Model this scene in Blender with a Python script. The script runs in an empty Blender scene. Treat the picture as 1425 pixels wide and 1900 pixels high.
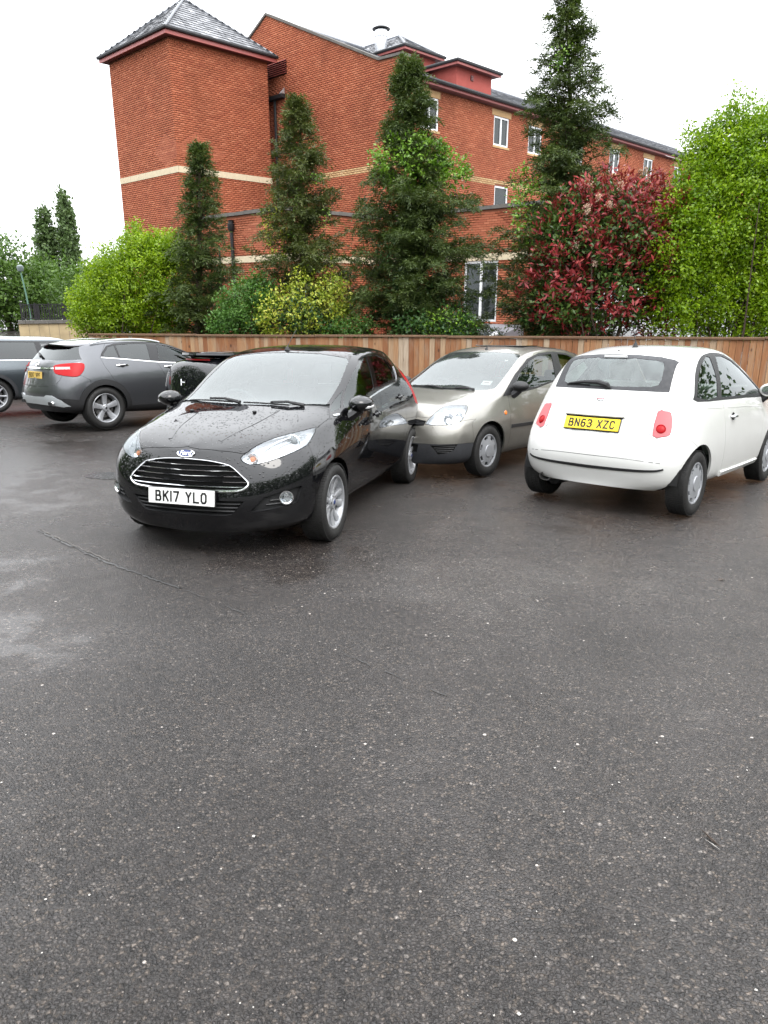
import bpy, bmesh, math, random
import numpy as np
from mathutils import Vector, Matrix
R = math.radians
SC = bpy.context.scene
COL = SC.collection
rng = np.random.default_rng(7)
random.seed(7)

# ------------------------------------------------------------------ camera
FPX = 1340.0                                   # focal length in photo pixels (1425 wide)
PITCH = math.atan(405 / 1340.0)                # down, against gravity
G = np.array([[0.9999756, 0.0016060, 0.0067940],      # car-park slope: ground frame -> world
              [-0.0020198, 0.9981152, 0.0613353],
              [-0.0066827, -0.0613475, 0.9980941]])
G4 = Matrix([[*G[0], 0], [*G[1], 0], [*G[2], 0], [0, 0, 0, 1]])
CAM = G @ np.array([0, 0, 1.52])
cam_d = bpy.data.cameras.new('camera')
cam = bpy.data.objects.new('camera', cam_d)
COL.objects.link(cam)
cam.location = CAM
cam.rotation_euler = (math.pi / 2 - PITCH, 0, 0)
cam_d.sensor_fit = 'HORIZONTAL'
cam_d.sensor_width = 36
cam_d.lens = FPX / 1425 * 36
cam_d.clip_start = 0.05
cam_d.clip_end = 3000
SC.camera = cam

# ------------------------------------------------------------------ overcast sky, soft sun, exposure
SUN_EL, SUN_AZ = R(52), R(150)                 # azimuth from +Y, clockwise
world = bpy.data.worlds.new('World')
SC.world = world
world.use_nodes = True
nt = world.node_tree
bg = nt.nodes['Background']
sky = nt.nodes.new('ShaderNodeTexSky')
sky.sky_type = 'NISHITA'
sky.sun_disc = False
sky.sun_elevation = SUN_EL
sky.sun_rotation = SUN_AZ
sky.air_density = 1.0
sky.dust_density = 3.0
hs = nt.nodes.new('ShaderNodeHueSaturation')
hs.inputs['Saturation'].default_value = 0.2
mixc = nt.nodes.new('ShaderNodeMix')
mixc.data_type = 'RGBA'
mixc.inputs['Factor'].default_value = 0.86       # the cloud deck
tc = nt.nodes.new('ShaderNodeTexCoord')            # overcast: the cloud deck is brighter overhead than at the horizon
sx = nt.nodes.new('ShaderNodeSeparateXYZ'); nt.links.new(tc.outputs['Generated'], sx.inputs[0])
mr = nt.nodes.new('ShaderNodeMapRange'); nt.links.new(sx.outputs['Z'], mr.inputs['Value'])
mr.inputs['To Min'].default_value = 0.45; mr.inputs['To Max'].default_value = 1.0
cl = nt.nodes.new('ShaderNodeVectorMath'); cl.operation = 'SCALE'; cl.inputs[0].default_value = (18.2, 18.6, 19.2)
nt.links.new(mr.outputs['Result'], cl.inputs['Scale']); nt.links.new(cl.outputs[0], mixc.inputs['B'])
nt.links.new(sky.outputs['Color'], hs.inputs['Color'])
nt.links.new(hs.outputs['Color'], mixc.inputs['A'])
nt.links.new(mixc.outputs['Result'], bg.inputs['Color'])
bg.inputs['Strength'].default_value = 0.12
sun_d = bpy.data.lights.new('sun', 'SUN')
sun_d.energy = 0.6
sun_d.angle = R(25)
sun_d.color = (1.0, 0.96, 0.9)
sun = bpy.data.objects.new('sun', sun_d)
COL.objects.link(sun)
sun_dir = Vector((math.sin(SUN_AZ) * math.cos(SUN_EL), math.cos(SUN_AZ) * math.cos(SUN_EL), math.sin(SUN_EL)))
sun.rotation_euler = (-sun_dir).to_track_quat('-Z', 'Y').to_euler()
sun.location = (0, 0, 40)
vs = SC.view_settings
vs.view_transform = 'Standard'
vs.look = 'None'
vs.exposure = 1.15
vs.gamma = 1.0
SC.cycles.max_bounces = 6
SC.cycles.diffuse_bounces = 3
SC.cycles.glossy_bounces = 4
SC.cycles.transparent_max_bounces = 12
SC.cycles.caustics_reflective = False
SC.cycles.caustics_refractive = False

# ------------------------------------------------------------------ helpers
def tag(o, label=None, cat=None, group=None, kind=None):
    if label: o['label'] = label
    if cat: o['category'] = cat
    if group: o['group'] = group
    if kind: o['kind'] = kind
    return o

def empty(name, loc=(0, 0, 0), rz=0.0, matrix=None):
    o = bpy.data.objects.new(name, None)
    COL.objects.link(o)
    o.empty_display_size = 0.2
    if matrix is not None: o.matrix_world = matrix
    else:
        o.location = loc
        o.rotation_euler = (0, 0, rz)
    return o

def fast_mesh(name, V, faces, smooth=False):
    """V (n,3); faces: int array (m,k) or list of lists."""
    me = bpy.data.meshes.new(name)
    V = np.asarray(V, dtype=np.float32).reshape(-1, 3)
    if isinstance(faces, np.ndarray):
        m, k = faces.shape
        me.vertices.add(len(V)); me.vertices.foreach_set('co', V.ravel())
        me.loops.add(m * k); me.loops.foreach_set('vertex_index', faces.astype(np.int32).ravel())
        me.polygons.add(m)
        me.polygons.foreach_set('loop_start', np.arange(0, m * k, k, dtype=np.int32))
        if smooth: me.polygons.foreach_set('use_smooth', np.ones(m, dtype=bool))
        me.update(calc_edges=True)
    else:
        me.from_pydata(V.tolist(), [], [list(map(int, f)) for f in faces])
        if smooth: me.polygons.foreach_set('use_smooth', np.ones(len(me.polygons), dtype=bool))
        me.update()
    return me

def obj(name, me, mat=None, parent=None, loc=None, matrix=None):
    o = bpy.data.objects.new(name, me)
    COL.objects.link(o)
    if mat is not None and me is not None:
        me.materials.clear()
        for m in (mat if isinstance(mat, (list, tuple)) else [mat]): me.materials.append(m)
    if parent is not None: o.parent = parent
    if loc is not None: o.location = loc
    if matrix is not None: o.matrix_local = matrix
    return o

class MB:
    """collects shapes into one mesh"""
    def __init__(s): s.v = []; s.f = []
    def add(s, V, F):
        b = len(s.v)
        s.v.extend([tuple(map(float, p)) for p in V]); s.f.extend([[i + b for i in f] for f in F]); return s
    def box(s, c, d, M=None, bev=0.0):
        c = np.array(c, float); h = np.array(d, float) / 2
        if bev <= 0:
            V = np.array([[x, y, z] for x in (-1, 1) for y in (-1, 1) for z in (-1, 1)], float) * h
            F = [[0, 1, 3, 2], [4, 6, 7, 5], [0, 4, 5, 1], [2, 3, 7, 6], [0, 2, 6, 4], [1, 5, 7, 3]]
        else:
            b = min(bev, *(h * .98)); V = []; F = []
            for ax in range(3):
                for sg in (-1, 1):
                    o = [(ax + 1) % 3, (ax + 2) % 3]
                    i0 = len(V)
                    for a, e in ((-1, -1), (1, -1), (1, 1), (-1, 1)):
                        p = np.zeros(3); p[ax] = sg * h[ax]; p[o[0]] = a * (h[o[0]] - b); p[o[1]] = e * (h[o[1]] - b); V.append(p)
                    F.append([i0, i0 + 1, i0 + 2, i0 + 3] if sg > 0 else [i0 + 3, i0 + 2, i0 + 1, i0])
            V = np.array(V)
            bm = bmesh.new()
            for p in V: bm.verts.new(p)
            r = bmesh.ops.convex_hull(bm, input=bm.verts[:])
            bm.verts.index_update()
            V = np.array([v.co[:] for v in bm.verts]); F = [[v.index for v in f.verts] for f in bm.faces]
            bm.free()
        if M is not None: V = V @ np.array(M).T
        return s.add(V + c, F)
    def tube(s, pts, r, n=8, cap=True):
        pts = [np.array(p, float) for p in pts]; rs = r if isinstance(r, (list, tuple)) else [r] * len(pts)
        V = []; F = []; up = None
        for i, p in enumerate(pts):
            t = pts[min(i + 1, len(pts) - 1)] - pts[max(i - 1, 0)]; t = t / (np.linalg.norm(t) + 1e-9)
            if up is None: up = np.array([0, 0, 1.]) if abs(t[2]) < .9 else np.array([1., 0, 0])
            a = np.cross(t, up); a /= np.linalg.norm(a) + 1e-9; b = np.cross(a, t); up = b
            for k in range(n):
                th = 2 * math.pi * k / n; V.append(p + rs[i] * (math.cos(th) * a + math.sin(th) * b))
        for i in range(len(pts) - 1):
            for k in range(n): F.append([i * n + k, i * n + (k + 1) % n, (i + 1) * n + (k + 1) % n, (i + 1) * n + k])
        if cap: F.append(list(range(n))[::-1]); F.append([(len(pts) - 1) * n + k for k in range(n)])
        return s.add(V, F)
    def lathe(s, prof, n=32, axis='y', c=(0, 0, 0), a0=0, a1=2 * math.pi):
        """prof: (radius, offset along axis)"""
        full = abs(a1 - a0 - 2 * math.pi) < 1e-6; m = n if full else n + 1
        V = []; F = []
        for k in range(m):
            th = a0 + (a1 - a0) * k / n
            for (r, h) in prof:
                if axis == 'y': V.append((c[0] + r * math.cos(th), c[1] + h, c[2] + r * math.sin(th)))
                elif axis == 'z': V.append((c[0] + r * math.cos(th), c[1] + r * math.sin(th), c[2] + h))
                else: V.append((c[0] + h, c[1] + r * math.cos(th), c[2] + r * math.sin(th)))
        P = len(prof)
        for k in range(n):
            k2 = (k + 1) % m
            for i in range(P - 1): F.append([k * P + i, k2 * P + i, k2 * P + i + 1, k * P + i + 1])
        return s.add(V, F)
    def prism(s, poly, h0, h1, axis='z', fn=None):
        """2-D polygon extruded along an axis; fn maps (a,b,h)->xyz"""
        n = len(poly)
        fn = fn or {'z': lambda a, b, h: (a, b, h), 'y': lambda a, b, h: (a, h, b), 'x': lambda a, b, h: (h, a, b)}[axis]
        V = [fn(a, b, h0) for a, b in poly] + [fn(a, b, h1) for a, b in poly]
        F = [list(range(n))[::-1], list(range(n, 2 * n))] + [[i, (i + 1) % n, n + (i + 1) % n, n + i] for i in range(n)]
        return s.add(V, F)
    def build(s, name, mat, parent=None, smooth=False, sharp=None, fix=True, **kw):
        me = fast_mesh(name, np.array(s.v), s.f, smooth)
        if fix:
            bm = bmesh.new(); bm.from_mesh(me)
            bmesh.ops.recalc_face_normals(bm, faces=bm.faces[:]); bm.to_mesh(me); bm.free()
        if smooth:
            me.set_sharp_from_angle(angle=R(sharp or 38))
        return obj(name, me, mat, parent, **kw)

# ------------------------------------------------------------------ materials
class NT:
    def __init__(s, name):
        s.m = bpy.data.materials.new(name); s.m.use_nodes = True
        s.t = s.m.node_tree; s.b = s.t.nodes['Principled BSDF']; s.out = s.t.nodes['Material Output']
    def n(s, typ, **kw):
        x = s.t.nodes.new('ShaderNode' + typ)
        for k, v in kw.items():
            if k in x.inputs.keys(): s.set(x, k, v)
            else: setattr(x, k, v)
        return x
    def set(s, node, k, v):
        if hasattr(v, 'is_output') or isinstance(v, bpy.types.NodeSocket): s.t.links.new(v, node.inputs[k])
        else: node.inputs[k].default_value = v
    def p(s, **kw):
        for k, v in kw.items(): s.set(s.b, k.replace('_', ' '), v)
        return s
    def coord(s, out='Object', scale=None):
        c = s.n('TexCoord').outputs[out]
        if scale is not None:
            mp = s.n('Mapping'); mp.inputs['Scale'].default_value = scale if hasattr(scale, '__len__') else (scale,) * 3
            s.t.links.new(c, mp.inputs['Vector']); c = mp.outputs['Vector']
        return c
    def noise(s, vec, scale, detail=3, rough=.55):
        x = s.n('TexNoise'); s.set(x, 'Vector', vec); x.inputs['Scale'].default_value = scale
        x.inputs['Detail'].default_value = detail; x.inputs['Roughness'].default_value = rough
        return x.outputs['Fac']
    def ramp(s, fac, stops, interp='LINEAR'):
        x = s.n('ValToRGB'); x.color_ramp.interpolation = interp
        el = x.color_ramp.elements
        while len(el) < len(stops): el.new(.5)
        for e, (p, c) in zip(el, stops):
            e.position = p; e.color = c if len(c) == 4 else (*c, 1)
        s.t.links.new(fac, x.inputs['Fac']); return x.outputs['Color']
    def rng(s, v, a, b, c, d):
        x = s.n('MapRange'); s.set(x, 'Value', v)
        for k, q in zip(('From Min', 'From Max', 'To Min', 'To Max'), (a, b, c, d)): x.inputs[k].default_value = q
        return x.outputs['Result']
    def mix(s, f, a, b, blend='MIX'):
        x = s.n('Mix', data_type='RGBA', blend_type=blend)
        for k, v in (('Factor', f), ('A', a), ('B', b)):
            if isinstance(v, tuple) and len(v) == 3: v = (*v, 1)
            i = [q for q in x.inputs if q.name == k and (q.type == 'RGBA' if k != 'Factor' else q.type == 'VALUE')][0]
            if isinstance(v, bpy.types.NodeSocket): s.t.links.new(v, i)
            else: i.default_value = v
        return [o for o in x.outputs if o.type == 'RGBA'][0]
    def math(s, op, a, b=None):
        x = s.n('Math', operation=op)
        for i, v in enumerate((a, b)):
            if v is None: continue
            if isinstance(v, bpy.types.NodeSocket): s.t.links.new(v, x.inputs[i])
            else: x.inputs[i].default_value = v
        return x.outputs[0]
    def bump(s, h, strength=.5, dist=.01, normal=None):
        x = s.n('Bump'); s.set(x, 'Height', h); x.inputs['Strength'].default_value = strength; x.inputs['Distance'].default_value = dist
        if normal is not None: s.set(x, 'Normal', normal)
        return x.outputs['Normal']

def plain(name, col, rough=.5, metal=0.0, spec=.5, coat=0.0, var=0.0, vscale=6.0, bumpy=0.0, bscale=80.0):
    M = NT(name)
    M.p(Base_Color=(*col, 1), Roughness=rough, Metallic=metal, Coat_Weight=coat, Coat_Roughness=.03)
    M.set(M.b, 'Specular IOR Level', spec)
    if var or bumpy:
        c = M.coord()
        if var:
            f = M.noise(c, vscale, 5)
            M.p(Base_Color=M.mix(f, tuple(x * (1 - var) for x in col), tuple(min(1, x * (1 + var)) for x in col)))
            M.p(Roughness=M.rng(M.noise(c, vscale * 3, 3), .3, .7, max(.02, rough - .12), min(1, rough + .12)))
        if bumpy: M.p(Normal=M.bump(M.noise(c, bscale, 2), bumpy, .004))
    return M.m

# ------------------------------------------------------------------ surface materials
def m_asphalt():
    M = NT('wet_asphalt'); c = M.coord('Object')
    warp = M.n('VectorMath', operation='ADD')
    nz = M.n('TexNoise'); M.set(nz, 'Vector', c); nz.inputs['Scale'].default_value = 160; nz.inputs['Detail'].default_value = 1
    sc = M.n('VectorMath', operation='SCALE'); M.set(sc, 0, nz.outputs['Color']); sc.inputs['Scale'].default_value = .006
    M.t.links.new(c, warp.inputs[0]); M.t.links.new(sc.outputs[0], warp.inputs[1])
    cw = warp.outputs[0]
    v1 = M.n('TexVoronoi'); M.set(v1, 'Vector', cw); v1.inputs['Scale'].default_value = 84
    v2 = M.n('TexVoronoi'); M.set(v2, 'Vector', cw); v2.inputs['Scale'].default_value = 210
    ve = M.n('TexVoronoi', feature='DISTANCE_TO_EDGE'); M.set(ve, 'Vector', cw); ve.inputs['Scale'].default_value = 84
    sep = M.n('SeparateColor'); M.t.links.new(v1.outputs['Color'], sep.inputs[0])
    # single stones of mixed grey-brown in black binder
    stone = M.ramp(sep.outputs[0], [(0, (.020, .020, .021)), (.3, (.044, .043, .045)), (.55, (.062, .060, .061)), (.78, (.083, .078, .075)), (.92, (.112, .098, .085)), (.98, (.155, .14, .128)), (1, (.24, .232, .225))])
    binder = M.ramp(ve.outputs['Distance'], [(0, (.22, .22, .22)), (.10, (.5, .5, .5)), (.30, (1, 1, 1))])
    col = M.mix(binder, (.014, .0135, .013), stone)
    show = M.ramp(M.noise(c, 9, 4, .65), [(.32, (.45, .45, .45)), (.6, (1, 1, 1))])
    col = M.mix(show, (.044, .0415, .041), col)
    sep2 = M.n('SeparateColor'); M.t.links.new(v2.outputs['Color'], sep2.inputs[0])
    fine = M.ramp(sep2.outputs[0], [(0, (.5, .5, .5)), (.85, (1.12, 1.1, 1.06)), (1, (2.0, 1.9, 1.8))])
    col = M.mix(.7, col, fine, 'MULTIPLY')
    # scattered white chips
    v3 = M.n('TexVoronoi'); M.set(v3, 'Vector', c); v3.inputs['Scale'].default_value = 17; v3.inputs['Randomness'].default_value = 1
    s3 = M.n('SeparateColor'); M.t.links.new(v3.outputs['Color'], s3.inputs[0])
    rad = M.rng(s3.outputs[1], 0, 1, .03, .12)
    chip = M.math('MULTIPLY', M.math('LESS_THAN', v3.outputs['Distance'], rad), M.math('GREATER_THAN', s3.outputs[0], .93))
    col = M.mix(chip, col, (.5, .48, .45))
    v4 = M.n('TexVoronoi'); M.set(v4, 'Vector', c); v4.inputs['Scale'].default_value = 62
    s4 = M.n('SeparateColor'); M.t.links.new(v4.outputs['Color'], s4.inputs[0])
    fleck_glint = M.math('MULTIPLY', M.math('LESS_THAN', v4.outputs['Distance'], M.rng(s4.outputs[1], 0, 1, .06, .20)), M.math('GREATER_THAN', s4.outputs[0], .62))  # pale aggregate specks, also wet glints painted into the colour
    col = M.mix(fleck_glint, col, M.mix(s4.outputs[2], (.12, .10, .085), (.26, .245, .23)))
    # broad wear: brownish and greyer areas, older patches
    big = M.noise(c, .55, 4, .6)
    col = M.mix(1.0, col, M.ramp(big, [(.3, (.82, .765, .735)), (.55, (1.0, .94, .905)), (.75, (1.15, 1.08, 1.04))]), 'MULTIPLY')
    M.p(Base_Color=col)
    # wetness: a film in the broad hollows, drier crowns
    wet = M.noise(c, .36, 3, .5); wet2 = M.noise(c, 3.2, 3, .6)
    w = M.math('ADD', M.math('MULTIPLY', wet, .75), M.math('MULTIPLY', wet2, .25))
    for (px, py, pr_) in ((-2.45, 4.35, .85), (-1.95, 3.45, .6), (.55, 4.4, .6), (1.7, 4.7, .9), (-4.2, 9.0, 2.6), (-.6, 4.75, .7), (1.2, 5.9, .9)):
        dv = M.n('VectorMath', operation='DISTANCE'); M.t.links.new(c, dv.inputs[0]); dv.inputs[1].default_value = (px, py, -.0613 * py)
        w = M.math('ADD', w, M.math('MULTIPLY', M.rng(dv.outputs['Value'], pr_ * .25, pr_ * 1.25, .17, 0.0), M.rng(wet2, .3, .7, .5, 1.3)))      # hollows that hold a film of water
    rough = M.rng(w, .42, .62, .42, .15)
    M.p(Roughness=rough)
    M.set(M.b, 'Specular IOR Level', .42)
    film = M.rng(w, .44, .66, 1.0, .22)
    h = M.math('ADD', M.math('MULTIPLY', binder_h(M, ve, v1), .8), M.math('MULTIPLY', v2.outputs['Distance'], -.55))
    h = M.math('ADD', h, M.math('MULTIPLY', M.noise(c, 300, 2), .35))
    b = M.n('Bump'); M.set(b, 'Height', h); b.inputs['Distance'].default_value = .0058
    M.set(b, 'Strength', film)
    b2 = M.bump(M.noise(c, 1.3, 3), .25, .03, b.outputs['Normal'])
    M.p(Normal=b2)
    return M.m
def binder_h(M, ve, v1):
    a = M.ramp(ve.outputs['Distance'], [(0, (0, 0, 0)), (.3, (1, 1, 1))], 'EASE')
    return a

def m_brick(name='red_brick', base=((.37, .112, .055), (.45, .155, .082), (.31, .085, .043))):
    M = NT(name); g = M.n('NewGeometry'); c = M.coord()
    r = M.ramp(g.outputs['Random Per Island'], [(0, base[2]), (.35, base[0]), (.75, base[0]), (1, base[1])])
    st = M.ramp(M.noise(c, .5, 5, .6), [(.3, (.72, .7, .68)), (.5, (1, 1, 1)), (.75, (1.12, 1.08, 1.05))])
    col = M.mix(1, r, st, 'MULTIPLY')
    col = M.mix(M.rng(M.noise(c, 30, 3), .35, .7, 0, .22), col, (.22, .10, .075))
    M.p(Base_Color=col, Roughness=.9, Normal=M.bump(M.noise(c, 60, 3), .4, .004)); M.set(M.b, 'Specular IOR Level', .25)
    return M.m

def m_slate(name='slate', wetv=.35):
    M = NT(name); g = M.n('NewGeometry'); c = M.coord()
    r = M.ramp(g.outputs['Random Per Island'], [(0, (.10, .104, .115)), (.5, (.16, .165, .178)), (.84, (.22, .225, .24)), (1, (.50, .51, .54))])
    M.p(Base_Color=M.mix(.5, r, M.ramp(M.noise(c, 7, 4), [(.3, (.5, .5, .5)), (.7, (1.2, 1.2, 1.2))]), 'MULTIPLY'),
        Roughness=M.rng(g.outputs['Random Per Island'], 0, 1, wetv + .12, wetv - .08), Normal=M.bump(M.noise(c, 40, 3), .35, .004))
    return M.m

def m_wood():
    M = NT('fence_wood'); o = M.n('ObjectInfo'); c = M.coord('Object')
    off = M.n('VectorMath', operation='ADD'); M.t.links.new(c, off.inputs[0])
    cb = M.n('CombineXYZ'); M.set(cb, 'X', M.math('MULTIPLY', o.outputs['Random'], 37.)); M.set(cb, 'Z', M.math('MULTIPLY', o.outputs['Random'], 91.))
    M.t.links.new(cb.outputs[0], off.inputs[1])
    mp = M.n('Mapping'); mp.inputs['Scale'].default_value = (26, 26, 1.1); M.t.links.new(off.outputs[0], mp.inputs['Vector'])
    grain = M.noise(mp.outputs[0], 3.0, 6, .65)
    mp2 = M.n('Mapping'); mp2.inputs['Scale'].default_value = (9, 9, 1.8); M.t.links.new(off.outputs[0], mp2.inputs['Vector'])
    stain = M.noise(mp2.outputs[0], 1.4, 4, .6)
    base = M.ramp(o.outputs['Random'], [(0, (.26, .105, .042)), (.3, (.34, .155, .065)), (.55, (.40, .21, .10)), (.78, (.44, .28, .155)), (.9, (.46, .35, .24)), (1, (.50, .42, .33))])
    col = M.mix(M.rng(grain, .35, .7, .0, .75), base, M.mix(1, base, (.5, .38, .3), 'MULTIPLY'))
    col = M.mix(M.rng(stain, .5, .75, 0, .7), col, (.30, .22, .15))
    vk = M.n('TexVoronoi'); mp3 = M.n('Mapping'); mp3.inputs['Scale'].default_value = (5, 5, 2.6); M.t.links.new(off.outputs[0], mp3.inputs['Vector']); M.set(vk, 'Vector', mp3.outputs[0])
    vk.inputs['Scale'].default_value = 1.0
    knot = M.ramp(vk.outputs['Distance'], [(.0, (1, 1, 1)), (.07, (.8, .8, .8)), (.12, (0, 0, 0))])
    col = M.mix(knot, col, (.05, .02, .01))
    M.p(Base_Color=col, Roughness=.72, Normal=M.bump(grain, .5, .004))
    return M.m

def m_leaf(name, cols, rough=.45, trans=.25, var=None):
    M = NT(name); g = M.n('NewGeometry'); c = M.coord()
    n = len(cols)
    fac = M.math('ADD', M.math('MULTIPLY', g.outputs['Random Per Island'], .5), M.rng(M.noise(c, 2.6, 4, .6), .32, .68, 0, .5))
    r = M.ramp(fac, [(i / (n - 1), cols[i]) for i in range(n)])
    r = M.mix(1, r, M.ramp(M.noise(c, 1.6, 3), [(.3, (.75, .78, .75)), (.7, (1.2, 1.16, 1.1))]), 'MULTIPLY')
    M.p(Base_Color=r, Roughness=rough); M.set(M.b, 'Specular IOR Level', .35)
    if trans:
        tr = M.n('BsdfTranslucent'); M.t.links.new(M.mix(1, r, (1.15, 1.25, .6), 'MULTIPLY'), tr.inputs['Color'])
        mx = M.n('MixShader'); mx.inputs[0].default_value = trans
        M.t.links.new(M.b.outputs[0], mx.inputs[1]); M.t.links.new(tr.outputs[0], mx.inputs[2]); M.t.links.new(mx.outputs[0], M.out.inputs['Surface'])
    return M.m

def m_glass(name, tint=(.75, .86, .82), ior=1.75, rough=.0, drops=0.0, dirt=.0):
    M = NT(name); c = M.coord()
    fr = M.n('Fresnel'); fr.inputs['IOR'].default_value = ior
    gl = M.n('BsdfGlossy'); gl.inputs['Roughness'].default_value = rough; gl.inputs['Color'].default_value = (.96, 1, 1, 1)
    tr = M.n('BsdfTransparent'); tr.inputs['Color'].default_value = (*tint, 1)
    if drops:
        v = M.n('TexVoronoi'); M.set(v, 'Vector', c); v.inputs['Scale'].default_value = 62
        h = M.ramp(v.outputs['Distance'], [(0, (1, 1, 1)), (.28, (0, 0, 0))], 'EASE')
        nrm = M.bump(h, drops, .004)
        M.set(gl, 'Normal', nrm); M.set(fr, 'Normal', nrm)
    mx = M.n('MixShader'); M.t.links.new(fr.outputs[0], mx.inputs[0]); M.t.links.new(tr.outputs[0], mx.inputs[1]); M.t.links.new(gl.outputs[0], mx.inputs[2])
    last = mx.outputs[0]
    if dirt:
        df = M.n('BsdfDiffuse'); df.inputs['Color'].default_value = (.62, .68, .68, 1)
        m2 = M.n('MixShader'); M.set(m2, 0, M.rng(M.noise(c, 9, 4), .3, .7, dirt * .5, dirt)); M.t.links.new(last, m2.inputs[1]); M.t.links.new(df.outputs[0], m2.inputs[2]); last = m2.outputs[0]
    M.t.links.new(last, M.out.inputs['Surface'])
    M.t.nodes.remove(M.b)
    return M.m

MAT = {}
MAT['asphalt'] = m_asphalt()
MAT['brick'] = m_brick()
MAT['ybrick'] = m_brick('buff_brick', ((.52, .34, .17), (.60, .42, .23), (.46, .29, .14)))
MAT['mortar'] = plain('dark_mortar', (.225, .088, .052), .95, spec=.1, var=.25, vscale=3)
MAT['stone'] = plain('cast_stone', (.60, .51, .36), .85, spec=.2, var=.2, vscale=9, bumpy=.2)
MAT['coping'] = plain('weathered_coping', (.13, .122, .112), .8, spec=.25, var=.5, vscale=5, bumpy=.4, bscale=30)
MAT['slate'] = m_slate()
MAT['gutter'] = plain('black_gutter', (.010, .010, .012), .6, var=.3)
MAT['fascia'] = plain('red_fascia_paint', (.36, .095, .085), .45, var=.12)
MAT['render_red'] = plain('red_painted_render', (.36, .085, .07), .8, spec=.2, var=.16, vscale=3, bumpy=.2)
MAT['soffit'] = plain('dark_soffit', (.12, .035, .032), .7)
MAT['upvc'] = plain('white_upvc', (.80, .81, .82), .3, var=.05)
MAT['wglass'] = m_glass('window_glass', (.30, .34, .36), 1.5, dirt=.04)
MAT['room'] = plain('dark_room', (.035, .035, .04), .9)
MAT['curtain'] = plain('net_curtain', (.52, .54, .55), .95, var=.2, vscale=12)
MAT['zinc'] = plain('galvanised_flue', (.72, .74, .77), .3, .75, var=.2, vscale=14)
MAT['lead'] = plain('lead_grey', (.20, .21, .23), .55, var=.3)
MAT['wood'] = m_wood()
MAT['cap'] = plain('fence_cap_wood', (.15, .085, .048), .8, var=.4, vscale=4, bumpy=.3)
MAT['soil'] = plain('soil', (.035, .026, .018), .95, var=.4, vscale=5, bumpy=.8, bscale=25)
MAT['bark'] = plain('bark', (.07, .048, .035), .9, var=.4, vscale=12, bumpy=.8, bscale=40)
MAT['sand'] = plain('sandstone_wall', (.42, .33, .20), .9, spec=.2, var=.45, vscale=2.2, bumpy=.4)
MAT['iron'] = plain('black_ironwork', (.012, .012, .014), .4, var=.3)
MAT['louvre'] = plain('red_louvre', (.30, .07, .055), .5, var=.1)

# ------------------------------------------------------------------ car park surface and the level ground beyond
def ground_z(x, y):
    """world height of the car park at ground-frame (x, y)"""
    return G @ np.array([x, y, 0.0])
xs = [-400, -90, -40, -20, -10, -5, 0, 5, 10, 20, 40, 90, 400]
ys = [-300, -60, -30, -15, -8, -4, 0, 4, 8, 12, 15, 17.5, 19, 22, 30, 60, 120, 300, 900]
V = []
for y in ys:
    for x in xs:
        yy = min(max(y, -15), 17.5); xx = min(max(x, -20), 20)
        p = G @ np.array([xx, yy, 0.0]); V.append((x + p[0] - xx, y + p[1] - yy, p[2]))
nx = len(xs)
Fq = [[j * nx + i, j * nx + i + 1, (j + 1) * nx + i + 1, (j + 1) * nx + i] for j in range(len(ys) - 1) for i in range(nx - 1)]
tag(obj('car_park_ground', fast_mesh('car_park_ground', V, Fq, True), MAT['asphalt']), 'wet dark grey brown asphalt of the car park', None, None, 'structure')
def gp(x, y, h=0.0):
    return G @ np.array([x, y, h])

# ------------------------------------------------------------------ brick building (s along the long front, t along the gable, z from the stone band)
AZ = R(44.4)
DA = np.array([math.sin(AZ), math.cos(AZ), 0.0])
DB = np.array([-math.cos(AZ), math.sin(AZ), 0.0])
BC = np.array([-7.773, 30.0, 6.147])
ZG = float(gp(0, 17.5)[2]) - BC[2] - .1      # ground level in building coordinates
def B(s, t, z): return BC + DA * s + DB * t + np.array([0, 0, z])
bld = empty('brick_building', B(0, 0, ZG))
tag(bld, 'red brick building with slate roofed corner tower behind the conifers', 'building')
BINV = -np.array(bld.location)
def bmesh_obj(name, V, F, mat, parent=None, smooth=False, kind=None):
    """world-space verts, parented under the building"""
    V = np.asarray(V, float) + BINV
    o = obj(name, fast_mesh(name, V, F, smooth), mat, parent or bld)
    if kind: o['kind'] = kind
    return o
class BB(MB):
    """boxes in s,t,z"""
    def sbox(s, s0, s1, t0, t1, z0, z1):
        V = [B(a, b, c) + BINV for a in (s0, s1) for b in (t0, t1) for c in (z0, z1)]
        F = [[0, 1, 3, 2], [4, 6, 7, 5], [0, 4, 5, 1], [2, 3, 7, 6], [0, 2, 6, 4], [1, 5, 7, 3]]
        return s.add(V, F)
    def poly(s, pts, F): return s.add([B(*p) + BINV for p in pts], F)

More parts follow.
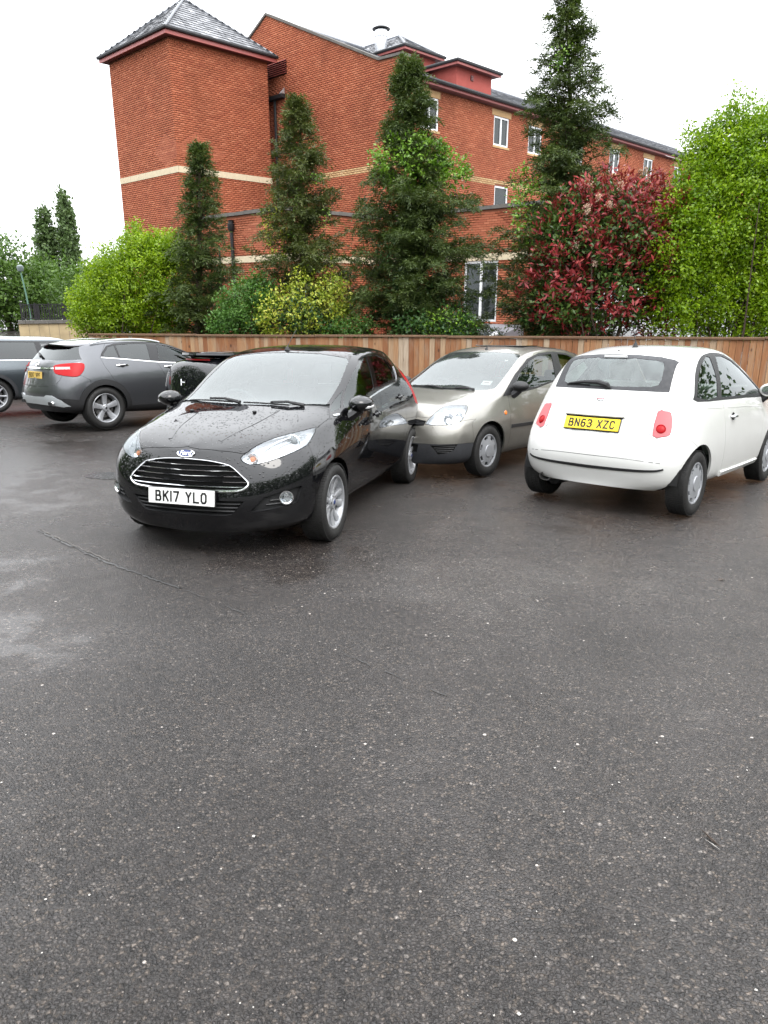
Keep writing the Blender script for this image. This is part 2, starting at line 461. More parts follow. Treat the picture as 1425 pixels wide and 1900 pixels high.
KEEP = []            # candidates for single brick objects: (corner, du, dn, u-len, height)
def wall(name, axis, const, u0, u1, z0, top, out, openings=(), bands=(), single=0, course=.075):
    """axis 'A': wall runs along s at t=const, 'B': along t at s=const. out: +-1 outward along the other axis."""
    topf = (lambda u: top) if not callable(top) else top
    tv = getattr(topf, 'knots', [])
    D = DA if axis == 'A' else DB; N = (DB if axis == 'A' else DA) * out
    O = B(0, const, 0) if axis == 'A' else B(const, 0, 0)
    # backing sheet with openings left free
    br = sorted(set([u0, u1] + [v for o in openings for v in o[:2]] + [k for k in tv if u0 < k < u1]))
    V = []; F = []
    for a, b in zip(br[:-1], br[1:]):
        m = (a + b) / 2
        cuts = sorted([(o[2], o[3]) for o in openings if o[0] <= m <= o[1]])
        lo = z0
        segs = []
        for c0, c1 in cuts: segs.append((lo, c0, lo, c0)); lo = c1
        segs.append((lo, topf(a + 1e-4), lo, topf(b - 1e-4)))
        for (l0, h0, l1, h1) in segs:
            i = len(V)
            V += [O + D * a + np.array([0, 0, l0]), O + D * b + np.array([0, 0, l1]), O + D * b + np.array([0, 0, h1]), O + D * a + np.array([0, 0, h0])]
            F.append([i, i + 1, i + 2, i + 3] if (axis == 'A') == (out < 0) else [i + 3, i + 2, i + 1, i])
    w = bmesh_obj(name, V, F, MAT['mortar'])
    rec = {'red': [], 'buff': []}
    n = int((max(topf(u0), topf(u1), *[topf(k) for k in tv] or [0]) - z0) / course) + 2
    zs0 = math.floor(z0 / course)
    for k in range(n):
        za = (zs0 + k) * course; zb_ = za + course - .011
        if za < z0 - 1e-6: continue
        spans = [(u0, u1)]
        for o in openings:
            if o[2] < zb_ and o[3] > za:
                ns = []
                for a, b in spans:
                    if o[1] <= a or o[0] >= b: ns.append((a, b)); continue
                    if o[0] > a: ns.append((a, o[0]))
                    if o[1] < b: ns.append((o[1], b))
                spans = ns
        col = 'red'
        skip = False
        for b0, b1, c in bands:
            if za >= b0 - .02 and zb_ <= b1 + .02:
                if c == 'stone': skip = True
                else: col = c
        if skip: continue
        off = 0 if k % 2 else .1125
        for a, b in spans:
            st = a - ((a - off) % .225)
            while st < b - .02:
                p = max(st, a); q = min(st + .214, b)
                if q - p > .03 and topf((p + q) / 2) > zb_ + .02 and topf(p) > za + .02 and topf(q) > za + .02: rec[col].append((p, q, za, zb_))
                st += .225
    for c, mat in (('red', 'brick'), ('buff', 'ybrick')):
        if not rec[c]: continue
        A = np.array(rec[c])
        if single and c == 'red':
            sel = np.zeros(len(A), bool)
            d = np.abs(A[:, 2] - single[1]) + np.abs(A[:, 0] - single[0]) * .6
            sel[np.argsort(d)[:single[2]]] = True
            for r in A[sel]: KEEP.append((O + D * r[0] + np.array([0, 0, r[2]]), D, N, r[1] - r[0], w))
            A = A[~sel]
        m = len(A); pr = .009 + .004 * rng.random(m)
        Vb = np.zeros((m, 8, 3))
        for i, (cu, cz, cn) in enumerate([(0, 2, 0), (1, 2, 0), (1, 3, 0), (0, 3, 0), (0, 2, 1), (1, 2, 1), (1, 3, 1), (0, 3, 1)]):
            inset = .002 if cn else 0
            uu = A[:, cu] + (inset if cu == 0 else -inset); zz = A[:, cz] + (inset if cz == 2 else -inset)
            Vb[:, i] = O + D * uu[:, None] + np.array([0, 0, 1.]) * zz[:, None] + N * ((pr if cn else -.004 + pr * 0)[:, None])
        Fb = np.array([[4, 5, 6, 7], [0, 1, 5, 4], [1, 2, 6, 5], [2, 3, 7, 6], [3, 0, 4, 7]])
        if (axis == 'A') != (out < 0): Fb = Fb[:, ::-1]
        Fa = (Fb[None] + 8 * np.arange(m)[:, None, None]).reshape(-1, 4)
        o = bmesh_obj('brick_courses', Vb.reshape(-1, 3), Fa, MAT[mat], w, kind='stuff')
    return w

def stone_band(axis, const, u0, u1, zt, h, out, parent, step=.62):
    a = u0; i = 0
    while a < u1 - .05:
        b = min(a + step, u1)
        m = BB()
        p0, p1 = const - .004 * out * -1, const + out * .028
        if axis == 'A': m.sbox(a + .004, b - .004, min(p0, p1), max(p0, p1), zt - h, zt)
        else: m.sbox(min(p0, p1), max(p0, p1), a + .004, b - .004, zt - h, zt)
        m.build('stone_block', MAT['stone'], parent)
        a = b

# tower
TS, TT = 4.4, 4.65
wt1 = wall('tower_wall', 'B', 0, 0, TT, ZG, 4.27, -1, bands=[(-.225, 0, 'stone')], single=(.6, .6, 70))
wt2 = wall('tower_wall', 'A', 0, 0, TS, ZG, 4.27, -1, bands=[(-.225, 0, 'stone')], single=(.8, .6, 90))
stone_band('B', 0, -.028, TT, 0, .222, -1, wt1)
stone_band('A', 0, 0, TS, 0, .222, -1, wt2)
m = BB(); m.sbox(.01, TS, TT - .02, TT, ZG, 4.27); m.sbox(TS - .02, TS, .01, TT - .03, ZG, 4.27); m.build('tower_back', MAT['brick'], bld)
# tower eaves
ov = .30
m = BB(); m.sbox(-ov + .06, TS + ov - .06, -ov + .06, TT + ov - .06, 4.275, 4.30); m.build('soffit', MAT['soffit'], bld)
m = BB()
m.sbox(-ov + .02, -ov + .055, -ov + .02, TT + ov - .02, 4.26, 4.42); m.sbox(-ov + .056, TS + ov - .02, -ov + .02, -ov + .055, 4.26, 4.42)
m.build('fascia', MAT['fascia'], bld)
def gutter(pts, parent, r=.06):
    g = MB(); g.tube([np.array(B(*p)) + BINV for p in pts], r, 8); return g.build('gutter', MAT['gutter'], parent, smooth=True)
gutter([(-ov - .02, TT + ov, 4.45), (-ov - .02, -ov - .02, 4.45), (TS + ov, -ov - .02, 4.45)], bld, .065)

def slates(name, o, u, v, wid, L, parent, ex=.22, w=.26, mat='slate'):
    """o: eaves start (world), u: along eaves (unit), v: up the slope (unit), wid(row dist)->(u0,u1)"""
    u = np.array(u); v = np.array(v); n = np.cross(u, v); n /= np.linalg.norm(n)
    if n[2] < 0: n = -n
    V = []; F = []
    k = 0
    while k * ex < L:
        a, b = wid(k * ex); d = k * ex; x = a - (w / 2 if k % 2 else 0)
        while x < b:
            p, q = max(x, a) + .004, min(x + w, b) - .004
            if q - p > .03:
                th = .010 + .010 * rng.random(); sg = .004 * rng.standard_normal()
                i = len(V)
                base = [o + u * p + v * d, o + u * q + v * d, o + u * q + v * (d + ex * 1.05), o + u * p + v * (d + ex * 1.05)]
                V += [base[0] + n * (th + .012 + sg), base[1] + n * (th + .012 - sg), base[2] + n * .004, base[3] + n * .004, base[0], base[1]]
                F += [[i, i + 1, i + 2, i + 3], [i + 4, i + 5, i + 1, i]]
            x += w
        k += 1
    o_ = bmesh_obj(name, V, F, MAT[mat], parent, kind='stuff')
    return o_
# tower pyramid roof
ap = B(TS / 2, TT / 2, 6.46)
ec = [B(-ov, -ov, 4.44), B(TS + ov, -ov, 4.44), B(TS + ov, TT + ov, 4.44), B(-ov, TT + ov, 4.44)]
troof = bmesh_obj('tower_roof', ec + [ap], [[0, 1, 4], [1, 2, 4], [2, 3, 4], [3, 0, 4]], MAT['lead'])
for i in range(4):
    a, b = ec[i], ec[(i + 1) % 4]; u = (b - a); L = np.linalg.norm(u); u /= L
    mid = (a + b) / 2; v = ap - mid; H = np.linalg.norm(v); v /= H
    off = (ap - a) @ u
    slates('slate_courses', a, u, v, (lambda d, L=L, H=H, off=off: (off * d / H, L - (L - off) * d / H)), H - .1, troof)
m = MB()
for c in ec[:2] + ec[3:]: m.tube([c + BINV + np.array([0, 0, .03]), ap + BINV + np.array([0, 0, .04])], .045, 6)
m.tube([ap + BINV + np.array([0, 0, -.05]), ap + BINV + np.array([0, 0, .12])], [.14, .05], 8)
m.build('ridge_tile', MAT['lead'], troof, smooth=True)

# main block: gable and long front
GS, FT = 5.03, -6.48
gk = [(-6.9, 3.34), (-5.72, 3.38), (.741, 6.22), (7.96, 2.7)]
def gtop(u): return float(np.interp(u, [p[0] for p in gk], [p[1] for p in gk]))
gtop.knots = [p[0] for p in gk]
wg = wall('gable_wall', 'B', GS, -6.9, 7.96, -4, gtop, -1, bands=[(-.225, 0, 'buff')])
m = BB()
m.sbox(GS + .01, GS + .34, -6.9, -6.88, -4, 3.34); m.build('wall_return', MAT['brick'], bld)
# coping stones on the gable
def coping_run(pts, s0, s1, h=.09, step=.75, parent=None):
    for (ta, za), (tb, zb_) in zip(pts[:-1], pts[1:]):
        L = math.hypot(tb - ta, zb_ - za); n = max(1, int(round(L / step)))
        for k in range(n):
            f0, f1 = k / n + .004 / L, (k + 1) / n - .004 / L
            q = [(ta + (tb - ta) * f, za + (zb_ - za) * f) for f in (f0, f1)]
            m = BB()
            m.poly([(s, q[i][0], q[i][1] + dz) for s in (s0, s1) for i in (0, 1) for dz in (0, h)], [[0, 1, 3, 2], [4, 6, 7, 5], [0, 4, 5, 1], [2, 3, 7, 6], [0, 2, 6, 4], [1, 5, 7, 3]])
            m.build('coping_stone', MAT['coping'], parent or wg)
coping_run([(p[0], p[1] + .003) for p in gk[:1]] + [(p[0], p[1] + .003) for p in gk[1:]], GS - .06, GS + .40)
# windows on the long front
def window(parent, axis, const, u0, u1, z0, z1, out, mull=True, depth=.07, lintel=True, room='curtain', sill=True):
    wdw = obj('window', None, None, parent); 
    def bx(a, b, c, d, n0, n1, name, mat):
        m = BB(); p0, p1 = const - out * n0, const - out * n1
        if axis == 'A': m.sbox(a, b, min(p0, p1), max(p0, p1), c, d)
        else: m.sbox(min(p0, p1), max(p0, p1), a, b, c, d)
        return m.build(name, MAT[mat], wdw)
    f = .07
    for (a, b, c, d) in ((u0, u0 + f, z0, z1), (u1 - f, u1, z0, z1), (u0 + f, u1 - f, z1 - f, z1), (u0 + f, u1 - f, z0, z0 + f)): bx(a, b, c, d, depth - .05, depth + .02, 'frame', 'upvc')
    md = (u0 + u1) / 2
    if mull:
        bx(md - .045, md + .045, z0 + f, z1 - f, depth - .052, depth + .02, 'mullion', 'upvc')
        bx(u0 + f, md - .045, z0 + f, z1 - f, depth - .01, depth, 'pane', 'wglass'); bx(md + .045, u1 - f, z0 + f, z1 - f, depth - .01, depth, 'pane', 'wglass')
    else: bx(u0 + f, u1 - f, z0 + f, z1 - f, depth - .01, depth, 'pane', 'wglass')
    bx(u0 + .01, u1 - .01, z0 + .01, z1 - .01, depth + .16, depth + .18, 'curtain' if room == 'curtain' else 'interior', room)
    bx(u0 - .02, u0, z0, z1, .012, depth + .2, 'reveal', 'brick'); bx(u1, u1 + .02, z0, z1, .012, depth + .2, 'reveal', 'brick')
    if sill: bx(u0 - .06, u1 + .06, z0 - .085, z0 - .003, -.035, depth, 'sill', 'ybrick')
    if lintel:
        n = int((u1 - u0 + .3) / .075)
        for k in range(n):
            a = u0 - .15 + k * .075; bx(a + .004, a + .071, z1 + .006, z1 + .235, -.013, .03, 'lintel_brick', 'ybrick')
    return wdw
WN = [(6.43, 7.47), (11.0, 12.06), (13.55, 14.6), (17.2, 18.25), (20.85, 21.9), (24.65, 25.7), (28.5, 29.55), (32.3, 33.35)]
wz = (1.31, 2.42)
LW = (11.22, 12.2, -1.6, -.22)
ops = [(a, b, *wz) for a, b in WN] + [LW]
lops = ops + [(a - .155, b + .155, wz[1], wz[1] + .24) for a, b in WN]
wf = wall('front_wall', 'A', FT, GS + .35, 44, -4, 2.72, -1, openings=lops, bands=[(-.225, 0, 'buff')])
for i, (a, b) in enumerate(WN): window(wf, 'A', FT, a, b, *wz, -1, room='curtain' if i in (0, 1) else 'room')
window(wf, 'A', FT, LW[0], LW[1], LW[2], LW[3], -1, mull=False, lintel=False, room='room', sill=False)
m = BB()                       # solid buff backing behind the lintels
for a, b in WN: m.sbox(a - .155, b + .155, FT - .002, FT + .02, wz[1], wz[1] + .24)
m.build('lintel_bed', MAT['mortar'], wf)
m = BB(); m.sbox(GS + .4, 44, FT - .27, FT - .24, 2.75, 2.85); m.build('fascia', MAT['fascia'], bld)
m = BB(); m.sbox(GS + .4, 44, FT - .24, FT + .1, 2.725, 2.74); m.build('soffit', MAT['soffit'], bld)
gutter([(GS + .4, FT - .33, 2.90), (44, FT - .33, 2.90)], bld, .075)
sl = .43
r0 = B(GS + .36, FT - .28, 2.90); rv = DB * 1 + np.array([0, 0, sl]); rl = np.linalg.norm(rv); rv /= rl
RL = (7.5) * rl
mroof = bmesh_obj('main_roof', [r0, r0 + DA * 39, r0 + DA * 39 + rv * RL, r0 + rv * RL, B(GS + .36, 8.3, 2.9), B(GS + 39.36, 8.3, 2.9)],
                  [[0, 1, 2, 3], [3, 2, 5, 4]], MAT['lead'])
slates('slate_courses', r0, DA, rv, lambda d: (0, 39), RL - .05, mroof, ex=.26, w=.34)
m = MB(); pr = r0 + rv * RL + BINV + np.array([0, 0, .04])
for k in range(87): m.tube([pr + DA * (k * .45 + .005), pr + DA * (k * .45 + .445)], .085, 7)
m.build('ridge_tile', MAT['lead'], mroof, smooth=True)
# red rendered dormers
def dormer(s0, s1, t0, t1, z0, z1, ov, apex, name='dormer'):
    d = obj(name, None, None, bld)
    m = BB(); m.sbox(s0, s1, t0, t1, z0, z1); m.build('rendered_wall', MAT['render_red'], d)
    m = BB(); m.sbox(s0 - ov + .03, s1 + ov - .03, t0 - ov + .03, t1 + ov, z1 + .002, z1 + .022); m.build('soffit', MAT['soffit'], d)
    m = BB(); m.sbox(s0 - ov, s0 - ov + .029, t0 - ov, t1 + ov, z1 - .01, z1 + .11); m.sbox(s0 - ov + .03, s1 + ov, t0 - ov, t0 - ov + .029, z1 - .01, z1 + .11); m.build('fascia', MAT['fascia'], d)
    g = gutter([(s0 - ov - .03, t1 + ov, z1 + .13), (s0 - ov - .03, t0 - ov - .03, z1 + .13), (s1 + ov + .03, t0 - ov - .03, z1 + .13)], d, .06)
    zz = z1 + .12
    e = [B(s0 - ov, t0 - ov, zz), B(s1 + ov, t0 - ov, zz), B(s1 + ov, t1 + ov, zz), B(s0 - ov, t1 + ov, zz)]
    a1 = B((s0 + s1) / 2, t0 + apex[0], apex[1]); a2 = B((s0 + s1) / 2, t1 - apex[0] * 0, apex[1])
    rf = bmesh_obj('dormer_roof', e + [a1, a2], [[0, 1, 4], [1, 2, 5, 4], [3, 0, 4, 5], [2, 3, 5]], MAT['slate'], d)
    if apex[1] - zz > .4:
        for (o, q, p, wfn) in (((e[3]), e[0], None, 0), (e[0], e[1], None, 1)):
            u = q - o; L = np.linalg.norm(u); u /= L
            mid_t = a1 if wfn else (a1 + a2) / 2
            foot = o + u * ((mid_t - o) @ u); v = mid_t - foot; H = np.linalg.norm(v); v /= H
            off = (a1 - o) @ u
            fn = (lambda dd, L=L, H=H, off=off: (off * dd / H, L - (L - off) * dd / H)) if wfn else (lambda dd, L=L, H=H, off=off: (0, L - (L - off) * dd / H))
            slates('slate_courses', o, u, v, fn, H - .05, rf)
    m = MB()
    for p, q in ((e[0], a1), (e[1], a1), (a1, a2)): m.tube([p + BINV + np.array([0, 0, .03]), q + BINV + np.array([0, 0, .03])], .05, 6)
    m.build('hip_tile', MAT['lead'], d, smooth=True)
    return d
d1 = dormer(9.2, 11.5, -5.9, -1.0, 3.0, 3.97, .28, (1.3, 4.32))
m = BB(); m.sbox(10.1, 10.26, -5.93, -5.9, 3.62, 3.80); m.build('vent_hole', MAT['iron'], d1)
for k in range(3):
    m = BB(); m.sbox(10.1, 10.26, -5.945, -5.931, 3.635 + k * .055, 3.655 + k * .055); m.build('vent_slat', MAT['fascia'], d1)
d2 = dormer(9.62, 11.6, -2.7, 3.0, 4.2, 5.2, .3, (1.25, 6.2))
# flue
fl = obj('flue', None, None, bld)
m = MB(); c = B(9.62, -1.3, 0) + BINV
m.lathe([(.20, 5.2), (.28, 5.45), (.27, 6.25)], 20, 'z', c); m.build('flue_pipe', MAT['zinc'], fl, smooth=True)
m = MB(); m.lathe([(.29, 5.98), (.3, 6.0), (.29, 6.02)], 20, 'z', c); m.build('flue_band', MAT['zinc'], fl, smooth=True)
m = MB(); m.lathe([(.14, 6.22), (.14, 6.3)], 16, 'z', c); m.lathe([(0, 6.46), (.2, 6.42), (.40, 6.31), (.39, 6.28), (0, 6.3)], 20, 'z', c); m.build('flue_cowl', MAT['iron'], fl, smooth=True)
# louvre beside the tower
lv = obj('louvre', None, None, bld)
m = BB(); m.sbox(GS - .02, GS - .014, -.46, 1.4, 3.9, 4.45); m.build('louvre_back', MAT['iron'], lv)
for k in range(7):
    z = 3.93 + k * .075; m = BB(); m.poly([(GS - .1, -.46, z), (GS - .1, 1.4, z), (GS - .02, 1.4, z + .05), (GS - .02, -.46, z + .05), (GS - .1, -.46, z + .012), (GS - .1, 1.4, z + .012), (GS - .02, 1.4, z + .062), (GS - .02, -.46, z + .062)],
        [[0, 1, 2, 3], [7, 6, 5, 4], [0, 4, 5, 1], [3, 2, 6, 7], [0, 3, 7, 4], [1, 5, 6, 2]]); m.build('louvre_slat', MAT['louvre'], lv)
# hopper and downpipes
dp = obj('downpipe', None, None, bld)
m = BB(); m.sbox(GS - .22, GS - .02, -.33, .9, 3.05, 3.2); m.build('gutter_box', MAT['gutter'], dp)
m = BB(); m.poly([(GS - .2, -.3, 3.2), (GS - .03, -.3, 3.2), (GS - .03, .2, 3.2), (GS - .2, .2, 3.2), (GS - .03, -.3, 3.45), (GS - .03, .2, 3.22)], [[0, 1, 4], [0, 4, 5, 3], [1, 2, 5, 4], [2, 3, 5], [3, 2, 1, 0]]); m.build('flashing', MAT['zinc'], dp)
m = MB(); m.tube([B(GS - .1, .28, 3.06) + BINV, B(GS - .1, .30, -2) + BINV], .055, 8); m.build('pipe', MAT['gutter'], dp, smooth=True)

# low wing in front, stepping forward
LC = -1.83
lw1 = wall('low_wall', 'B', .3, -5.85, 0, ZG, LC - .12, -1, bands=[(-3.555, -3.33, 'stone')], single=(-4.6, -2.6, 70))
lw2 = wall('low_wall', 'A', -5.85, .3, 5.0, ZG, LC - .12, -1, bands=[(-3.555, -3.33, 'stone')])
LWo = (-11.35, -9.92, -5.55, -3.56)
lw3 = wall('low_wall', 'B', 5.0, -15, -5.85, ZG, LC - .12, -1, openings=[LWo], bands=[(-3.555, -3.33, 'stone')], single=(-11, -2.6, 70))
stone_band('B', .3, -5.85 - .028, -.03, -3.33, .222, -1, lw1)
stone_band('A', -5.85, .3, 4.97, -3.33, .222, -1, lw2)
stone_band('B', 5.0, -15, -5.88, -3.33, .222, -1, lw3)
def coping_flat(axis, const, u0, u1, parent):
    n = int((u1 - u0) / .75) + 1
    for k in range(n):
        a = u0 + (u1 - u0) * k / n; b = u0 + (u1 - u0) * (k + 1) / n; m = BB()
        jz = .006 * rng.standard_normal()
        if axis == 'A': m.sbox(a + .004, b - .004, const - .07, const + .36, LC - .115, LC + jz)
        else: m.sbox(const - .07, const + .36, a + .004, b - .004, LC - .115, LC + jz)
        m.build('coping_stone', MAT['coping'], parent)
coping_flat('B', .3, -5.92, -.01, lw1); coping_flat('A', -5.85, .67, 4.92, lw2); coping_flat('B', 5.0, -15, -6.25, lw3)
m = BB(); m.sbox(.4, 4.9, -5.75, -.02, LC - .3, LC - .28); m.sbox(5.1, 44, -15, FT - .02, LC - .3, LC - .28); m.build('flat_roof', MAT['lead'], bld)
window(lw3, 'B', 5.0, *LWo, -1, mull=True, lintel=False, room='room', sill=False)
# low rainwater pipes on the near wall
for (t, zt, r) in ((-2.95, -2.22, .06), (-2.1, -2.9, .035)):
    dq = obj('downpipe', None, None, lw1)
    m = MB(); m.tube([B(.3 - .09, t, zt) + BINV, B(.3 - .09, t, ZG) + BINV], r, 8); m.build('pipe', MAT['gutter'], dq, smooth=True)
    if r > .05:
        m = MB(); m.lathe([(.05, -.28), (.12, -.16), (.13, 0), (.09, .02), (.09, .12), (.12, .13), (0, .14)], 12, 'z', B(.3 - .1, t, zt) + BINV); m.build('hopper', MAT['gutter'], dq, smooth=True)
# lead ledge and white-barred rooflight at the foot of the wing
rl_ = obj('rooflight', None, None, bld)
m = BB(); m.poly([(5.0, -12.5, -5.62), (5.0, -8.5, -5.62), (3.9, -8.5, -5.86), (3.9, -12.5, -5.86), (5.0, -12.5, -6.6), (5.0, -8.5, -6.6), (3.9, -8.5, -6.6), (3.9, -12.5, -6.6)],
    [[0, 1, 2, 3], [3, 2, 6, 7], [0, 3, 7, 4], [1, 5, 6, 2]]); m.build('lead_ledge', MAT['lead'], rl_)
m = BB(); m.poly([(3.88, -12.4, -5.9), (3.88, -8.7, -5.9), (2.9, -8.7, -6.6), (2.9, -12.4, -6.6)], [[0, 1, 2, 3]]); m.build('roof_pane', MAT['wglass'], rl_)
for (a, b) in (((3.8, -9.9, -5.85), (2.8, -9.1, -6.55)), ((3.8, -11.2, -5.85), (2.8, -10.4, -6.55)), ((3.8, -12.3, -5.85), (2.8, -11.6, -6.55)), ((2.86, -12.4, -6.5), (2.86, -8.6, -6.5))):
    m = MB(); m.tube([B(*a) + BINV, B(*b) + BINV], .07, 8); m.build('glazing_bar', MAT['upvc'], rl_, smooth=True)
# single bricks, nearest courses
_bm = MB(); _bm.add([(0, 0, 0), (1, 0, 0), (1, 0, 1), (0, 0, 1), (.01, 1, .03), (.99, 1, .03), (.99, 1, .97), (.01, 1, .97)], [[4, 7, 6, 5], [0, 4, 5, 1], [1, 5, 6, 2], [2, 6, 7, 3], [3, 7, 4, 0]])
_bme = fast_mesh('brick', np.array(_bm.v), _bm.f); _bme.materials.append(None)
MB1 = NT('single_brick'); oi = MB1.n('ObjectInfo')
MB1.p(Base_Color=MB1.ramp(oi.outputs['Random'], [(0, (.31, .085, .043)), (.35, (.37, .112, .055)), (.75, (.37, .112, .055)), (1, (.45, .155, .082))]), Roughness=.9)
_bme.materials[0] = MB1.m
for (p, D, N, L, w) in KEEP[:300]:
    o = bpy.data.objects.new('brick', _bme); COL.objects.link(o); o.parent = w
    q = p + BINV - N * .004
    M = Matrix.Identity(4)
    for i in range(3): M[i][0] = D[i] * L; M[i][1] = N[i] * .015; M[i][2] = (0, 0, .064)[i]; M[i][3] = q[i]
    o.matrix_local = M

# ------------------------------------------------------------------ timber fence along the back of the car park
def ray_dir(u, v):
    c, s = math.cos(PITCH), math.sin(PITCH)
    x, y = (u - 712.5) / FPX, (v - 950) / FPX
    d = np.array([x, c - y * s * 1.0, -s - y * c]); return d
def at_y(u, v, y):
    d = ray_dir(u, v); return CAM + d * ((y - CAM[1]) / d[1])
FA, FB = np.array([-6.6, 16.72]), np.array([9.0, 11.8])
fd = FB - FA; FL = np.linalg.norm(fd); fd /= FL; fn_ = np.array([fd[1], -fd[0]])      # fn_ towards the camera
fence = empty('timber_fence', gp(*FA))
tag(fence, 'close board timber fence of uneven orange brown boards behind the cars', 'fence')
FI = -np.array(fence.location)
HF = 1.63
D3 = G @ np.array([fd[0], fd[1], 0]); N3 = G @ np.array([fn_[0], fn_[1], 0]); U3 = np.array([0, 0, 1.0])
x = 0.0; k = 0
while x < FL:
    w = .098 + .012 * rng.random(); k += 1
    b = gp(*(FA + fd * x)) + FI; t = .011 + .006 * rng.random(); pj = .012 * rng.random(); h = HF - .03 + .012 * rng.standard_normal()
    m = MB(); w_ = w - .003 - .004 * rng.random()
    # feather edge: one side thicker
    V = [b + D3 * a + N3 * n + U3 * z for z in (0.06, h) for (a, n) in ((0, pj), (w_, pj), (w_, pj + t * .6 + .004), (0, pj + t + .006))]
    m.add(V, [[0, 1, 2, 3], [7, 6, 5, 4], [0, 4, 5, 1], [1, 5, 6, 2], [2, 6, 7, 3], [3, 7, 4, 0]])
    m.build('board', MAT['wood'], fence)
    x += w
n = int(FL / 2.4)
for k in range(n + 1):
    b = gp(*(FA + fd * (FL * k / n))) + FI
    m = MB(); m.box(b - N3 * .06 + U3 * (HF / 2), (.1, .1, HF)); m.build('post', MAT['cap'], fence)
for k in range(n):
    m = MB(); a = gp(*(FA + fd * (FL * k / n + .003))) + FI; b = gp(*(FA + fd * (FL * (k + 1) / n - .003))) + FI; dz = .004 * rng.standard_normal()
    V = [p + N3 * q + U3 * (HF + z + dz) for p in (a, b) for (q, z) in ((-.05, -.028), (.055, -.028), (.055, .004), (.0, .014), (-.05, .004))]
    m.add(V, [[0, 1, 2, 3, 4], [9, 8, 7, 6, 5]] + [[i, 5 + i, 5 + (i + 1) % 5, (i + 1) % 5] for i in range(5)]); m.build('capping_rail', MAT['cap'], fence)
    m = MB(); V = [p - N3 * q + U3 * z for p in (a, b) for (q, z) in ((.002, .35), (.05, .35), (.05, .45), (.002, .45))]
    m.add(V, [[0, 1, 2, 3], [7, 6, 5, 4]] + [[i, 4 + i, 4 + (i + 1) % 4, (i + 1) % 4] for i in range(4)]); m.build('rail', MAT['cap'], fence)
# planting bed behind the fence
bd = [FA - fn_ * .12, FB - fn_ * .12, FB - fn_ * 4.5, FA - fn_ * 4.5]
tag(obj('planting_bed', fast_mesh('planting_bed', [gp(*p, .04) for p in bd], [[0, 1, 2, 3]]), MAT['soil']), None, None, None, 'structure')

# ------------------------------------------------------------------ foliage
def unit(a): return a / (np.linalg.norm(a, axis=-1, keepdims=True) + 1e-9)
def leaf_mesh(name, P, D, N, L, W, fold=.15, droop=0.0):
    """rhombic leaves: P base (n,3), D direction, N face normal, L length, W width (arrays)"""
    n = len(P); D = unit(D); S = unit(np.cross(D, N)); N = unit(np.cross(S, D))
    L = np.broadcast_to(np.asarray(L, float).reshape(-1, 1), (n, 1)); W = np.broadcast_to(np.asarray(W, float).reshape(-1, 1), (n, 1))
    V = np.zeros((n, 4, 3))
    V[:, 0] = P; V[:, 1] = P + D * L * .45 + S * W * .5 + N * W * fold; V[:, 2] = P + D * L - N * L * droop; V[:, 3] = P + D * L * .45 - S * W * .5 + N * W * fold
    return V.reshape(-1, 3), (np.arange(n)[:, None] * 4 + np.array([[0, 1, 2, 3]]))
def plant(name, loc, label, cat, group=None):
    e = empty(name, loc); tag(e, label, cat, group); return e
def put_leaves(name, parent, VF, mat, smooth=False):
    V = np.concatenate([v for v, f in VF]); off = 0; Fs = []
    for v, f in VF: Fs.append(f + off); off += len(v)
    o = obj(name, fast_mesh(name, V - np.array(parent.location), np.concatenate(Fs), smooth), mat, parent)
    return o

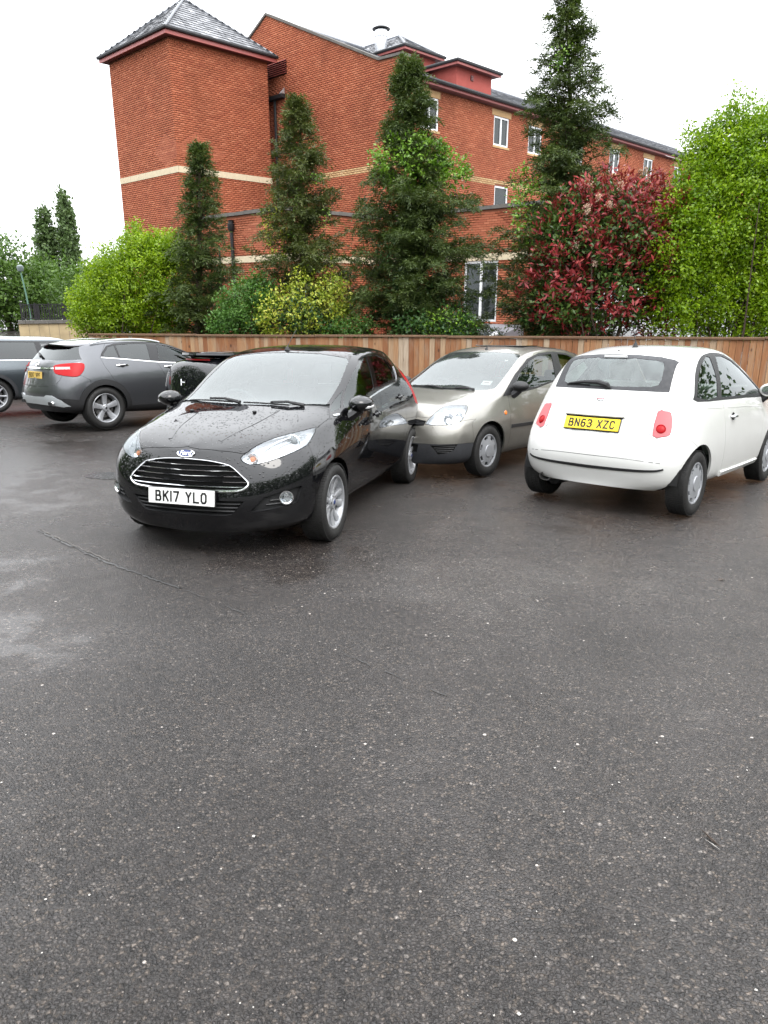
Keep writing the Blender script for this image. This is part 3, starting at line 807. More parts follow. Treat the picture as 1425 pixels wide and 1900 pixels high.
def conifer(label, u, prof, y, nb=230, seed=1, mat='conifer', lean=0.0, dens=1.0, ivy=None, group='tall conifers behind the fence', sprlen=1.0, gap=0.0, mid=None):
    """prof: list of (v pixel, left u, right u) from top to bottom"""
    r = np.random.default_rng(seed)
    vs = np.array([p[0] for p in prof], float); lo = np.array([p[1] for p in prof], float); hi = np.array([p[2] for p in prof], float)
    bot = at_y((lo[-1] + hi[-1]) / 2, vs[-1], y); zb = -1.0
    base = np.array([bot[0], y, zb])
    root = plant('conifer_tree', base, label, 'tree', group)
    def geom(v):
        l, h = np.interp(v, vs, lo), np.interp(v, vs, hi); a, b = at_y(l, v, y), at_y(h, v, y); return (a + b) / 2, (b[0] - a[0]) / 2
    vt = vs[0]; top, _ = geom(vt)
    # trunk
    tp = [base] + [geom(v)[0] for v in np.linspace(vs[-1], vt + 8, 7)]
    m = MB(); m.tube([p - base for p in tp], list(np.linspace(.11, .012, len(tp))), 8); m.build('trunk', MAT['bark'], root, smooth=True)
    PB, DD, NN, LL, WW = [], [], [], [], []
    br = MB()
    vv = vt + (vs[-1] - vt + 25) * (np.arange(nb) + r.random(nb)) / nb
    for v in vv:
        c, rad = geom(min(v, vs[-1]))
        if v > vs[-1]: c = c + np.array([0, 0, -(v - vs[-1]) * .011])
        rad = max(rad, .07) * 1.10 * (1 + .30 * r.standard_normal() * .6)
        az = r.random() * 2 * math.pi
        lump = 1 + .22 * math.sin(v * .085 + 2.1 * math.sin(az + seed)) + .16 * math.sin(v * .21 + 3 * az + seed)
        rad = min(rad * lump, 1.32 * max(geom(min(v, vs[-1]))[1], .07))
        el = R(22 + 42 * r.random()) if v > vt + 25 else R(45 + 30 * r.random())
        d = np.array([math.cos(az) * math.cos(el), math.sin(az) * math.cos(el), math.sin(el)])
        L = rad / max(.35, math.cos(el)) * (.82 + .3 * r.random())
        st = c - np.array([0, 0, L * math.sin(el) * .8])
        ns = max(5, int(L / .085 * dens)); tt = np.linspace(.06, 1, ns) if gap == 0 else np.linspace(.3, 1, ns)
        pts = st + d * (L * tt)[:, None] + np.array([0, 0, -1.]) * (L * .38 * tt ** 2.2)[:, None]
        if r.random() < .45: br.tube([st - base, st + d * L * .5 - base - np.array([0, 0, L * .08]), pts[-1] - base], [.012, .008, .003], 4)
        side = unit(np.cross(d, [0, 0, 1.]))
        for k in range(ns):
            for sg in (-1, 1, 0):
                if sg == 0 and k < ns - 3: continue
                ax = unit(d * .75 + side * sg * (.75 + .4 * r.standard_normal()) + np.array([0, 0, -.15 - .3 * tt[k] + .35 * r.standard_normal()]))
                sl = (.15 + .14 * r.random()) * sprlen * (1.15 - .4 * tt[k]); nl = 11
                q = np.linspace(.05, 1, nl)
                ln = unit(np.cross(ax, unit(np.cross(np.array([0, 0, 1.]) + .5 * r.standard_normal(3), ax))))
                ls = unit(np.cross(ax, ln))
                alt = np.where(np.arange(nl) % 2, 1., -1.)[:, None]
                PB.append(pts[k] + ax * (sl * q)[:, None] + np.array([0, 0, -1.]) * (sl * .3 * q ** 2)[:, None] + .012 * r.standard_normal((nl, 3)))
                DD.append(ax + ls * alt * .8 + .25 * r.standard_normal((nl, 3)) + np.array([0, 0, -.15])); NN.append(np.repeat(ln[None], nl, 0) + .5 * r.standard_normal((nl, 3)))
                LL.append(.045 + .045 * r.random(nl)); WW.append(.013 + .012 * r.random(nl))
    V = leaf_mesh('crown', np.concatenate(PB), np.concatenate(DD), np.concatenate(NN), np.concatenate(LL), np.concatenate(WW), .1, .1)
    put_leaves('crown', root, [V], MAT[mat])
    if br.v: br.build('branches', MAT['bark'], root)['kind'] = 'stuff'
    if ivy:
        for (iu, iv, ru, rv, n, im, sz) in ivy:
            leafcloud(root, 'ivy', [(iu, iv, ru, rv, None)], y, n, sz, im, seed + 11, shell=True, yoff=-.25)
    return root

def leafcloud(root, name, blobs, y, n, size, mat, seed, shell=False, yoff=0.0, aspect=.55, up=.35, core=.38, clump=24, spread=.085, droop=.1, depth=None):
    """leaves in clumps spread through ellipsoids given in photo pixels (u, v, ru, rv, depth radius)"""
    r = np.random.default_rng(seed)
    area = np.array([b[2] * b[3] for b in blobs], float); area /= area.sum()
    PB, DD, NN = [], [], []
    cs = []
    for b, a in zip(blobs, area):
        yy = y + yoff + (b[5] if len(b) > 5 else 0)
        c = at_y(b[0], b[1], yy); sc = (yy - CAM[1]) / (FPX * math.cos(PITCH)) * 1.0
        rx, rz = b[2] * sc * 1.03, b[3] * sc * 1.03; ry = b[4] if b[4] else min(rx, rz)
        k = max(1, int(n * a / clump)); dirs = unit(r.standard_normal((k, 3)))
        rad = np.where(r.random(k) < core, .45 + .5 * r.random(k), .86 + .16 * r.random(k))
        if shell: dirs[:, 1] = -np.abs(dirs[:, 1]); rad = .95 + .1 * r.random(k)
        if not shell and b[2] > 20: rad = rad * (1 + .10 * np.sin(7 * dirs[:, 0] + 5 * dirs[:, 2] + b[0]) + .10 * np.sin(11 * dirs[:, 2] - 6 * dirs[:, 0] + 4 * dirs[:, 1] + b[1]))
        cc = c + dirs * rad[:, None] * np.array([rx, ry, rz]); cs.append(cc)
        gd = unit(dirs * np.array([1 / rx, 1 / ry, 1 / rz]))
        cd = unit(gd + up * np.array([0, 0, 1.]) + .35 * r.standard_normal((k, 3)))
        m = clump
        tk = r.random((k, m, 1))
        p = cc[:, None] + cd[:, None] * (tk - .5) * spread * 3.0 + r.standard_normal((k, m, 3)) * spread * (1.1 - .6 * tk)
        dl = unit(cd[:, None] * .8 + r.standard_normal((k, m, 3)) * .75)
        nn = unit(gd[:, None] * .9 + np.array([0, 0, .5]) + r.standard_normal((k, m, 3)) * .6)
        PB.append(p.reshape(-1, 3)); DD.append(dl.reshape(-1, 3)); NN.append(nn.reshape(-1, 3))
    P_ = np.concatenate(PB); s = size * (.65 + .7 * r.random(len(P_)))
    V = leaf_mesh(name, P_, np.concatenate(DD), np.concatenate(NN), s, s * aspect, .12, droop)
    put_leaves(name, root, [V], MAT[mat])
    return np.concatenate(cs)
def bush(name, label, blobs, y, n, size, mat, seed, base_uv, group=None, cat='shrub', stems=10, extra=(), **kw):
    b = at_y(base_uv[0], base_uv[1], y); b = np.array([b[0], y, -1.0])
    root = plant(name, b, label, cat, group)
    cs = leafcloud(root, 'foliage', blobs, y, n, size, mat, seed, **kw)
    r = np.random.default_rng(seed + 5); m = MB()
    for k in range(stems):
        t = cs[r.integers(len(cs))]; mid = (b + t) / 2 + r.standard_normal(3) * .15; st = b + r.standard_normal(3) * np.array([.25, .1, 0])
        m.tube([st - b, mid - b, t - b], [.03, .018, .006], 5)
    m.build('stems', MAT['bark'], root, smooth=True)['kind'] = 'stuff'
    for (nm, bl, n2, sz, mt, kk) in extra: leafcloud(root, nm, bl, y, n2, sz, mt, seed + 31 + len(nm), **kk)
    return root

MAT['conifer'] = m_leaf('conifer_green', [(.026, .044, .013), (.050, .080, .021), (.082, .118, .030), (.14, .175, .05)], .5, .2)
MAT['conifer2'] = m_leaf('conifer_olive', [(.032, .046, .013), (.062, .084, .022), (.10, .124, .034), (.18, .185, .06)], .5, .2)
MAT['ivy_l'] = m_leaf('ivy_light', [(.06, .14, .012), (.11, .23, .022), (.18, .32, .035), (.26, .40, .06)], .32, .22)
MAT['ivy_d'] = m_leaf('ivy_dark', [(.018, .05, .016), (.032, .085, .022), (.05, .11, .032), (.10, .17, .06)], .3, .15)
MAT['hedge'] = m_leaf('hedge_lime', [(.08, .16, .008), (.17, .28, .012), (.26, .38, .018), (.38, .50, .03)], .36, .35)
MAT['hedge2'] = m_leaf('hedge_green', [(.07, .15, .008), (.155, .27, .010), (.24, .37, .014), (.36, .49, .03)], .32, .35)
MAT['shrub'] = m_leaf('shrub_green', [(.03, .09, .015), (.06, .15, .025), (.10, .21, .04), (.16, .27, .07)], .4, .25)
MAT['varieg'] = m_leaf('variegated_yellow', [(.08, .17, .02), (.22, .30, .03), (.42, .45, .06), (.62, .58, .16)], .38, .25)
MAT['photinia'] = m_leaf('photinia_red', [(.10, .014, .016), (.21, .022, .028), (.34, .045, .052), (.42, .11, .085)], .35, .2)
MAT['photinia_g'] = m_leaf('photinia_green', [(.02, .045, .012), (.045, .09, .02), (.08, .14, .03), (.14, .2, .05)], .28, .15)
MAT['flower'] = m_leaf('cream_flowers', [(.34, .2, .16), (.44, .29, .23), (.52, .38, .31), (.6, .48, .4)], .7, .2)
MAT['far_tree'] = m_leaf('far_tree_green', [(.035, .075, .014), (.06, .12, .02), (.09, .165, .028), (.13, .21, .045)], .5, .25)
MAT['poplar'] = m_leaf('poplar_green', [(.05, .09, .03), (.08, .13, .045), (.11, .17, .065), (.16, .22, .10)], .5, .2)

conifer('slim dark conifer rising in front of the tower corner', 372, [(266, 366, 374), (300, 356, 384), (350, 346, 394), (400, 340, 402), (450, 326, 414), (500, 312, 428), (560, 300, 438), (618, 298, 438)], 17.4, 260, 3, 'conifer')
conifer('ragged conifer with yellow ivy between tower and gable', 560, [(180, 548, 558), (210, 536, 570), (260, 522, 592), (310, 512, 602), (370, 498, 616), (440, 490, 634), (520, 480, 642), (618, 484, 640)], 16.9, 340, 4, 'conifer2',
        ivy=[(512, 430, 14, 36, 260, 'varieg', .06), (575, 400, 26, 70, 220, 'ivy_l', .055), (530, 455, 20, 25, 140, 'varieg', .055)])
conifer('broadest conifer, its waist wrapped in bright ivy, hiding the gable corner', 765, [(104, 750, 762), (130, 740, 780), (190, 730, 794), (235, 722, 800), (272, 712, 814), (305, 690, 846), (335, 670, 864), (400, 668, 872), (480, 668, 872), (560, 668, 868), (618, 676, 860)], 16.2, 560, 5, 'conifer', dens=1.1,
        ivy=[(760, 304, 58, 34, 1700, 'ivy_l', .075), (822, 320, 36, 24, 800, 'ivy_l', .075), (718, 520, 30, 60, 420, 'ivy_d', .075), (790, 580, 70, 40, 700, 'ivy_d', .075)])
conifer('tallest conifer, thin topped, standing behind the red shrub', 1052, [(-22, 1046, 1056), (20, 1026, 1080), (60, 1012, 1090), (100, 1018, 1092), (140, 992, 1122), (200, 990, 1128), (260, 985, 1128), (310, 968, 1118), (360, 956, 1116), (430, 930, 1130), (500, 922, 1140), (618, 918, 1140)], 15.6, 420, 6, 'conifer',
        ivy=[(972, 385, 28, 52, 700, 'ivy_l', .07), (1045, 120, 18, 40, 160, 'ivy_l', .05), (1005, 590, 40, 30, 250, 'ivy_d', .07)])

bush('lime_hedge', 'lime green leafy hedge at the left end of the fence', [(165, 570, 24, 52, .6), (205, 545, 40, 62, .8), (262, 525, 46, 84, .8), (256, 466, 22, 28, .5), (215, 495, 16, 22, .4), (290, 462, 12, 20, .3), (180, 512, 12, 22, .3), (315, 530, 36, 84, .7), (325, 470, 18, 24, .4), (230, 590, 80, 30, .7)], 17.9, 52000, .062, 'hedge', 21, (240, 620), stems=16)
bush('leafy_shrub', 'rounded mid green shrub left of the yellow variegated one', [(460, 572, 44, 46, .6), (485, 550, 26, 28, .45), (430, 600, 36, 22, .5)], 16.4, 11000, .058, 'shrub', 22, (460, 620))
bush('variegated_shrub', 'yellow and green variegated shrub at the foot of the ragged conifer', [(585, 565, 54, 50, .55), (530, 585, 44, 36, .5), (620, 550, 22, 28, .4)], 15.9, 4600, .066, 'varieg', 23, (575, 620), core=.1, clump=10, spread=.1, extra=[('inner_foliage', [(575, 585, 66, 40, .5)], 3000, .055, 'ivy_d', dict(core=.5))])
bush('leafy_shrub', 'small bright green shrub just above the fence between two conifers', [(650, 607, 42, 17, .4)], 15.7, 2600, .05, 'shrub', 24, (650, 620))
bush('ivy_clump', 'glossy ivy spilling over the fence below the broadest conifer', [(800, 604, 68, 24, .4), (858, 608, 22, 16, .3)], 15.1, 1700, .07, 'ivy_d', 25, (800, 620), clump=10, extra=[('new_leaves', [(820, 600, 60, 20, .4)], 600, .06, 'ivy_l', dict(clump=8))])
bush('red_shrub', 'red leaved shrub with cream flower heads', [(1070, 432, 58, 66, .7), (1150, 412, 70, 70, .8), (1222, 398, 40, 52, .7), (1040, 530, 58, 72, .7), (1120, 520, 80, 80, .8), (1200, 490, 48, 70, .7), (1215, 590, 40, 40, .6), (1110, 366, 46, 26, .6), (1192, 362, 36, 24, .6)], 14.6, 10000, .12, 'photinia', 26, (1110, 620), aspect=.34, clump=12, spread=.075, core=.15, up=.6, stems=22,
     extra=[('green_leaves', [(1070, 440, 60, 70, .6), (1150, 440, 74, 80, .7), (1120, 540, 84, 70, .7), (1210, 520, 44, 70, .6), (1040, 570, 50, 45, .6)], 15000, .095, 'photinia_g', dict(aspect=.45, core=.6, clump=10)),
            ('flower_heads', [(1145, 430, 100, 90, .75)], 1500, .024, 'flower', dict(clump=90, spread=.034, shell=True, aspect=1.0, yoff=-.08))])
bush('lime_hedge', 'tall lime green hedge at the right edge behind the white car', [(1255, 480, 56, 92, .8), (1330, 420, 80, 130, .9), (1400, 400, 80, 150, .9), (1300, 330, 34, 70, .6), (1366, 280, 40, 66, .6), (1370, 205, 10, 34, .3), (1415, 262, 28, 46, .5), (1288, 262, 13, 26, .3), (1330, 246, 14, 30, .3), (1424, 222, 14, 24, .3), (1398, 222, 8, 20, .2), (1232, 400, 16, 26, .3), (1260, 575, 50, 52, .7), (1350, 560, 80, 70, .8), (1440, 520, 70, 110, .8), (1480, 380, 60, 150, .8)], 14.2, 110000, .062, 'hedge2', 27, (1340, 620), aspect=.5, stems=24, spread=.09, core=.5)

# ------------------------------------------------------------------ far left: wall, railing, lamp, trees
yw = 27.0
a, b = at_y(37, 622, yw), at_y(200, 622, yw + 1.2)
zt = at_y(40, 598, yw)[2]; z0 = -1.35
wl = empty('sandstone_wall', (a[0], a[1], z0)); tag(wl, 'low buff stained wall with black railing at the far left', 'wall')
wd = b - a; wd[2] = 0; L = np.linalg.norm(wd); wd /= L; wn = np.array([-wd[1], wd[0], 0])
def wallbox(mb, u0, u1, n0, n1, h0, h1):
    V = [wd * u + wn * n + np.array([0, 0, h]) for u in (u0, u1) for n in (n0, n1) for h in (h0, h1)]
    return mb.add(V, [[0, 1, 3, 2], [4, 6, 7, 5], [0, 4, 5, 1], [2, 3, 7, 6], [0, 2, 6, 4], [1, 5, 7, 3]])
Hh = zt - z0
n = 9
for k in range(n): wallbox(MB(), L * k / n + .006, L * (k + 1) / n - .006, -.004 * rng.random(), .3, .45, Hh - .06).build('wall_panel', MAT['sand'], wl)
wallbox(MB(), 0, L, .01, .28, 0, Hh - .07).build('wall_core', MAT['coping'], wl)
for k in range(12): wallbox(MB(), L * k / 12 + .004, L * (k + 1) / 12 - .004, -.06, .36, Hh - .055, Hh + .06).build('coping_stone', MAT['coping'], wl)
rlg = empty('iron_railing', np.array(wl.location) + np.array([0, 0, Hh])); tag(rlg, 'black iron railing on top of the low buff wall', 'railing')
rr_ = 0.62
wallbox(MB(), .1, L, .12, .17, rr_ - .03, rr_).build('top_rail', MAT['iron'], rlg); wallbox(MB(), .1, L, .125, .165, .10, .13).build('bottom_rail', MAT['iron'], rlg)
for k in range(7):
    u = .12 + k * .46; wallbox(MB(), u, u + .06, .11, .17, .062, rr_ + .05).build('post', MAT['iron'], rlg); wallbox(MB(), u + .09, u + .13, .12, .16, .062, rr_ + .02).build('post', MAT['iron'], rlg)
for k in range(40):
    u = .2 + k * .085
    if u < L: wallbox(MB(), u, u + .045, .135, .155, .131, rr_ - .031).build('baluster', MAT['iron'], rlg)
yl = 46.0
lb, lt = at_y(60, 596, yl), at_y(51, 500, yl)
lamp = empty('lamp_post', (lb[0], lb[1], lb[2])); tag(lamp, 'slender green lamp post with round head in front of the far trees', 'lamp post')
MAT['lampgreen'] = plain('pale_green_paint', (.10, .20, .15), .5); MAT['opal'] = plain('smoked_globe', (.12, .15, .15), .25)
h = lt[2] - lb[2]
m = MB(); m.tube([(0, 0, -1.5), (-.15, 0, h * .5), (-.3, 0, h - .1)], [.06, .05, .04], 8); m.build('pole', MAT['lampgreen'], lamp, smooth=True)
m = MB(); m.lathe([(.05, -.12), (.16, -.1), (.2, .1), (.18, .2), (.09, .26), (0, .27)], 12, 'z', (-.3, 0, h)); m.build('lamp_head', MAT['opal'], lamp, smooth=True)

def far_tree(name, label, blobs, y, n, size, mat, seed, base, group=None, **kw):
    b = at_y(*base, y); b = np.array([b[0], y, -1.2]); root = plant(name, b, label, 'tree', group)
    cs = leafcloud(root, 'crown', blobs, y, n, size, mat, seed, **kw)
    r = np.random.default_rng(seed); top = cs[np.argmax(cs[:, 2])]
    m = MB(); m.tube([(0, 0, 0), (top - b) * .5, (top - b) * .93], [.22, .14, .04], 7)
    for k in range(10):
        t = cs[r.integers(len(cs))]; m.tube([(top - b) * (.2 + .5 * r.random()), t - b], [.07, .02], 5)
    m.build('trunk', MAT['bark'], root, smooth=True); return root
far_tree('broadleaf_tree', 'broad green tree at the far left edge', [(20, 520, 54, 60, 2.2), (52, 555, 50, 56, 2.2), (-30, 530, 50, 80, 2.2)], 52, 13000, .26, 'far_tree', 41, (20, 600), 'trees beyond the car park', spread=.35, clump=18)
far_tree('poplar_tree', 'shorter left poplar of the two', [(87, 492, 17, 40, 1.0), (86, 455, 14, 34, .8), (84, 425, 10, 26, .6), (83, 403, 6, 16, .4)], 75, 4200, .36, 'poplar', 42, (88, 600), 'pair of poplars', spread=.2, clump=14, up=1.4)
far_tree('poplar_tree', 'taller right poplar of the two', [(131, 490, 17, 40, 1.0), (127, 450, 15, 36, .8), (122, 415, 12, 32, .7), (118, 385, 8, 24, .5), (115, 368, 5, 13, .3)], 75, 4800, .36, 'poplar', 43, (130, 600), 'pair of poplars', spread=.2, clump=14, up=1.4)
far_tree('broadleaf_tree', 'low dense tree below the poplars behind the railing', [(80, 570, 26, 32, 1.5), (110, 560, 40, 50, 2.0), (75, 525, 26, 32, 2)], 56, 7000, .24, 'far_tree', 44, (100, 600), 'trees beyond the car park', spread=.3, clump=18)
far_tree('broadleaf_tree', 'darker tree between the poplars and the lime hedge', [(150, 545, 34, 48, 2.0), (175, 560, 36, 52, 2.0), (210, 540, 40, 52, 2)], 50, 7000, .24, 'far_tree', 45, (160, 600), 'trees beyond the car park', spread=.3, clump=18)
# woodland round the rest of the car park (unseen, added for reflections in the cars)
r = np.random.default_rng(77); k = 3400
th = r.random(k) * 2 * math.pi; ok = (np.cos(th) < .72)          # leave the photographed side open
th = th[ok]; k = len(th); rad = 27 + 9 * r.random(k)
cx = np.stack([np.sin(th) * rad, np.cos(th) * rad - 4, -1 + 12.5 * r.random(k) ** 1.25], 1)
P_ = (cx[:, None] + r.standard_normal((k, 22, 3)) * np.array([1.1, 1.1, .9])).reshape(-1, 3)
V = leaf_mesh('w', P_, r.standard_normal((len(P_), 3)), r.standard_normal((len(P_), 3)) + np.array([0, 0, .6]), .75, .5)
tag(obj('added_woodland', fast_mesh('added_woodland', V[0], V[1]), MAT['far_tree']), 'belt of trees round the car park out of frame, added for reflections', None, None, 'stuff')

# ------------------------------------------------------------------ car bodies: a lofted half shell, cut along panel lines, mirrored
def pchip(xs, ys):
    xs = np.asarray(xs, float); ys = np.asarray(ys, float); o = np.argsort(xs); xs, ys = xs[o], ys[o]
    h = np.diff(xs); d = np.diff(ys) / h; n = len(xs); m = np.zeros(n)
    if n == 2: m[:] = d[0]
    else:
        for i in range(1, n - 1):
            if d[i - 1] * d[i] > 0:
                w1, w2 = 2 * h[i] + h[i - 1], h[i] + 2 * h[i - 1]; m[i] = (w1 + w2) / (w1 / d[i - 1] + w2 / d[i])
        m[0] = d[0]; m[-1] = d[-1]
    def f(x):
        x = np.clip(np.asarray(x, float), xs[0], xs[-1]); i = np.clip(np.searchsorted(xs, x) - 1, 0, n - 2)
        t = (x - xs[i]) / h[i]; t2, t3 = t * t, t * t * t
        return (2 * t3 - 3 * t2 + 1) * ys[i] + (t3 - 2 * t2 + t) * h[i] * m[i] + (-2 * t3 + 3 * t2) * ys[i + 1] + (t3 - t2) * h[i] * m[i + 1]
    return f
KEYS = ('c', 'edge', 'belt', 'max', 'low', 'sill')
def catmull(P, res):
    """centripetal Catmull-Rom through the rows of P (k,3) with per-span counts"""
    P = np.asarray(P, float); k = len(P)
    E = np.concatenate([[2 * P[0] - P[1]], P, [2 * P[-1] - P[-2]]]); out = []
    if abs(P[0][1]) < 1e-6 and P[1][1] > 1e-4: E[0] = P[1] * np.array([1, -1, 1])
    for i in range(k - 1):
        p0, p1, p2, p3 = E[i:i + 4]
        d = [max(np.linalg.norm(b - a), 1e-5) ** .5 for a, b in ((p0, p1), (p1, p2), (p2, p3))]
        t0, t1 = 0, d[0]; t2 = t1 + d[1]; t3 = t2 + d[2]
        t = np.linspace(t1, t2, res[i], endpoint=False)[:, None]
        A1 = (t1 - t) / (t1 - t0) * p0 + (t - t0) / (t1 - t0) * p1; A2 = (t2 - t) / (t2 - t1) * p1 + (t - t1) / (t2 - t1) * p2; A3 = (t3 - t) / (t3 - t2) * p2 + (t - t2) / (t3 - t2) * p3
        B1 = (t2 - t) / (t2 - t0) * A1 + (t - t0) / (t2 - t0) * A2; B2 = (t3 - t) / (t3 - t1) * A2 + (t - t1) / (t3 - t1) * A3
        out.append((t2 - t) / (t2 - t1) * B1 + (t - t1) / (t2 - t1) * B2)
    out.append(P[-1:]); return np.concatenate(out)
def make_shell(sp, dx=.042, nw=15, smooth=4):
    """returns grid (stations, rows, 3) of the left half"""
    x0, x1 = sp['xF'], sp['xR']
    fy, fz = {}, {}
    for k in KEYS:
        a = np.array(sp[k], float)
        if k == 'c': fz[k] = pchip(a[:, 0], a[:, 1]); fy[k] = lambda x: np.zeros_like(np.asarray(x, float))
        else: fy[k] = pchip(a[:, 0], a[:, 1]); fz[k] = pchip(a[:, 0], a[:, 2])
    cr = sp.get('crown', (.16, .55)); gb = sp.get('glass_bulge', .018)
    st = []
    def side(x): return [np.array([x, float(fy[k](x)), float(fz[k](x))]) for k in KEYS]
    def wrap(x, end, ph, front):
        K = []
        S = side(x)
        for i, k in enumerate(KEYS):
            xe, ze, n = end[k][:3]; pz = end[k][3] if len(end[k]) > 3 else 1.0
            sx, cy = math.sin(ph) ** (2 / n), math.cos(ph) ** (2 / n)
            f = ph / (math.pi / 2)
            if k == 'c': sx = f; zf = (.72 * f + .28 * f ** 3) if front else f ** sp.get('tail_pow', 1.7)
            elif k == 'edge' and front: zf = .65 * sx + .35 * sx ** 3
            else: zf = (f * f * (3 - 2 * f)) ** pz
            K.append(np.array([x + (xe - x) * sx, S[i][1] * cy, S[i][2] + (ze - S[i][2]) * zf]))
        return K
    phs = np.linspace(math.pi / 2, 0, nw, endpoint=False)
    for p in phs: st.append(wrap(x0, sp['nose'], p, True))
    ns = int(abs(x1 - x0) / dx)
    for x in np.linspace(x0, x1, ns): st.append(side(x))
    for p in phs[::-1]: st.append(wrap(x1, sp['tail'], p, False))
    grid = []
    for K in st:
        c, e, b, m, l, s = K
        e1 = np.array([c[0] + (e[0] - c[0]) * cr[0], e[1] * .55, c[2] + (e[2] - c[2]) * cr[0]]); e2 = np.array([c[0] + (e[0] - c[0]) * cr[1], e[1] * .87, c[2] + (e[2] - c[2]) * cr[1]])
        w = min(1.0, e[1] / .3); out = np.array([0, 1., 0]) * w
        g = (e + b) / 2 + out * gb
        e3 = e * .86 + b * .14 + out * gb * .45
        u = s + np.array([0, -min(.1, s[1]), -.035])
        P = [c, e1, e2, e, e3, g, b, m, l, s, u]
        grid.append(catmull(P, [8, 6, 4, 2, 5, 6, 8, 9, 5, 2]))
    Gd = np.array(grid)
    for _ in range(smooth):
        A = Gd.copy()
        A[1:-1] = .5 * A[1:-1] + .25 * (Gd[:-2] + Gd[2:])
        B_ = A.copy(); B_[:, 1:-1] = .5 * B_[:, 1:-1] + .25 * (A[:, :-2] + A[:, 2:])
        m0 = A[:, 1] * np.array([1, -1, 1]); B_[:, 0] = .5 * A[:, 0] + .25 * (A[:, 1] + m0)
        B_[0, :, 1] = 0; B_[-1, :, 1] = 0; B_[:, 0, 1] = 0
        Gd = B_
    return Gd
def shell_mesh(Gd, name='shell'):
    a, b = Gd.shape[:2]
    idx = np.arange(a * b).reshape(a, b)
    F = np.stack([idx[:-1, :-1], idx[:-1, 1:], idx[1:, 1:], idx[1:, :-1]], -1).reshape(-1, 4)
    return Gd.reshape(-1, 3), F

FIESTA = dict(xF=.22, xR=-2.72, bonnet_pow=1.9, tail_pow=1.3,
    c=[(.22, .922), (0, .972), (-.2, 1.013), (-.30, 1.036), (-.45, 1.095), (-.7, 1.22), (-1.0, 1.362), (-1.15, 1.42), (-1.4, 1.462), (-1.8, 1.482), (-2.2, 1.468), (-2.5, 1.44), (-2.72, 1.405)],
    edge=[(.22, .60, .893), (0, .655, .927), (-.2, .70, .955), (-.38, .722, .99), (-.6, .703, 1.085), (-.9, .705, 1.235), (-1.15, .675, 1.345), (-1.4, .65, 1.402), (-1.8, .63, 1.428), (-2.2, .602, 1.408), (-2.5, .558, 1.362), (-2.72, .522, 1.31)],
    belt=[(.22, .735, .80), (0, .768, .862), (-.2, .787, .895), (-.4, .80, .915), (-.8, .812, .932), (-1.3, .815, .962), (-1.9, .806, 1.003), (-2.4, .778, 1.05), (-2.72, .73, 1.08)],
    max=[(.22, .828, .665), (0, .852, .68), (-.4, .858, .70), (-1.2, .861, .72), (-2.0, .861, .75), (-2.5, .855, .78), (-2.72, .838, .79)],
    low=[(.22, .836, .42), (0, .846, .42), (-.5, .838, .40), (-1.5, .835, .40), (-2.3, .84, .42), (-2.72, .832, .44)],
    sill=[(.22, .80, .225), (0, .81, .235), (-.5, .792, .235), (-1.5, .788, .235), (-2.4, .80, .26), (-2.72, .80, .28)],
    nose=dict(c=(.70, .80, 2), edge=(.725, .765, 2.0), belt=(.748, .70, 2.15), max=(.785, .56, 2.3), low=(.81, .38, 2.35), sill=(.765, .225, 2.4)),
    tail=dict(c=(-2.98, 1.345, 2), edge=(-3.0, 1.29, 2.6), belt=(-3.10, 1.02, 2.7), max=(-3.17, .78, 3.2), low=(-3.18, .50, 3.2), sill=(-3.13, .30, 3.2)))
FIAT = dict(xF=.20, xR=-2.26, bonnet_pow=1.8, tail_pow=1.2, wr=.292, wb=2.30, tr=.69, crown=(.14, .5), glass_bulge=.022,
    c=[(.20, .93), (0, .985), (-.08, 1.01), (-.3, 1.14), (-.55, 1.285), (-.78, 1.39), (-1.0, 1.45), (-1.35, 1.484), (-1.7, 1.482), (-2.0, 1.458), (-2.26, 1.42)],
    edge=[(.20, .52, .90), (0, .60, .945), (-.12, .655, .98), (-.3, .645, 1.07), (-.55, .605, 1.215), (-.78, .57, 1.315), (-1.0, .55, 1.385), (-1.35, .54, 1.425), (-1.7, .535, 1.42), (-2.0, .53, 1.39), (-2.26, .525, 1.345)],
    belt=[(.20, .69, .80), (0, .735, .875), (-.2, .755, .925), (-.6, .77, .955), (-1.2, .775, .96), (-1.8, .765, .965), (-2.1, .755, .97), (-2.26, .745, .975)],
    max=[(.20, .775, .66), (0, .795, .66), (-.4, .80, .66), (-1.2, .803, .66), (-1.9, .808, .66), (-2.26, .81, .66)],
    low=[(.20, .785, .42), (0, .795, .42), (-.5, .79, .40), (-1.5, .79, .40), (-2.0, .80, .42), (-2.26, .805, .44)],
    sill=[(.20, .75, .225), (0, .755, .235), (-.5, .745, .235), (-1.5, .745, .235), (-2.26, .765, .27)],
    nose=dict(c=(.60, .80, 2), edge=(.63, .76, 2.0), belt=(.66, .68, 2.1), max=(.70, .55, 2.2), low=(.70, .38, 2.3), sill=(.65, .22, 2.3)),
    tail=dict(c=(-2.40, 1.388, 2), edge=(-2.44, 1.345, 2.5), belt=(-2.66, 1.01, 2.35), max=(-2.81, .68, 3.0), low=(-2.85, .47, 3.3), sill=(-2.79, .285, 3.2)))

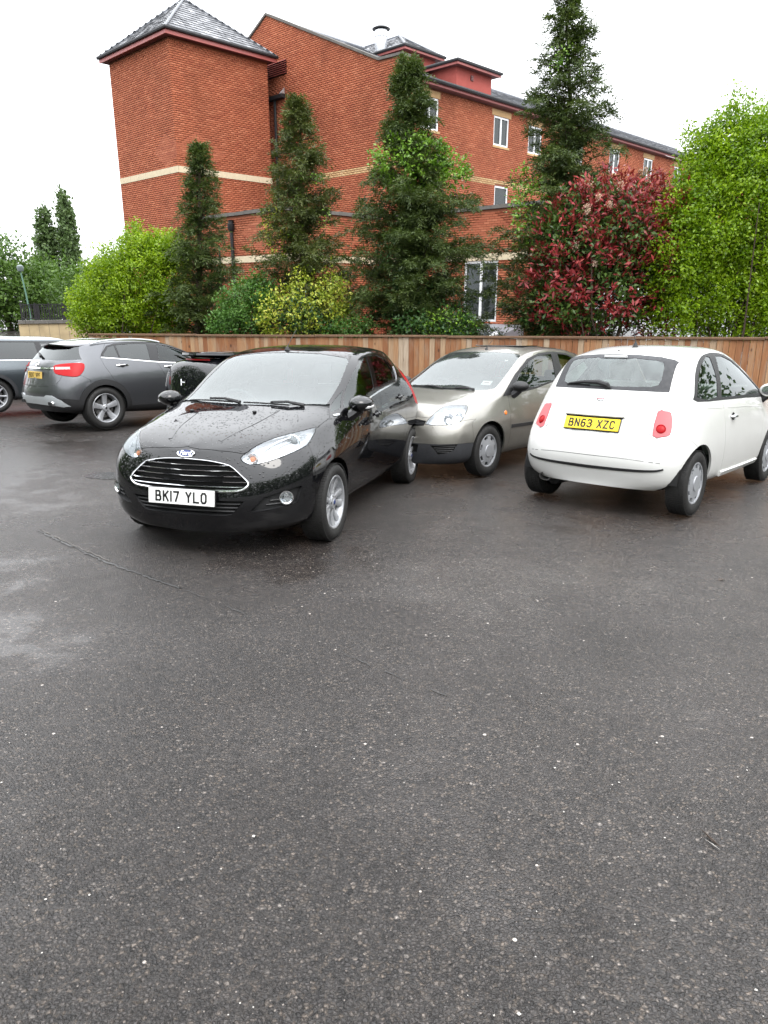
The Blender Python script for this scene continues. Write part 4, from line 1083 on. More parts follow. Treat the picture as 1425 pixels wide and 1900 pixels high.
MK6 = dict(xF=.22, xR=-2.72, bonnet_pow=1.7, tail_pow=1.3, wr=.292, wb=2.487, tr=.715,
    c=[(.22, .872), (0, .918), (-.16, .945), (-.24, .965), (-.45, 1.062), (-.7, 1.195), (-.95, 1.322), (-1.1, 1.382), (-1.35, 1.432), (-1.8, 1.46), (-2.3, 1.445), (-2.72, 1.40)],
    edge=[(.22, .60, .838), (0, .645, .872), (-.2, .682, .915), (-.35, .70, .965), (-.6, .68, 1.075), (-.9, .65, 1.225), (-1.1, .632, 1.30), (-1.35, .61, 1.365), (-1.8, .597, 1.40), (-2.3, .58, 1.385), (-2.72, .55, 1.335)],
    belt=[(.22, .715, .755), (0, .75, .80), (-.2, .77, .845), (-.5, .785, .88), (-1, .79, .892), (-1.6, .79, .91), (-2.2, .785, .95), (-2.72, .75, 1.0)],
    max=[(.22, .80, .60), (0, .83, .62), (-.5, .835, .63), (-1.5, .84, .64), (-2.4, .838, .66), (-2.72, .825, .68)],
    low=[(.22, .81, .40), (0, .825, .40), (-.5, .825, .38), (-1.5, .825, .38), (-2.3, .825, .40), (-2.72, .815, .42)],
    sill=[(.22, .78, .205), (0, .785, .215), (-.5, .775, .22), (-1.5, .775, .22), (-2.4, .785, .25), (-2.72, .785, .27)],
    nose=dict(c=(.62, .765, 2), edge=(.65, .73, 2.1), belt=(.69, .66, 2.3), max=(.74, .52, 2.5), low=(.755, .36, 2.6), sill=(.71, .20, 2.6)),
    tail=dict(c=(-2.98, 1.35, 2), edge=(-3.0, 1.30, 2.8), belt=(-3.08, 1.0, 3), max=(-3.14, .72, 3.2), low=(-3.15, .48, 3.2), sill=(-3.1, .30, 3.2)))
GLA = dict(xF=.25, xR=-2.80, bonnet_pow=1.7, tail_pow=1.3, wr=.345, wb=2.699, tr=.78,
    c=[(.25, .955), (0, 1.005), (-.25, 1.045), (-.4, 1.075), (-.7, 1.205), (-1.0, 1.335), (-1.3, 1.43), (-1.6, 1.475), (-2.0, 1.492), (-2.5, 1.478), (-2.95, 1.43)],
    edge=[(.25, .64, .92), (0, .69, .965), (-.25, .74, 1.01), (-.45, .755, 1.05), (-.7, .735, 1.14), (-1.0, .70, 1.27), (-1.3, .668, 1.365), (-1.6, .648, 1.41), (-2.0, .635, 1.425), (-2.5, .62, 1.405), (-2.95, .59, 1.345)],
    belt=[(.25, .79, .86), (0, .825, .91), (-.4, .85, .955), (-.8, .858, .97), (-1.5, .86, .99), (-2.2, .85, 1.015), (-2.7, .825, 1.05), (-2.95, .80, 1.065)],
    max=[(.25, .87, .72), (0, .89, .74), (-.5, .895, .75), (-1.5, .90, .78), (-2.4, .90, .80), (-2.95, .885, .80)],
    low=[(.25, .88, .47), (0, .895, .47), (-.5, .89, .45), (-1.5, .885, .45), (-2.5, .90, .47), (-2.95, .88, .50)],
    sill=[(.25, .85, .27), (0, .86, .28), (-.5, .845, .27), (-1.5, .845, .27), (-2.5, .86, .30), (-2.95, .85, .33)],
    nose=dict(c=(.78, .84, 2), edge=(.81, .80, 2.1), belt=(.84, .74, 2.3), max=(.885, .60, 2.5), low=(.90, .42, 2.6), sill=(.85, .25, 2.6)),
    tail=dict(c=(-3.06, 1.40, 2), edge=(-3.12, 1.35, 2.5), belt=(-3.38, 1.07, 2.7), max=(-3.47, .80, 3.1), low=(-3.515, .54, 3.3), sill=(-3.44, .34, 3.3)))

Q2 = math.sqrt(.5)
PROJ = {'side': ((1, 0, 0), (0, 0, 1)), 'front': ((0, 1, 0), (0, 0, 1)), 'rear': ((0, 1, 0), (0, 0, 1)), 'top': ((1, 0, 0), (0, 1, 0)),
        'diag': ((-Q2, Q2, 0), (0, 0, 1)), 'rdiag': ((Q2, Q2, 0), (0, 0, 1))}
def smooth_poly(pts, n=4, closed=True):
    P = [np.array(p, float) for p in pts]; k = len(P); out = []
    for i in range(k if closed else k - 1):
        p0, p1, p2, p3 = P[(i - 1) % k], P[i], P[(i + 1) % k], P[(i + 2) % k]
        if not closed: p0 = P[max(i - 1, 0)]; p3 = P[min(i + 2, k - 1)]
        for t in np.linspace(0, 1, n, endpoint=False):
            out.append(.5 * ((2 * p1) + (-p0 + p2) * t + (2 * p0 - 5 * p1 + 4 * p2 - p3) * t ** 2 + (-p0 + 3 * p1 - 3 * p2 + p3) * t ** 3))
    if not closed: out.append(P[-1])
    return [tuple(p) for p in out]
def circle_poly(cx, cz, r, n=28, a0=0, a1=360): return [(cx + r * math.cos(R(a0 + (a1 - a0) * i / n)), cz + r * math.sin(R(a0 + (a1 - a0) * i / n))) for i in range(n)]
def in_poly(P, poly):
    x, y = P[:, 0], P[:, 1]; r = np.zeros(len(P), bool); j = len(poly) - 1
    for i in range(len(poly)):
        xi, yi = poly[i]; xj, yj = poly[j]
        c = ((yi > y) != (yj > y)) & (x < (xj - xi) * (y - yi) / (yj - yi + 1e-12) + xi); r ^= c; j = i
    return r
SEL = {'side': lambda n, c: abs(n[1]) > .12, 'front': lambda n, c: n[0] > .12, 'rear': lambda n, c: n[0] < -.12, 'top': lambda n, c: n[2] > .05, 'diag': lambda n, c: n[0] + n[1] > .15, 'rdiag': lambda n, c: n[1] - n[0] > .15}
class Car:
    """half shell (y >= 0) that is cut along 2-D outlines and taken apart into panels"""
    def __init__(s, name, spec, pose, label, group=None, dx=.042, smooth=4):
        s.sp = spec; s.Gd = make_shell(spec, dx=dx, smooth=smooth)
        V, F = shell_mesh(s.Gd)
        from mathutils.bvhtree import BVHTree
        s.bvh = BVHTree.FromPolygons(V.tolist(), F.tolist())
        Nf = np.zeros_like(V)
        q = V[F]; fn = np.cross(q[:, 2] - q[:, 0], q[:, 3] - q[:, 1])
        for k in range(4): np.add.at(Nf, F[:, k], fn)
        Nf[np.abs(V[:, 1]) < 1e-6, 1] = 0
        s.N = unit_(Nf); s.V0, s.F0 = V, F
        s.bm = bmesh.new(); s.bm.from_mesh(fast_mesh('tmp', V, F))
        s.cls = s.bm.faces.layers.int.new('cls'); s.names = ['_rest']
        x, y, a, dz = pose
        s.root = empty(name, matrix=G4 @ Matrix.Translation((x, y, dz)) @ Matrix.Rotation(R(a), 4, 'Z'))
        tag(s.root, label, 'car', group)
        s.parts = {}
    def cut(s, poly, proj='side', mark=None, only=None, sel=None):
        """cut along the closed outline; faces inside (of class `only`, default unmarked) get class `mark`"""
        A, Bv = [Vector(v) for v in PROJ[proj]]; bm = s.bm; sel = sel or SEL[proj]
        if len(poly[0]) == 3: poly = [(Vector(p).dot(A), Vector(p).dot(Bv)) for p in poly]
        P = np.array(poly, float); lo, hi = P.min(0) - .06, P.max(0) + .06
        cand = []
        for f in bm.faces:
            c = f.calc_center_median()
            if lo[0] < c.dot(A) < hi[0] and lo[1] < c.z * Bv.z + c.y * Bv.y < hi[1] and sel(f.normal, c): cand.append(f)
        k = len(P)
        for i in range(k):
            p, q = P[i], P[(i + 1) % k]; dv = q - p; L = math.hypot(*dv)
            if L < 1e-6: continue
            dv = dv / L; N3_ = A * float(-dv[1]) + Bv * float(dv[0]); D3_ = A * float(dv[0]) + Bv * float(dv[1]); n0 = float(-dv[1] * p[0] + dv[0] * p[1]); d0 = float(dv @ p)
            hit = []; rest = []
            for f in cand:
                sd = [v.co.dot(N3_) - n0 for v in f.verts]
                if min(sd) < -1e-5 and max(sd) > 1e-5:
                    al = [v.co.dot(D3_) - d0 for v in f.verts]
                    if max(al) > -.004 and min(al) < L + .004: hit.append(f); continue
                rest.append(f)
            if not hit: continue
            es = {e for f in hit for e in f.edges}; vs_ = {v for f in hit for v in f.verts}
            r = bmesh.ops.bisect_plane(bm, geom=list(hit) + list(es) + list(vs_), dist=2e-5, plane_co=N3_ * n0, plane_no=N3_)
            cand = rest + [g for g in r['geom'] if isinstance(g, bmesh.types.BMFace)]
        if mark is not None:
            if mark not in s.names: s.names.append(mark)
            m = s.names.index(mark); ok = [0] if only is None else [s.names.index(o) for o in (only if isinstance(only, (list, tuple)) else [only]) if o in s.names]
            cand = [f for f in cand if f.is_valid]
            C = np.array([f.calc_center_median()[:] for f in cand]).reshape(-1, 3)
            if len(C):
                ins = in_poly(np.stack([C @ np.array(A), C @ np.array(Bv)], 1), P)
                for f, t in zip(cand, ins):
                    if t and f[s.cls] in ok: f[s.cls] = m
        return s
    def faces(s, name): 
        m = s.names.index(name); return [f for f in s.bm.faces if f[s.cls] == m]
    def normals_at(s, P):
        out = np.zeros((len(P), 3))
        for i, p in enumerate(P):
            q = (p[0], abs(p[1]), p[2]); h = s.bvh.find_nearest(q)
            f = s.F0[h[2]]; w = 1 / (np.linalg.norm(s.V0[f] - np.array(h[0]), axis=1) ** 2 + 1e-6)
            n = (s.N[f] * w[:, None]).sum(0); n /= np.linalg.norm(n) + 1e-9
            if p[1] < 0: n = n * np.array([1, -1, 1])
            out[i] = n
        return out
    def panel(s, cls, name, mat, parent=None, mode='both', offset=0.0, flange=.02, gap=.0022, label=None, keep=True):
        """mode 'both': one mesh across the centre line; 'sides': a left and a right object"""
        fs = [f for c in (cls if isinstance(cls, (list, tuple)) else [cls]) if c in s.names for f in s.faces(c)]
        if not fs: return []
        vid = {}; V = []; F = []
        for f in fs:
            r = []
            for v in f.verts:
                if v not in vid: vid[v] = len(V); V.append(v.co[:])
                r.append(vid[v])
            F.append(r)
        V = np.array(V)
        N = s.normals_at(V)
        # boundary edges
        cnt = {}
        for f in F:
            for i in range(len(f)):
                e = (f[i], f[(i + 1) % len(f)]); k = (min(e), max(e)); cnt.setdefault(k, []).append(e)
        bnd = [v[0] for v in cnt.values() if len(v) == 1]
        seam = lambda e: abs(V[e[0], 1]) < 1e-4 and abs(V[e[1], 1]) < 1e-4
        if mode == 'both': bnd = [e for e in bnd if not seam(e)]
        # pull the rim in to leave a panel gap
        acc = {}
        for a_, b_ in bnd:
            t = V[b_] - V[a_]; n = np.cross(N[a_], t); n /= np.linalg.norm(n) + 1e-9
            for i in (a_, b_): acc.setdefault(i, []).append(n)
        V2 = V + N * offset
        for i, l in acc.items():
            d = np.mean(l, 0); L = np.linalg.norm(d)
            if L > .2: V2[i] += d / L * gap
            if mode == 'both' and abs(V[i, 1]) < 1e-4: V2[i, 1] = 0
        nV = len(V2); FV = list(V2); FF = list(F); FN = list(N); rim = {}
        if flange:
            for a_, b_ in bnd:
                for i in (a_, b_):
                    if i not in rim: rim[i] = len(FV); FV.append(V2[i] - N[i] * flange); FN.append(N[i])
                FF.append([b_, a_, rim[a_], rim[b_]])
        nb = len(F)
        FV = np.array(FV); FN = np.array(FN); objs = []
        def emit(sgn, weld):
            if weld:
                W = np.concatenate([FV, FV * np.array([1, -1, 1])]); k = len(FV)
                FFs = FF + [[i + k for i in f[::-1]] for f in FF]; NN = np.concatenate([FN, FN * np.array([1, -1, 1])])
                smf = np.array([1] * nb + [0] * (len(FF) - nb) + [1] * nb + [0] * (len(FF) - nb), bool)
            else:
                W = FV * np.array([1, sgn, 1]); FFs = FF if sgn > 0 else [f[::-1] for f in FF]; NN = FN * np.array([1, sgn, 1]); smf = np.array([1] * nb + [0] * (len(FF) - nb), bool)
            me = fast_mesh(name, W, FFs)
            me.polygons.foreach_set('use_smooth', smf)
            li = np.zeros(len(me.loops), np.int32); me.loops.foreach_get('vertex_index', li)
            ln = NN[li]
            pn = np.zeros(len(me.polygons) * 3); me.polygons.foreach_get('normal', pn); pn = pn.reshape(-1, 3)
            ls = np.zeros(len(me.polygons), np.int32); me.polygons.foreach_get('loop_start', ls); lt = np.zeros(len(me.polygons), np.int32); me.polygons.foreach_get('loop_total', lt)
            pid = np.repeat(np.arange(len(me.polygons)), lt)
            fl = ~smf[pid]; ln[fl] = pn[pid][fl]
            me.normals_split_custom_set(ln.tolist())
            o = obj(name, me, mat, parent or s.root)
            if label: o['label'] = label
            return o
        if mode == 'both': objs = [emit(1, True)]
        elif mode == 'left': objs = [emit(1, False)]
        elif mode == 'right': objs = [emit(-1, False)]
        else: objs = [emit(1, False), emit(-1, False)]
        s.parts.setdefault(name, []).extend(objs)
        return objs
    def hit(s, x=None, y=None, z=None, side=1):
        """surface point on the half shell: give two coordinates"""
        if x is None: o = Vector((6 * side, y, z)); d = Vector((-side, 0, 0))          # side=+1 from the front, -1 from the rear
        elif y is None: o = Vector((x, 3, z)); d = Vector((0, -1, 0))
        else: o = Vector((x, y, 3)); d = Vector((0, 0, -1))
        h = s.bvh.ray_cast(o, d)
        if h[0] is None: h = s.bvh.find_nearest(o + d * (2.2 if x is not None else 4.0))
        p = np.array(h[0]); n = s.normals_at([p])[0]; return p, n
def unit_(a): return a / (np.linalg.norm(a, axis=-1, keepdims=True) + 1e-9)
def frame(p, n, up=(0, 0, 1)):
    """matrix with local z along n, local y near up"""
    n = np.array(n, float); n /= np.linalg.norm(n); u = np.array(up, float); x = np.cross(u, n); x /= np.linalg.norm(x); y = np.cross(n, x)
    return Matrix([[x[0], y[0], n[0], p[0]], [x[1], y[1], n[1], p[1]], [x[2], y[2], n[2], p[2]], [0, 0, 0, 1]])

# ------------------------------------------------------------------ car materials
def m_paint(name, col, metal=0.0, rough=.28, drops=0.0, flake=0.0, coat=1.0, dirt=0.0, ior=1.5):
    M = NT(name); c = M.coord()
    base = (*col, 1)
    if flake:
        v = M.n('TexVoronoi'); M.set(v, 'Vector', c); v.inputs['Scale'].default_value = 900
        sp = M.n('SeparateColor'); M.t.links.new(v.outputs['Color'], sp.inputs[0])
        base = M.mix(M.rng(sp.outputs[0], 0, 1, 0, flake), base, tuple(min(1, x * 1.9 + .03) for x in col))
    if dirt:
        base = M.mix(M.rng(M.noise(c, 5, 5, .65), .45, .75, 0, dirt), base, (.16, .14, .115))
    M.p(Base_Color=base, Metallic=metal, Roughness=rough, Coat_Weight=coat, Coat_Roughness=.025, Coat_IOR=ior)
    if metal == 0 and max(col) < .1: M.set(M.b, 'Specular IOR Level', 0.0)
    if drops:
        v = M.n('TexVoronoi'); M.set(v, 'Vector', c); v.inputs['Scale'].default_value = 52
        sp = M.n('SeparateColor'); M.t.links.new(v.outputs['Color'], sp.inputs[0])
        rad = M.rng(sp.outputs[1], 0, 1, .16, .40)
        t = M.math('SUBTRACT', 1.0, M.math('DIVIDE', v.outputs['Distance'], rad)); t = M.math('MAXIMUM', t, 0.0)
        t = M.math('MULTIPLY', M.math('POWER', t, .5), M.math('GREATER_THAN', sp.outputs[0], .35))
        g = M.n('NewGeometry'); sz = M.n('SeparateXYZ'); M.t.links.new(g.outputs['Normal'], sz.inputs[0])
        up = M.rng(sz.outputs['Z'], .15, .75, .03, 1.0)
        b = M.n('Bump'); M.set(b, 'Height', M.math('MULTIPLY', t, up)); b.inputs['Strength'].default_value = drops; b.inputs['Distance'].default_value = .008
        M.p(Normal=b.outputs['Normal'], Coat_Normal=b.outputs['Normal'])
    return M.m
MAT['p_black'] = m_paint('black_paint_with_rain_drops', (.0045, .0045, .0055), 0, .2, drops=.8, ior=1.62)
MAT['p_gold'] = m_paint('champagne_metallic_paint', (.24, .23, .205), .75, .33, flake=.5, dirt=.15, drops=.25)
MAT['p_white'] = m_paint('white_paint', (.72, .72, .695), 0, .4, dirt=.05)
MAT['p_grey'] = m_paint('dark_grey_metallic_paint', (.072, .075, .082), .75, .34, flake=.6, drops=.2)
MAT['p_black2'] = m_paint('plain_black_paint', (.006, .006, .008), 0, .2, drops=.5, ior=1.65)
MAT['p_blue'] = m_paint('grey_blue_metallic_paint', (.06, .072, .08), .7, .34, flake=.5)
MAT['p_silver'] = m_paint('silver_roof_paint', (.60, .64, .66), .4, .3)
MAT['p_red'] = m_paint('red_paint', (.45, .05, .03), 0, .3)
MAT['trim'] = plain('black_plastic_trim', (.014, .014, .015), .55, var=.2, vscale=30, bumpy=.15, bscale=400)
MAT['trim_g'] = plain('grey_plastic_cladding', (.035, .036, .04), .6, var=.25, vscale=10, bumpy=.15, bscale=400)
MAT['gloss'] = plain('gloss_black_trim', (.004, .004, .005), .12)
MAT['rubber'] = plain('tyre_rubber', (.014, .0135, .013), .72, var=.3, vscale=14, bumpy=.35, bscale=160)
MAT['chrome'] = plain('chrome', (.82, .83, .85), .08, 1.0)
MAT['alloy'] = plain('alloy_wheel', (.42, .43, .45), .36, .5, var=.08, vscale=20)
MAT['cover'] = plain('silver_wheel_cover', (.36, .37, .39), .42, .35, var=.12, vscale=16)
MAT['disc'] = plain('brake_disc', (.16, .155, .15), .45, .8, var=.3)
MAT['dark'] = plain('dark_void', (.006, .006, .006), .9)
MAT['glass_ws'] = m_glass('windscreen_glass', (.70, .82, .80), 1.95, drops=.04, dirt=.05)
MAT['glass_sd'] = m_glass('side_glass', (.46, .56, .52), 1.55)
MAT['glass_pv'] = m_glass('privacy_glass', (.10, .11, .12), 1.75)
MAT['glass_rr'] = m_glass('rear_glass', (.60, .72, .69), 1.75, dirt=.16)
MAT['lens'] = m_glass('headlamp_lens', (.96, .98, 1.0), 1.5, dirt=.05)
MAT['reflector'] = plain('lamp_reflector', (.80, .81, .83), .28, .5, bumpy=.06, bscale=25)
MAT['lampwhite'] = plain('lamp_bezel', (.74, .75, .77), .25, .5)
MAT['red_lens'] = plain('red_lamp_lens', (.36, .003, .006), .35, spec=.2)
MAT['pink_lens'] = plain('washed_red_lamp_lens', (.52, .12, .13), .35, spec=.25)
MAT['clear_lens'] = plain('clear_lamp_lens', (.70, .70, .70), .12, coat=1.0)
MAT['amber'] = plain('amber_lens', (.80, .20, .02), .2, coat=.6)
MAT['seat'] = plain('seat_fabric', (.055, .058, .062), .9, var=.3, vscale=20)
MAT['seat_l'] = plain('pale_seat_fabric', (.42, .42, .38), .9, var=.2, vscale=20)
MAT['dash'] = plain('dashboard_plastic', (.07, .073, .076), .7, var=.2, vscale=20)
MAT['plate_w'] = plain('white_number_plate', (.82, .82, .80), .35)
MAT['plate_y'] = plain('yellow_number_plate', (.86, .62, .01), .35)
MAT['plate_a'] = plain('faded_amber_number_plate', (.62, .42, .10), .45)
MAT['plate_k'] = plain('black_plate_lettering', (.008, .008, .008), .4)
MAT['paper'] = plain('paper_white', (.80, .80, .78), .8)
MAT['badge_blue'] = plain('badge_blue', (.01, .03, .16), .2, coat=.5)
MAT['badge_red'] = plain('badge_red', (.35, .01, .02), .2, coat=.5)

# ------------------------------------------------------------------ number plates
GLY = {'B': [[(0, 0), (0, 1), (.65, 1), (.85, .9), (.85, .62), (.65, .52), (0, .52)], [(.65, .52), (1, .4), (1, .12), (.8, 0), (0, 0)]],
 'K': [[(0, 0), (0, 1)], [(1, 1), (.05, .42)], [(.38, .62), (1, 0)]], '1': [[(.5, 0), (.5, 1)]], '7': [[(0, 1), (1, 1), (.4, 0)]],
 'Y': [[(0, 1), (.5, .5), (1, 1)], [(.5, .5), (.5, 0)]], 'L': [[(0, 1), (0, 0), (1, 0)]], 'O': [[(.25, 0), (.75, 0), (1, .2), (1, .8), (.75, 1), (.25, 1), (0, .8), (0, .2), (.25, 0)]],
 'N': [[(0, 0), (0, 1), (1, 0), (1, 1)]], '6': [[(.9, .95), (.7, 1), (.3, 1), (.02, .8), (0, .25), (.2, 0), (.8, 0), (1, .2), (1, .38), (.8, .56), (.2, .56), (.02, .4)]],
 '3': [[(0, .88), (.25, 1), (.75, 1), (1, .82), (1, .68), (.8, .53), (.35, .53)], [(.8, .53), (1, .36), (1, .18), (.75, 0), (.25, 0), (0, .13)]],
 'X': [[(0, 0), (1, 1)], [(0, 1), (1, 0)]], 'Z': [[(0, 1), (1, 1), (0, 0), (1, 0)]], 'C': [[(1, .82), (.75, 1), (.25, 1), (0, .8), (0, .2), (.25, 0), (.75, 0), (1, .18)]],
 'V': [[(0, 1), (.5, 0), (1, 1)]], 'P': [[(0, 0), (0, 1), (.7, 1), (1, .85), (1, .62), (.7, .47), (0, .47)]], 'D': [[(0, 0), (0, 1), (.6, 1), (1, .75), (1, .25), (.6, 0), (0, 0)]], 'F': [[(1, 1), (0, 1), (0, 0)], [(0, .52), (.8, .52)]]}
def stroke_text(txt, h, w, sw, gap, space):
    """flat stroked lettering, centred, in local xy; one MB of thin slabs for each character"""
    out = []; tot = sum((space if c == ' ' else (w * .25 if c == '1' else w)) + gap for c in txt) - gap; x = -tot / 2
    for c in txt:
        if c == ' ': x += space + gap; continue
        cw = w * .25 if c == '1' else w; m = MB()
        for st in GLY[c]:
            for (a, b) in zip(st[:-1], st[1:]):
                p = np.array([x + sw / 2 + a[0] * (cw - sw), -h / 2 + sw / 2 + a[1] * (h - sw)]); q = np.array([x + sw / 2 + b[0] * (cw - sw), -h / 2 + sw / 2 + b[1] * (h - sw)])
                d = q - p; L = np.hypot(*d) + 1e-9; d = d / L; n = np.array([-d[1], d[0]]) * sw / 2; p = p - d * sw * .45; q = q + d * sw * .45
                V = [(*(p - n), 0), (*(q - n), 0), (*(q + n), 0), (*(p + n), 0), (*(p - n), .0012), (*(q - n), .0012), (*(q + n), .0012), (*(p + n), .0012)]
                m.add(V, [[4, 5, 6, 7], [0, 1, 5, 4], [1, 2, 6, 5], [2, 3, 7, 6], [3, 0, 4, 7]])
        out.append(m); x += cw + gap
    return out
def number_plate(car, M, txt, yellow=False, w=.52, h=.111, mat=None):
    pl = obj('number_plate', None, None, car.root, matrix=M)
    m = MB(); m.box((0, 0, -.004), (w, h, .008), bev=.003); m.build('plate', MAT[mat or ('plate_y' if yellow else 'plate_w')], pl)
    for t in stroke_text(txt, h * .70, w * .092, w * .0245, w * .022, w * .05): t.build('character', MAT['plate_k'], pl, fix=False, loc=(0, 0, .0006))
    m = MB(); m.box((0, 0, -.012), (w + .012, h + .012, .012), bev=.004); m.build('plate_holder', MAT['trim'], pl)
    return pl

# ------------------------------------------------------------------ wheels (axis along y, outer face towards +y)
def tyre_profile(r, rr, w):
    return [(rr, -w * .44), (rr + .012, -w * .49), ((r + rr) / 2, -w * .52), (r - .02, -w * .47), (r - .004, -w * .38), (r, -w * .3), (r, w * .3), (r - .004, w * .38), (r - .02, w * .47), ((r + rr) / 2, w * .52), (rr + .012, w * .49), (rr, w * .44)]
def wheel_proto(kind, r, rr, w):
    """list of (name, mesh, material, [sub parts])"""
    out = []
    t = MB(); t.lathe(tyre_profile(r, rr, w), 56, 'y')
    out.append(('tyre', t, 'rubber', 40))
    g = MB()                                                     # tread blocks on the shoulder
    for k in range(84):
        th = 2 * math.pi * k / 84
        for yy in (-w * .36, w * .36, -w * .12, w * .12):
            c = np.array([(r + .0005) * math.cos(th), yy, (r + .0005) * math.sin(th)])
            M = np.array([[-math.sin(th), 0, math.cos(th)], [0, 1, 0], [math.cos(th), 0, math.sin(th)]]).T
            g.box(c, (r * .062, w * .2, .005), M)
    out.append(('tread', g, 'rubber', 0))
    b = MB(); b.lathe([(rr, w * .44), (rr - .006, w * .46), (rr - .016, w * .44), (rr - .02, w * .36), (rr - .035, w * .1), (rr - .035, -w * .4)], 48, 'y')
    d = MB(); d.lathe([(.05, w * .06), (rr * .66, w * .06), (rr * .66, w * .02)], 36, 'y'); d.lathe([(.0, w * .1), (.065, w * .1), (.07, w * .05)], 24, 'y')
    k = MB(); k.lathe([(0, -w * .02), (rr - .034, -w * .02)], 32, 'y')
    out += [('rim', b, 'alloy' if kind[0] == 'a' else 'cover', 30), ('brake_disc', d, 'disc', 30), ('wheel_back', k, 'dark', 30)]
    f = w * .40
    def spoke(m, a, r0, r1, w0, w1, f0, f1, th=.022, sk=0.0):
        c, s_ = math.cos(a), math.sin(a); n = 6; V = []
        for i in range(n + 1):
            q = i / n; rr_ = r0 + (r1 - r0) * q; ww = (w0 + (w1 - w0) * q) / 2; ff = f0 + (f1 - f0) * (q ** 1.6) - .010 * math.sin(math.pi * q); o = sk * math.sin(math.pi * q * .5)
            for (u, h) in ((-ww, -th), (-ww * .96, -.005), (-ww * .62, 0), (ww * .62, 0), (ww * .96, -.005), (ww, -th)):
                uu = u + o; V.append((rr_ * c - uu * s_, ff + h, rr_ * s_ + uu * c))
        F = [[i * 6 + j, i * 6 + j + 1, (i + 1) * 6 + j + 1, (i + 1) * 6 + j] for i in range(n) for j in range(5)]
        m.add(V, F)
    sp = MB(); n = 0
    if kind == 'a_twin5':                    # five pairs of spokes
        for k in range(5):
            a = math.pi / 2 + 2 * math.pi * k / 5
            for sg in (-1, 1): spoke(sp, a + sg * .20, .04, rr - .012, .034, .062, f - .014, f, .032, sg * .010)
        hub = .062
    elif kind == 'a_five':                  # five broad split spokes
        for k in range(5):
            a = math.pi / 2 + .2 + 2 * math.pi * k / 5; spoke(sp, a, .03, rr - .012, .062, .105, f - .018, f, .045, .03); spoke(sp, a + .17, .05, rr - .012, .014, .03, f - .035, f - .012, .03, .02)
        hub = .06
    elif kind == 'a_eight':
        for k in range(8): spoke(sp, 2 * math.pi * k / 8, .04, rr - .012, .042, .032, f - .01, f, .03)
        hub = .055
    if kind[0] == 'a':
        out.append(('spokes', sp, 'alloy', 50))
        hb = MB(); hb.lathe([(0, f + .002), (.022, f + .002), (.027, f - .002), (hub * .8, f - .004), (hub, f - .014), (hub, f - .05)], 30, 'y'); out.append(('hub', hb, 'alloy', 30))
        nb_ = MB()
        for k in range(5):
            a = math.pi / 2 + math.pi / 5 + 2 * math.pi * k / 5; nb_.lathe([(.0, f - .004), (.009, f - .004), (.009, f - .03)], 8, 'y', (.048 * math.cos(a), 0, .048 * math.sin(a)))
        out.append(('wheel_nuts', nb_, 'trim', 30))
        cp = MB(); cp.lathe([(0, f + .0045), (.018, f + .004), (.021, f + .001)], 20, 'y'); out.append(('hub_cap', cp, 'badge_blue' if kind == 'a_twin5' else 'trim', 30))
    else:                                    # pressed wheel cover with slots round the edge
        nh, r0, r1, fr = {'c_nine': (9, .70, .93, .5), 'c_seven': (7, .68, .92, .45)}[kind]
        c = MB(); R_ = rr + .004
        prof = lambda q: f + .012 - .02 * max(0, (q - .35)) ** 1.0 + (.008 if q < .36 else 0) - (.012 if q > .95 else 0)
        rs = [0, .12, .25, .34, .36, .40, .55, r0, (r0 + r1) / 2, r1, .97, 1.0]
        na = nh * 8
        for i in range(len(rs) - 1):
            for k in range(na):
                sec = (k % 8) / 8
                if rs[i] >= r0 - 1e-6 and rs[i + 1] <= r1 + 1e-6 and .5 - fr / 2 <= sec + .0625 <= .5 + fr / 2: continue
                a0, a1 = 2 * math.pi * k / na, 2 * math.pi * (k + 1) / na
                c.add([(q * R_ * math.cos(a), prof(q), q * R_ * math.sin(a)) for q, a in ((rs[i], a0), (rs[i], a1), (rs[i + 1], a1), (rs[i + 1], a0))], [[0, 1, 2, 3]])
        bm = bmesh.new()
        me = fast_mesh('c', np.array(c.v), c.f); bm.from_mesh(me); bmesh.ops.remove_doubles(bm, verts=bm.verts[:], dist=1e-4)
        be = [e for e in bm.edges if e.is_boundary]; ex = bmesh.ops.extrude_edge_only(bm, edges=be)
        for v in ex['geom']:
            if isinstance(v, bmesh.types.BMVert): v.co.y -= .016
        c = MB(); bm.verts.index_update(); c.v = [tuple(v.co) for v in bm.verts]; c.f = [[v.index for v in q.verts] for q in bm.faces]; bm.free()
        out.append(('wheel_cover', c, 'cover', 25))
        dk = MB(); dk.lathe([(.5 * rr, f - .012), (.985 * rr, f - .018)], 40, 'y'); out.append(('slot_shade', dk, 'dark', 30))  # dark ring that paints shade into the cover slots
    me_ = []
    for nm, mb, mt, sm in out:
        me = fast_mesh(nm, np.array(mb.v), mb.f, sm > 0)
        bm = bmesh.new(); bm.from_mesh(me); bmesh.ops.remove_doubles(bm, verts=bm.verts[:], dist=1e-5); bmesh.ops.recalc_face_normals(bm, faces=bm.faces[:]); bm.to_mesh(me); bm.free()
        if sm: me.polygons.foreach_set('use_smooth', np.ones(len(me.polygons), bool)); me.set_sharp_from_angle(angle=R(sm))
        me.materials.append(MAT[mt]); me_.append((nm, me))
    return me_
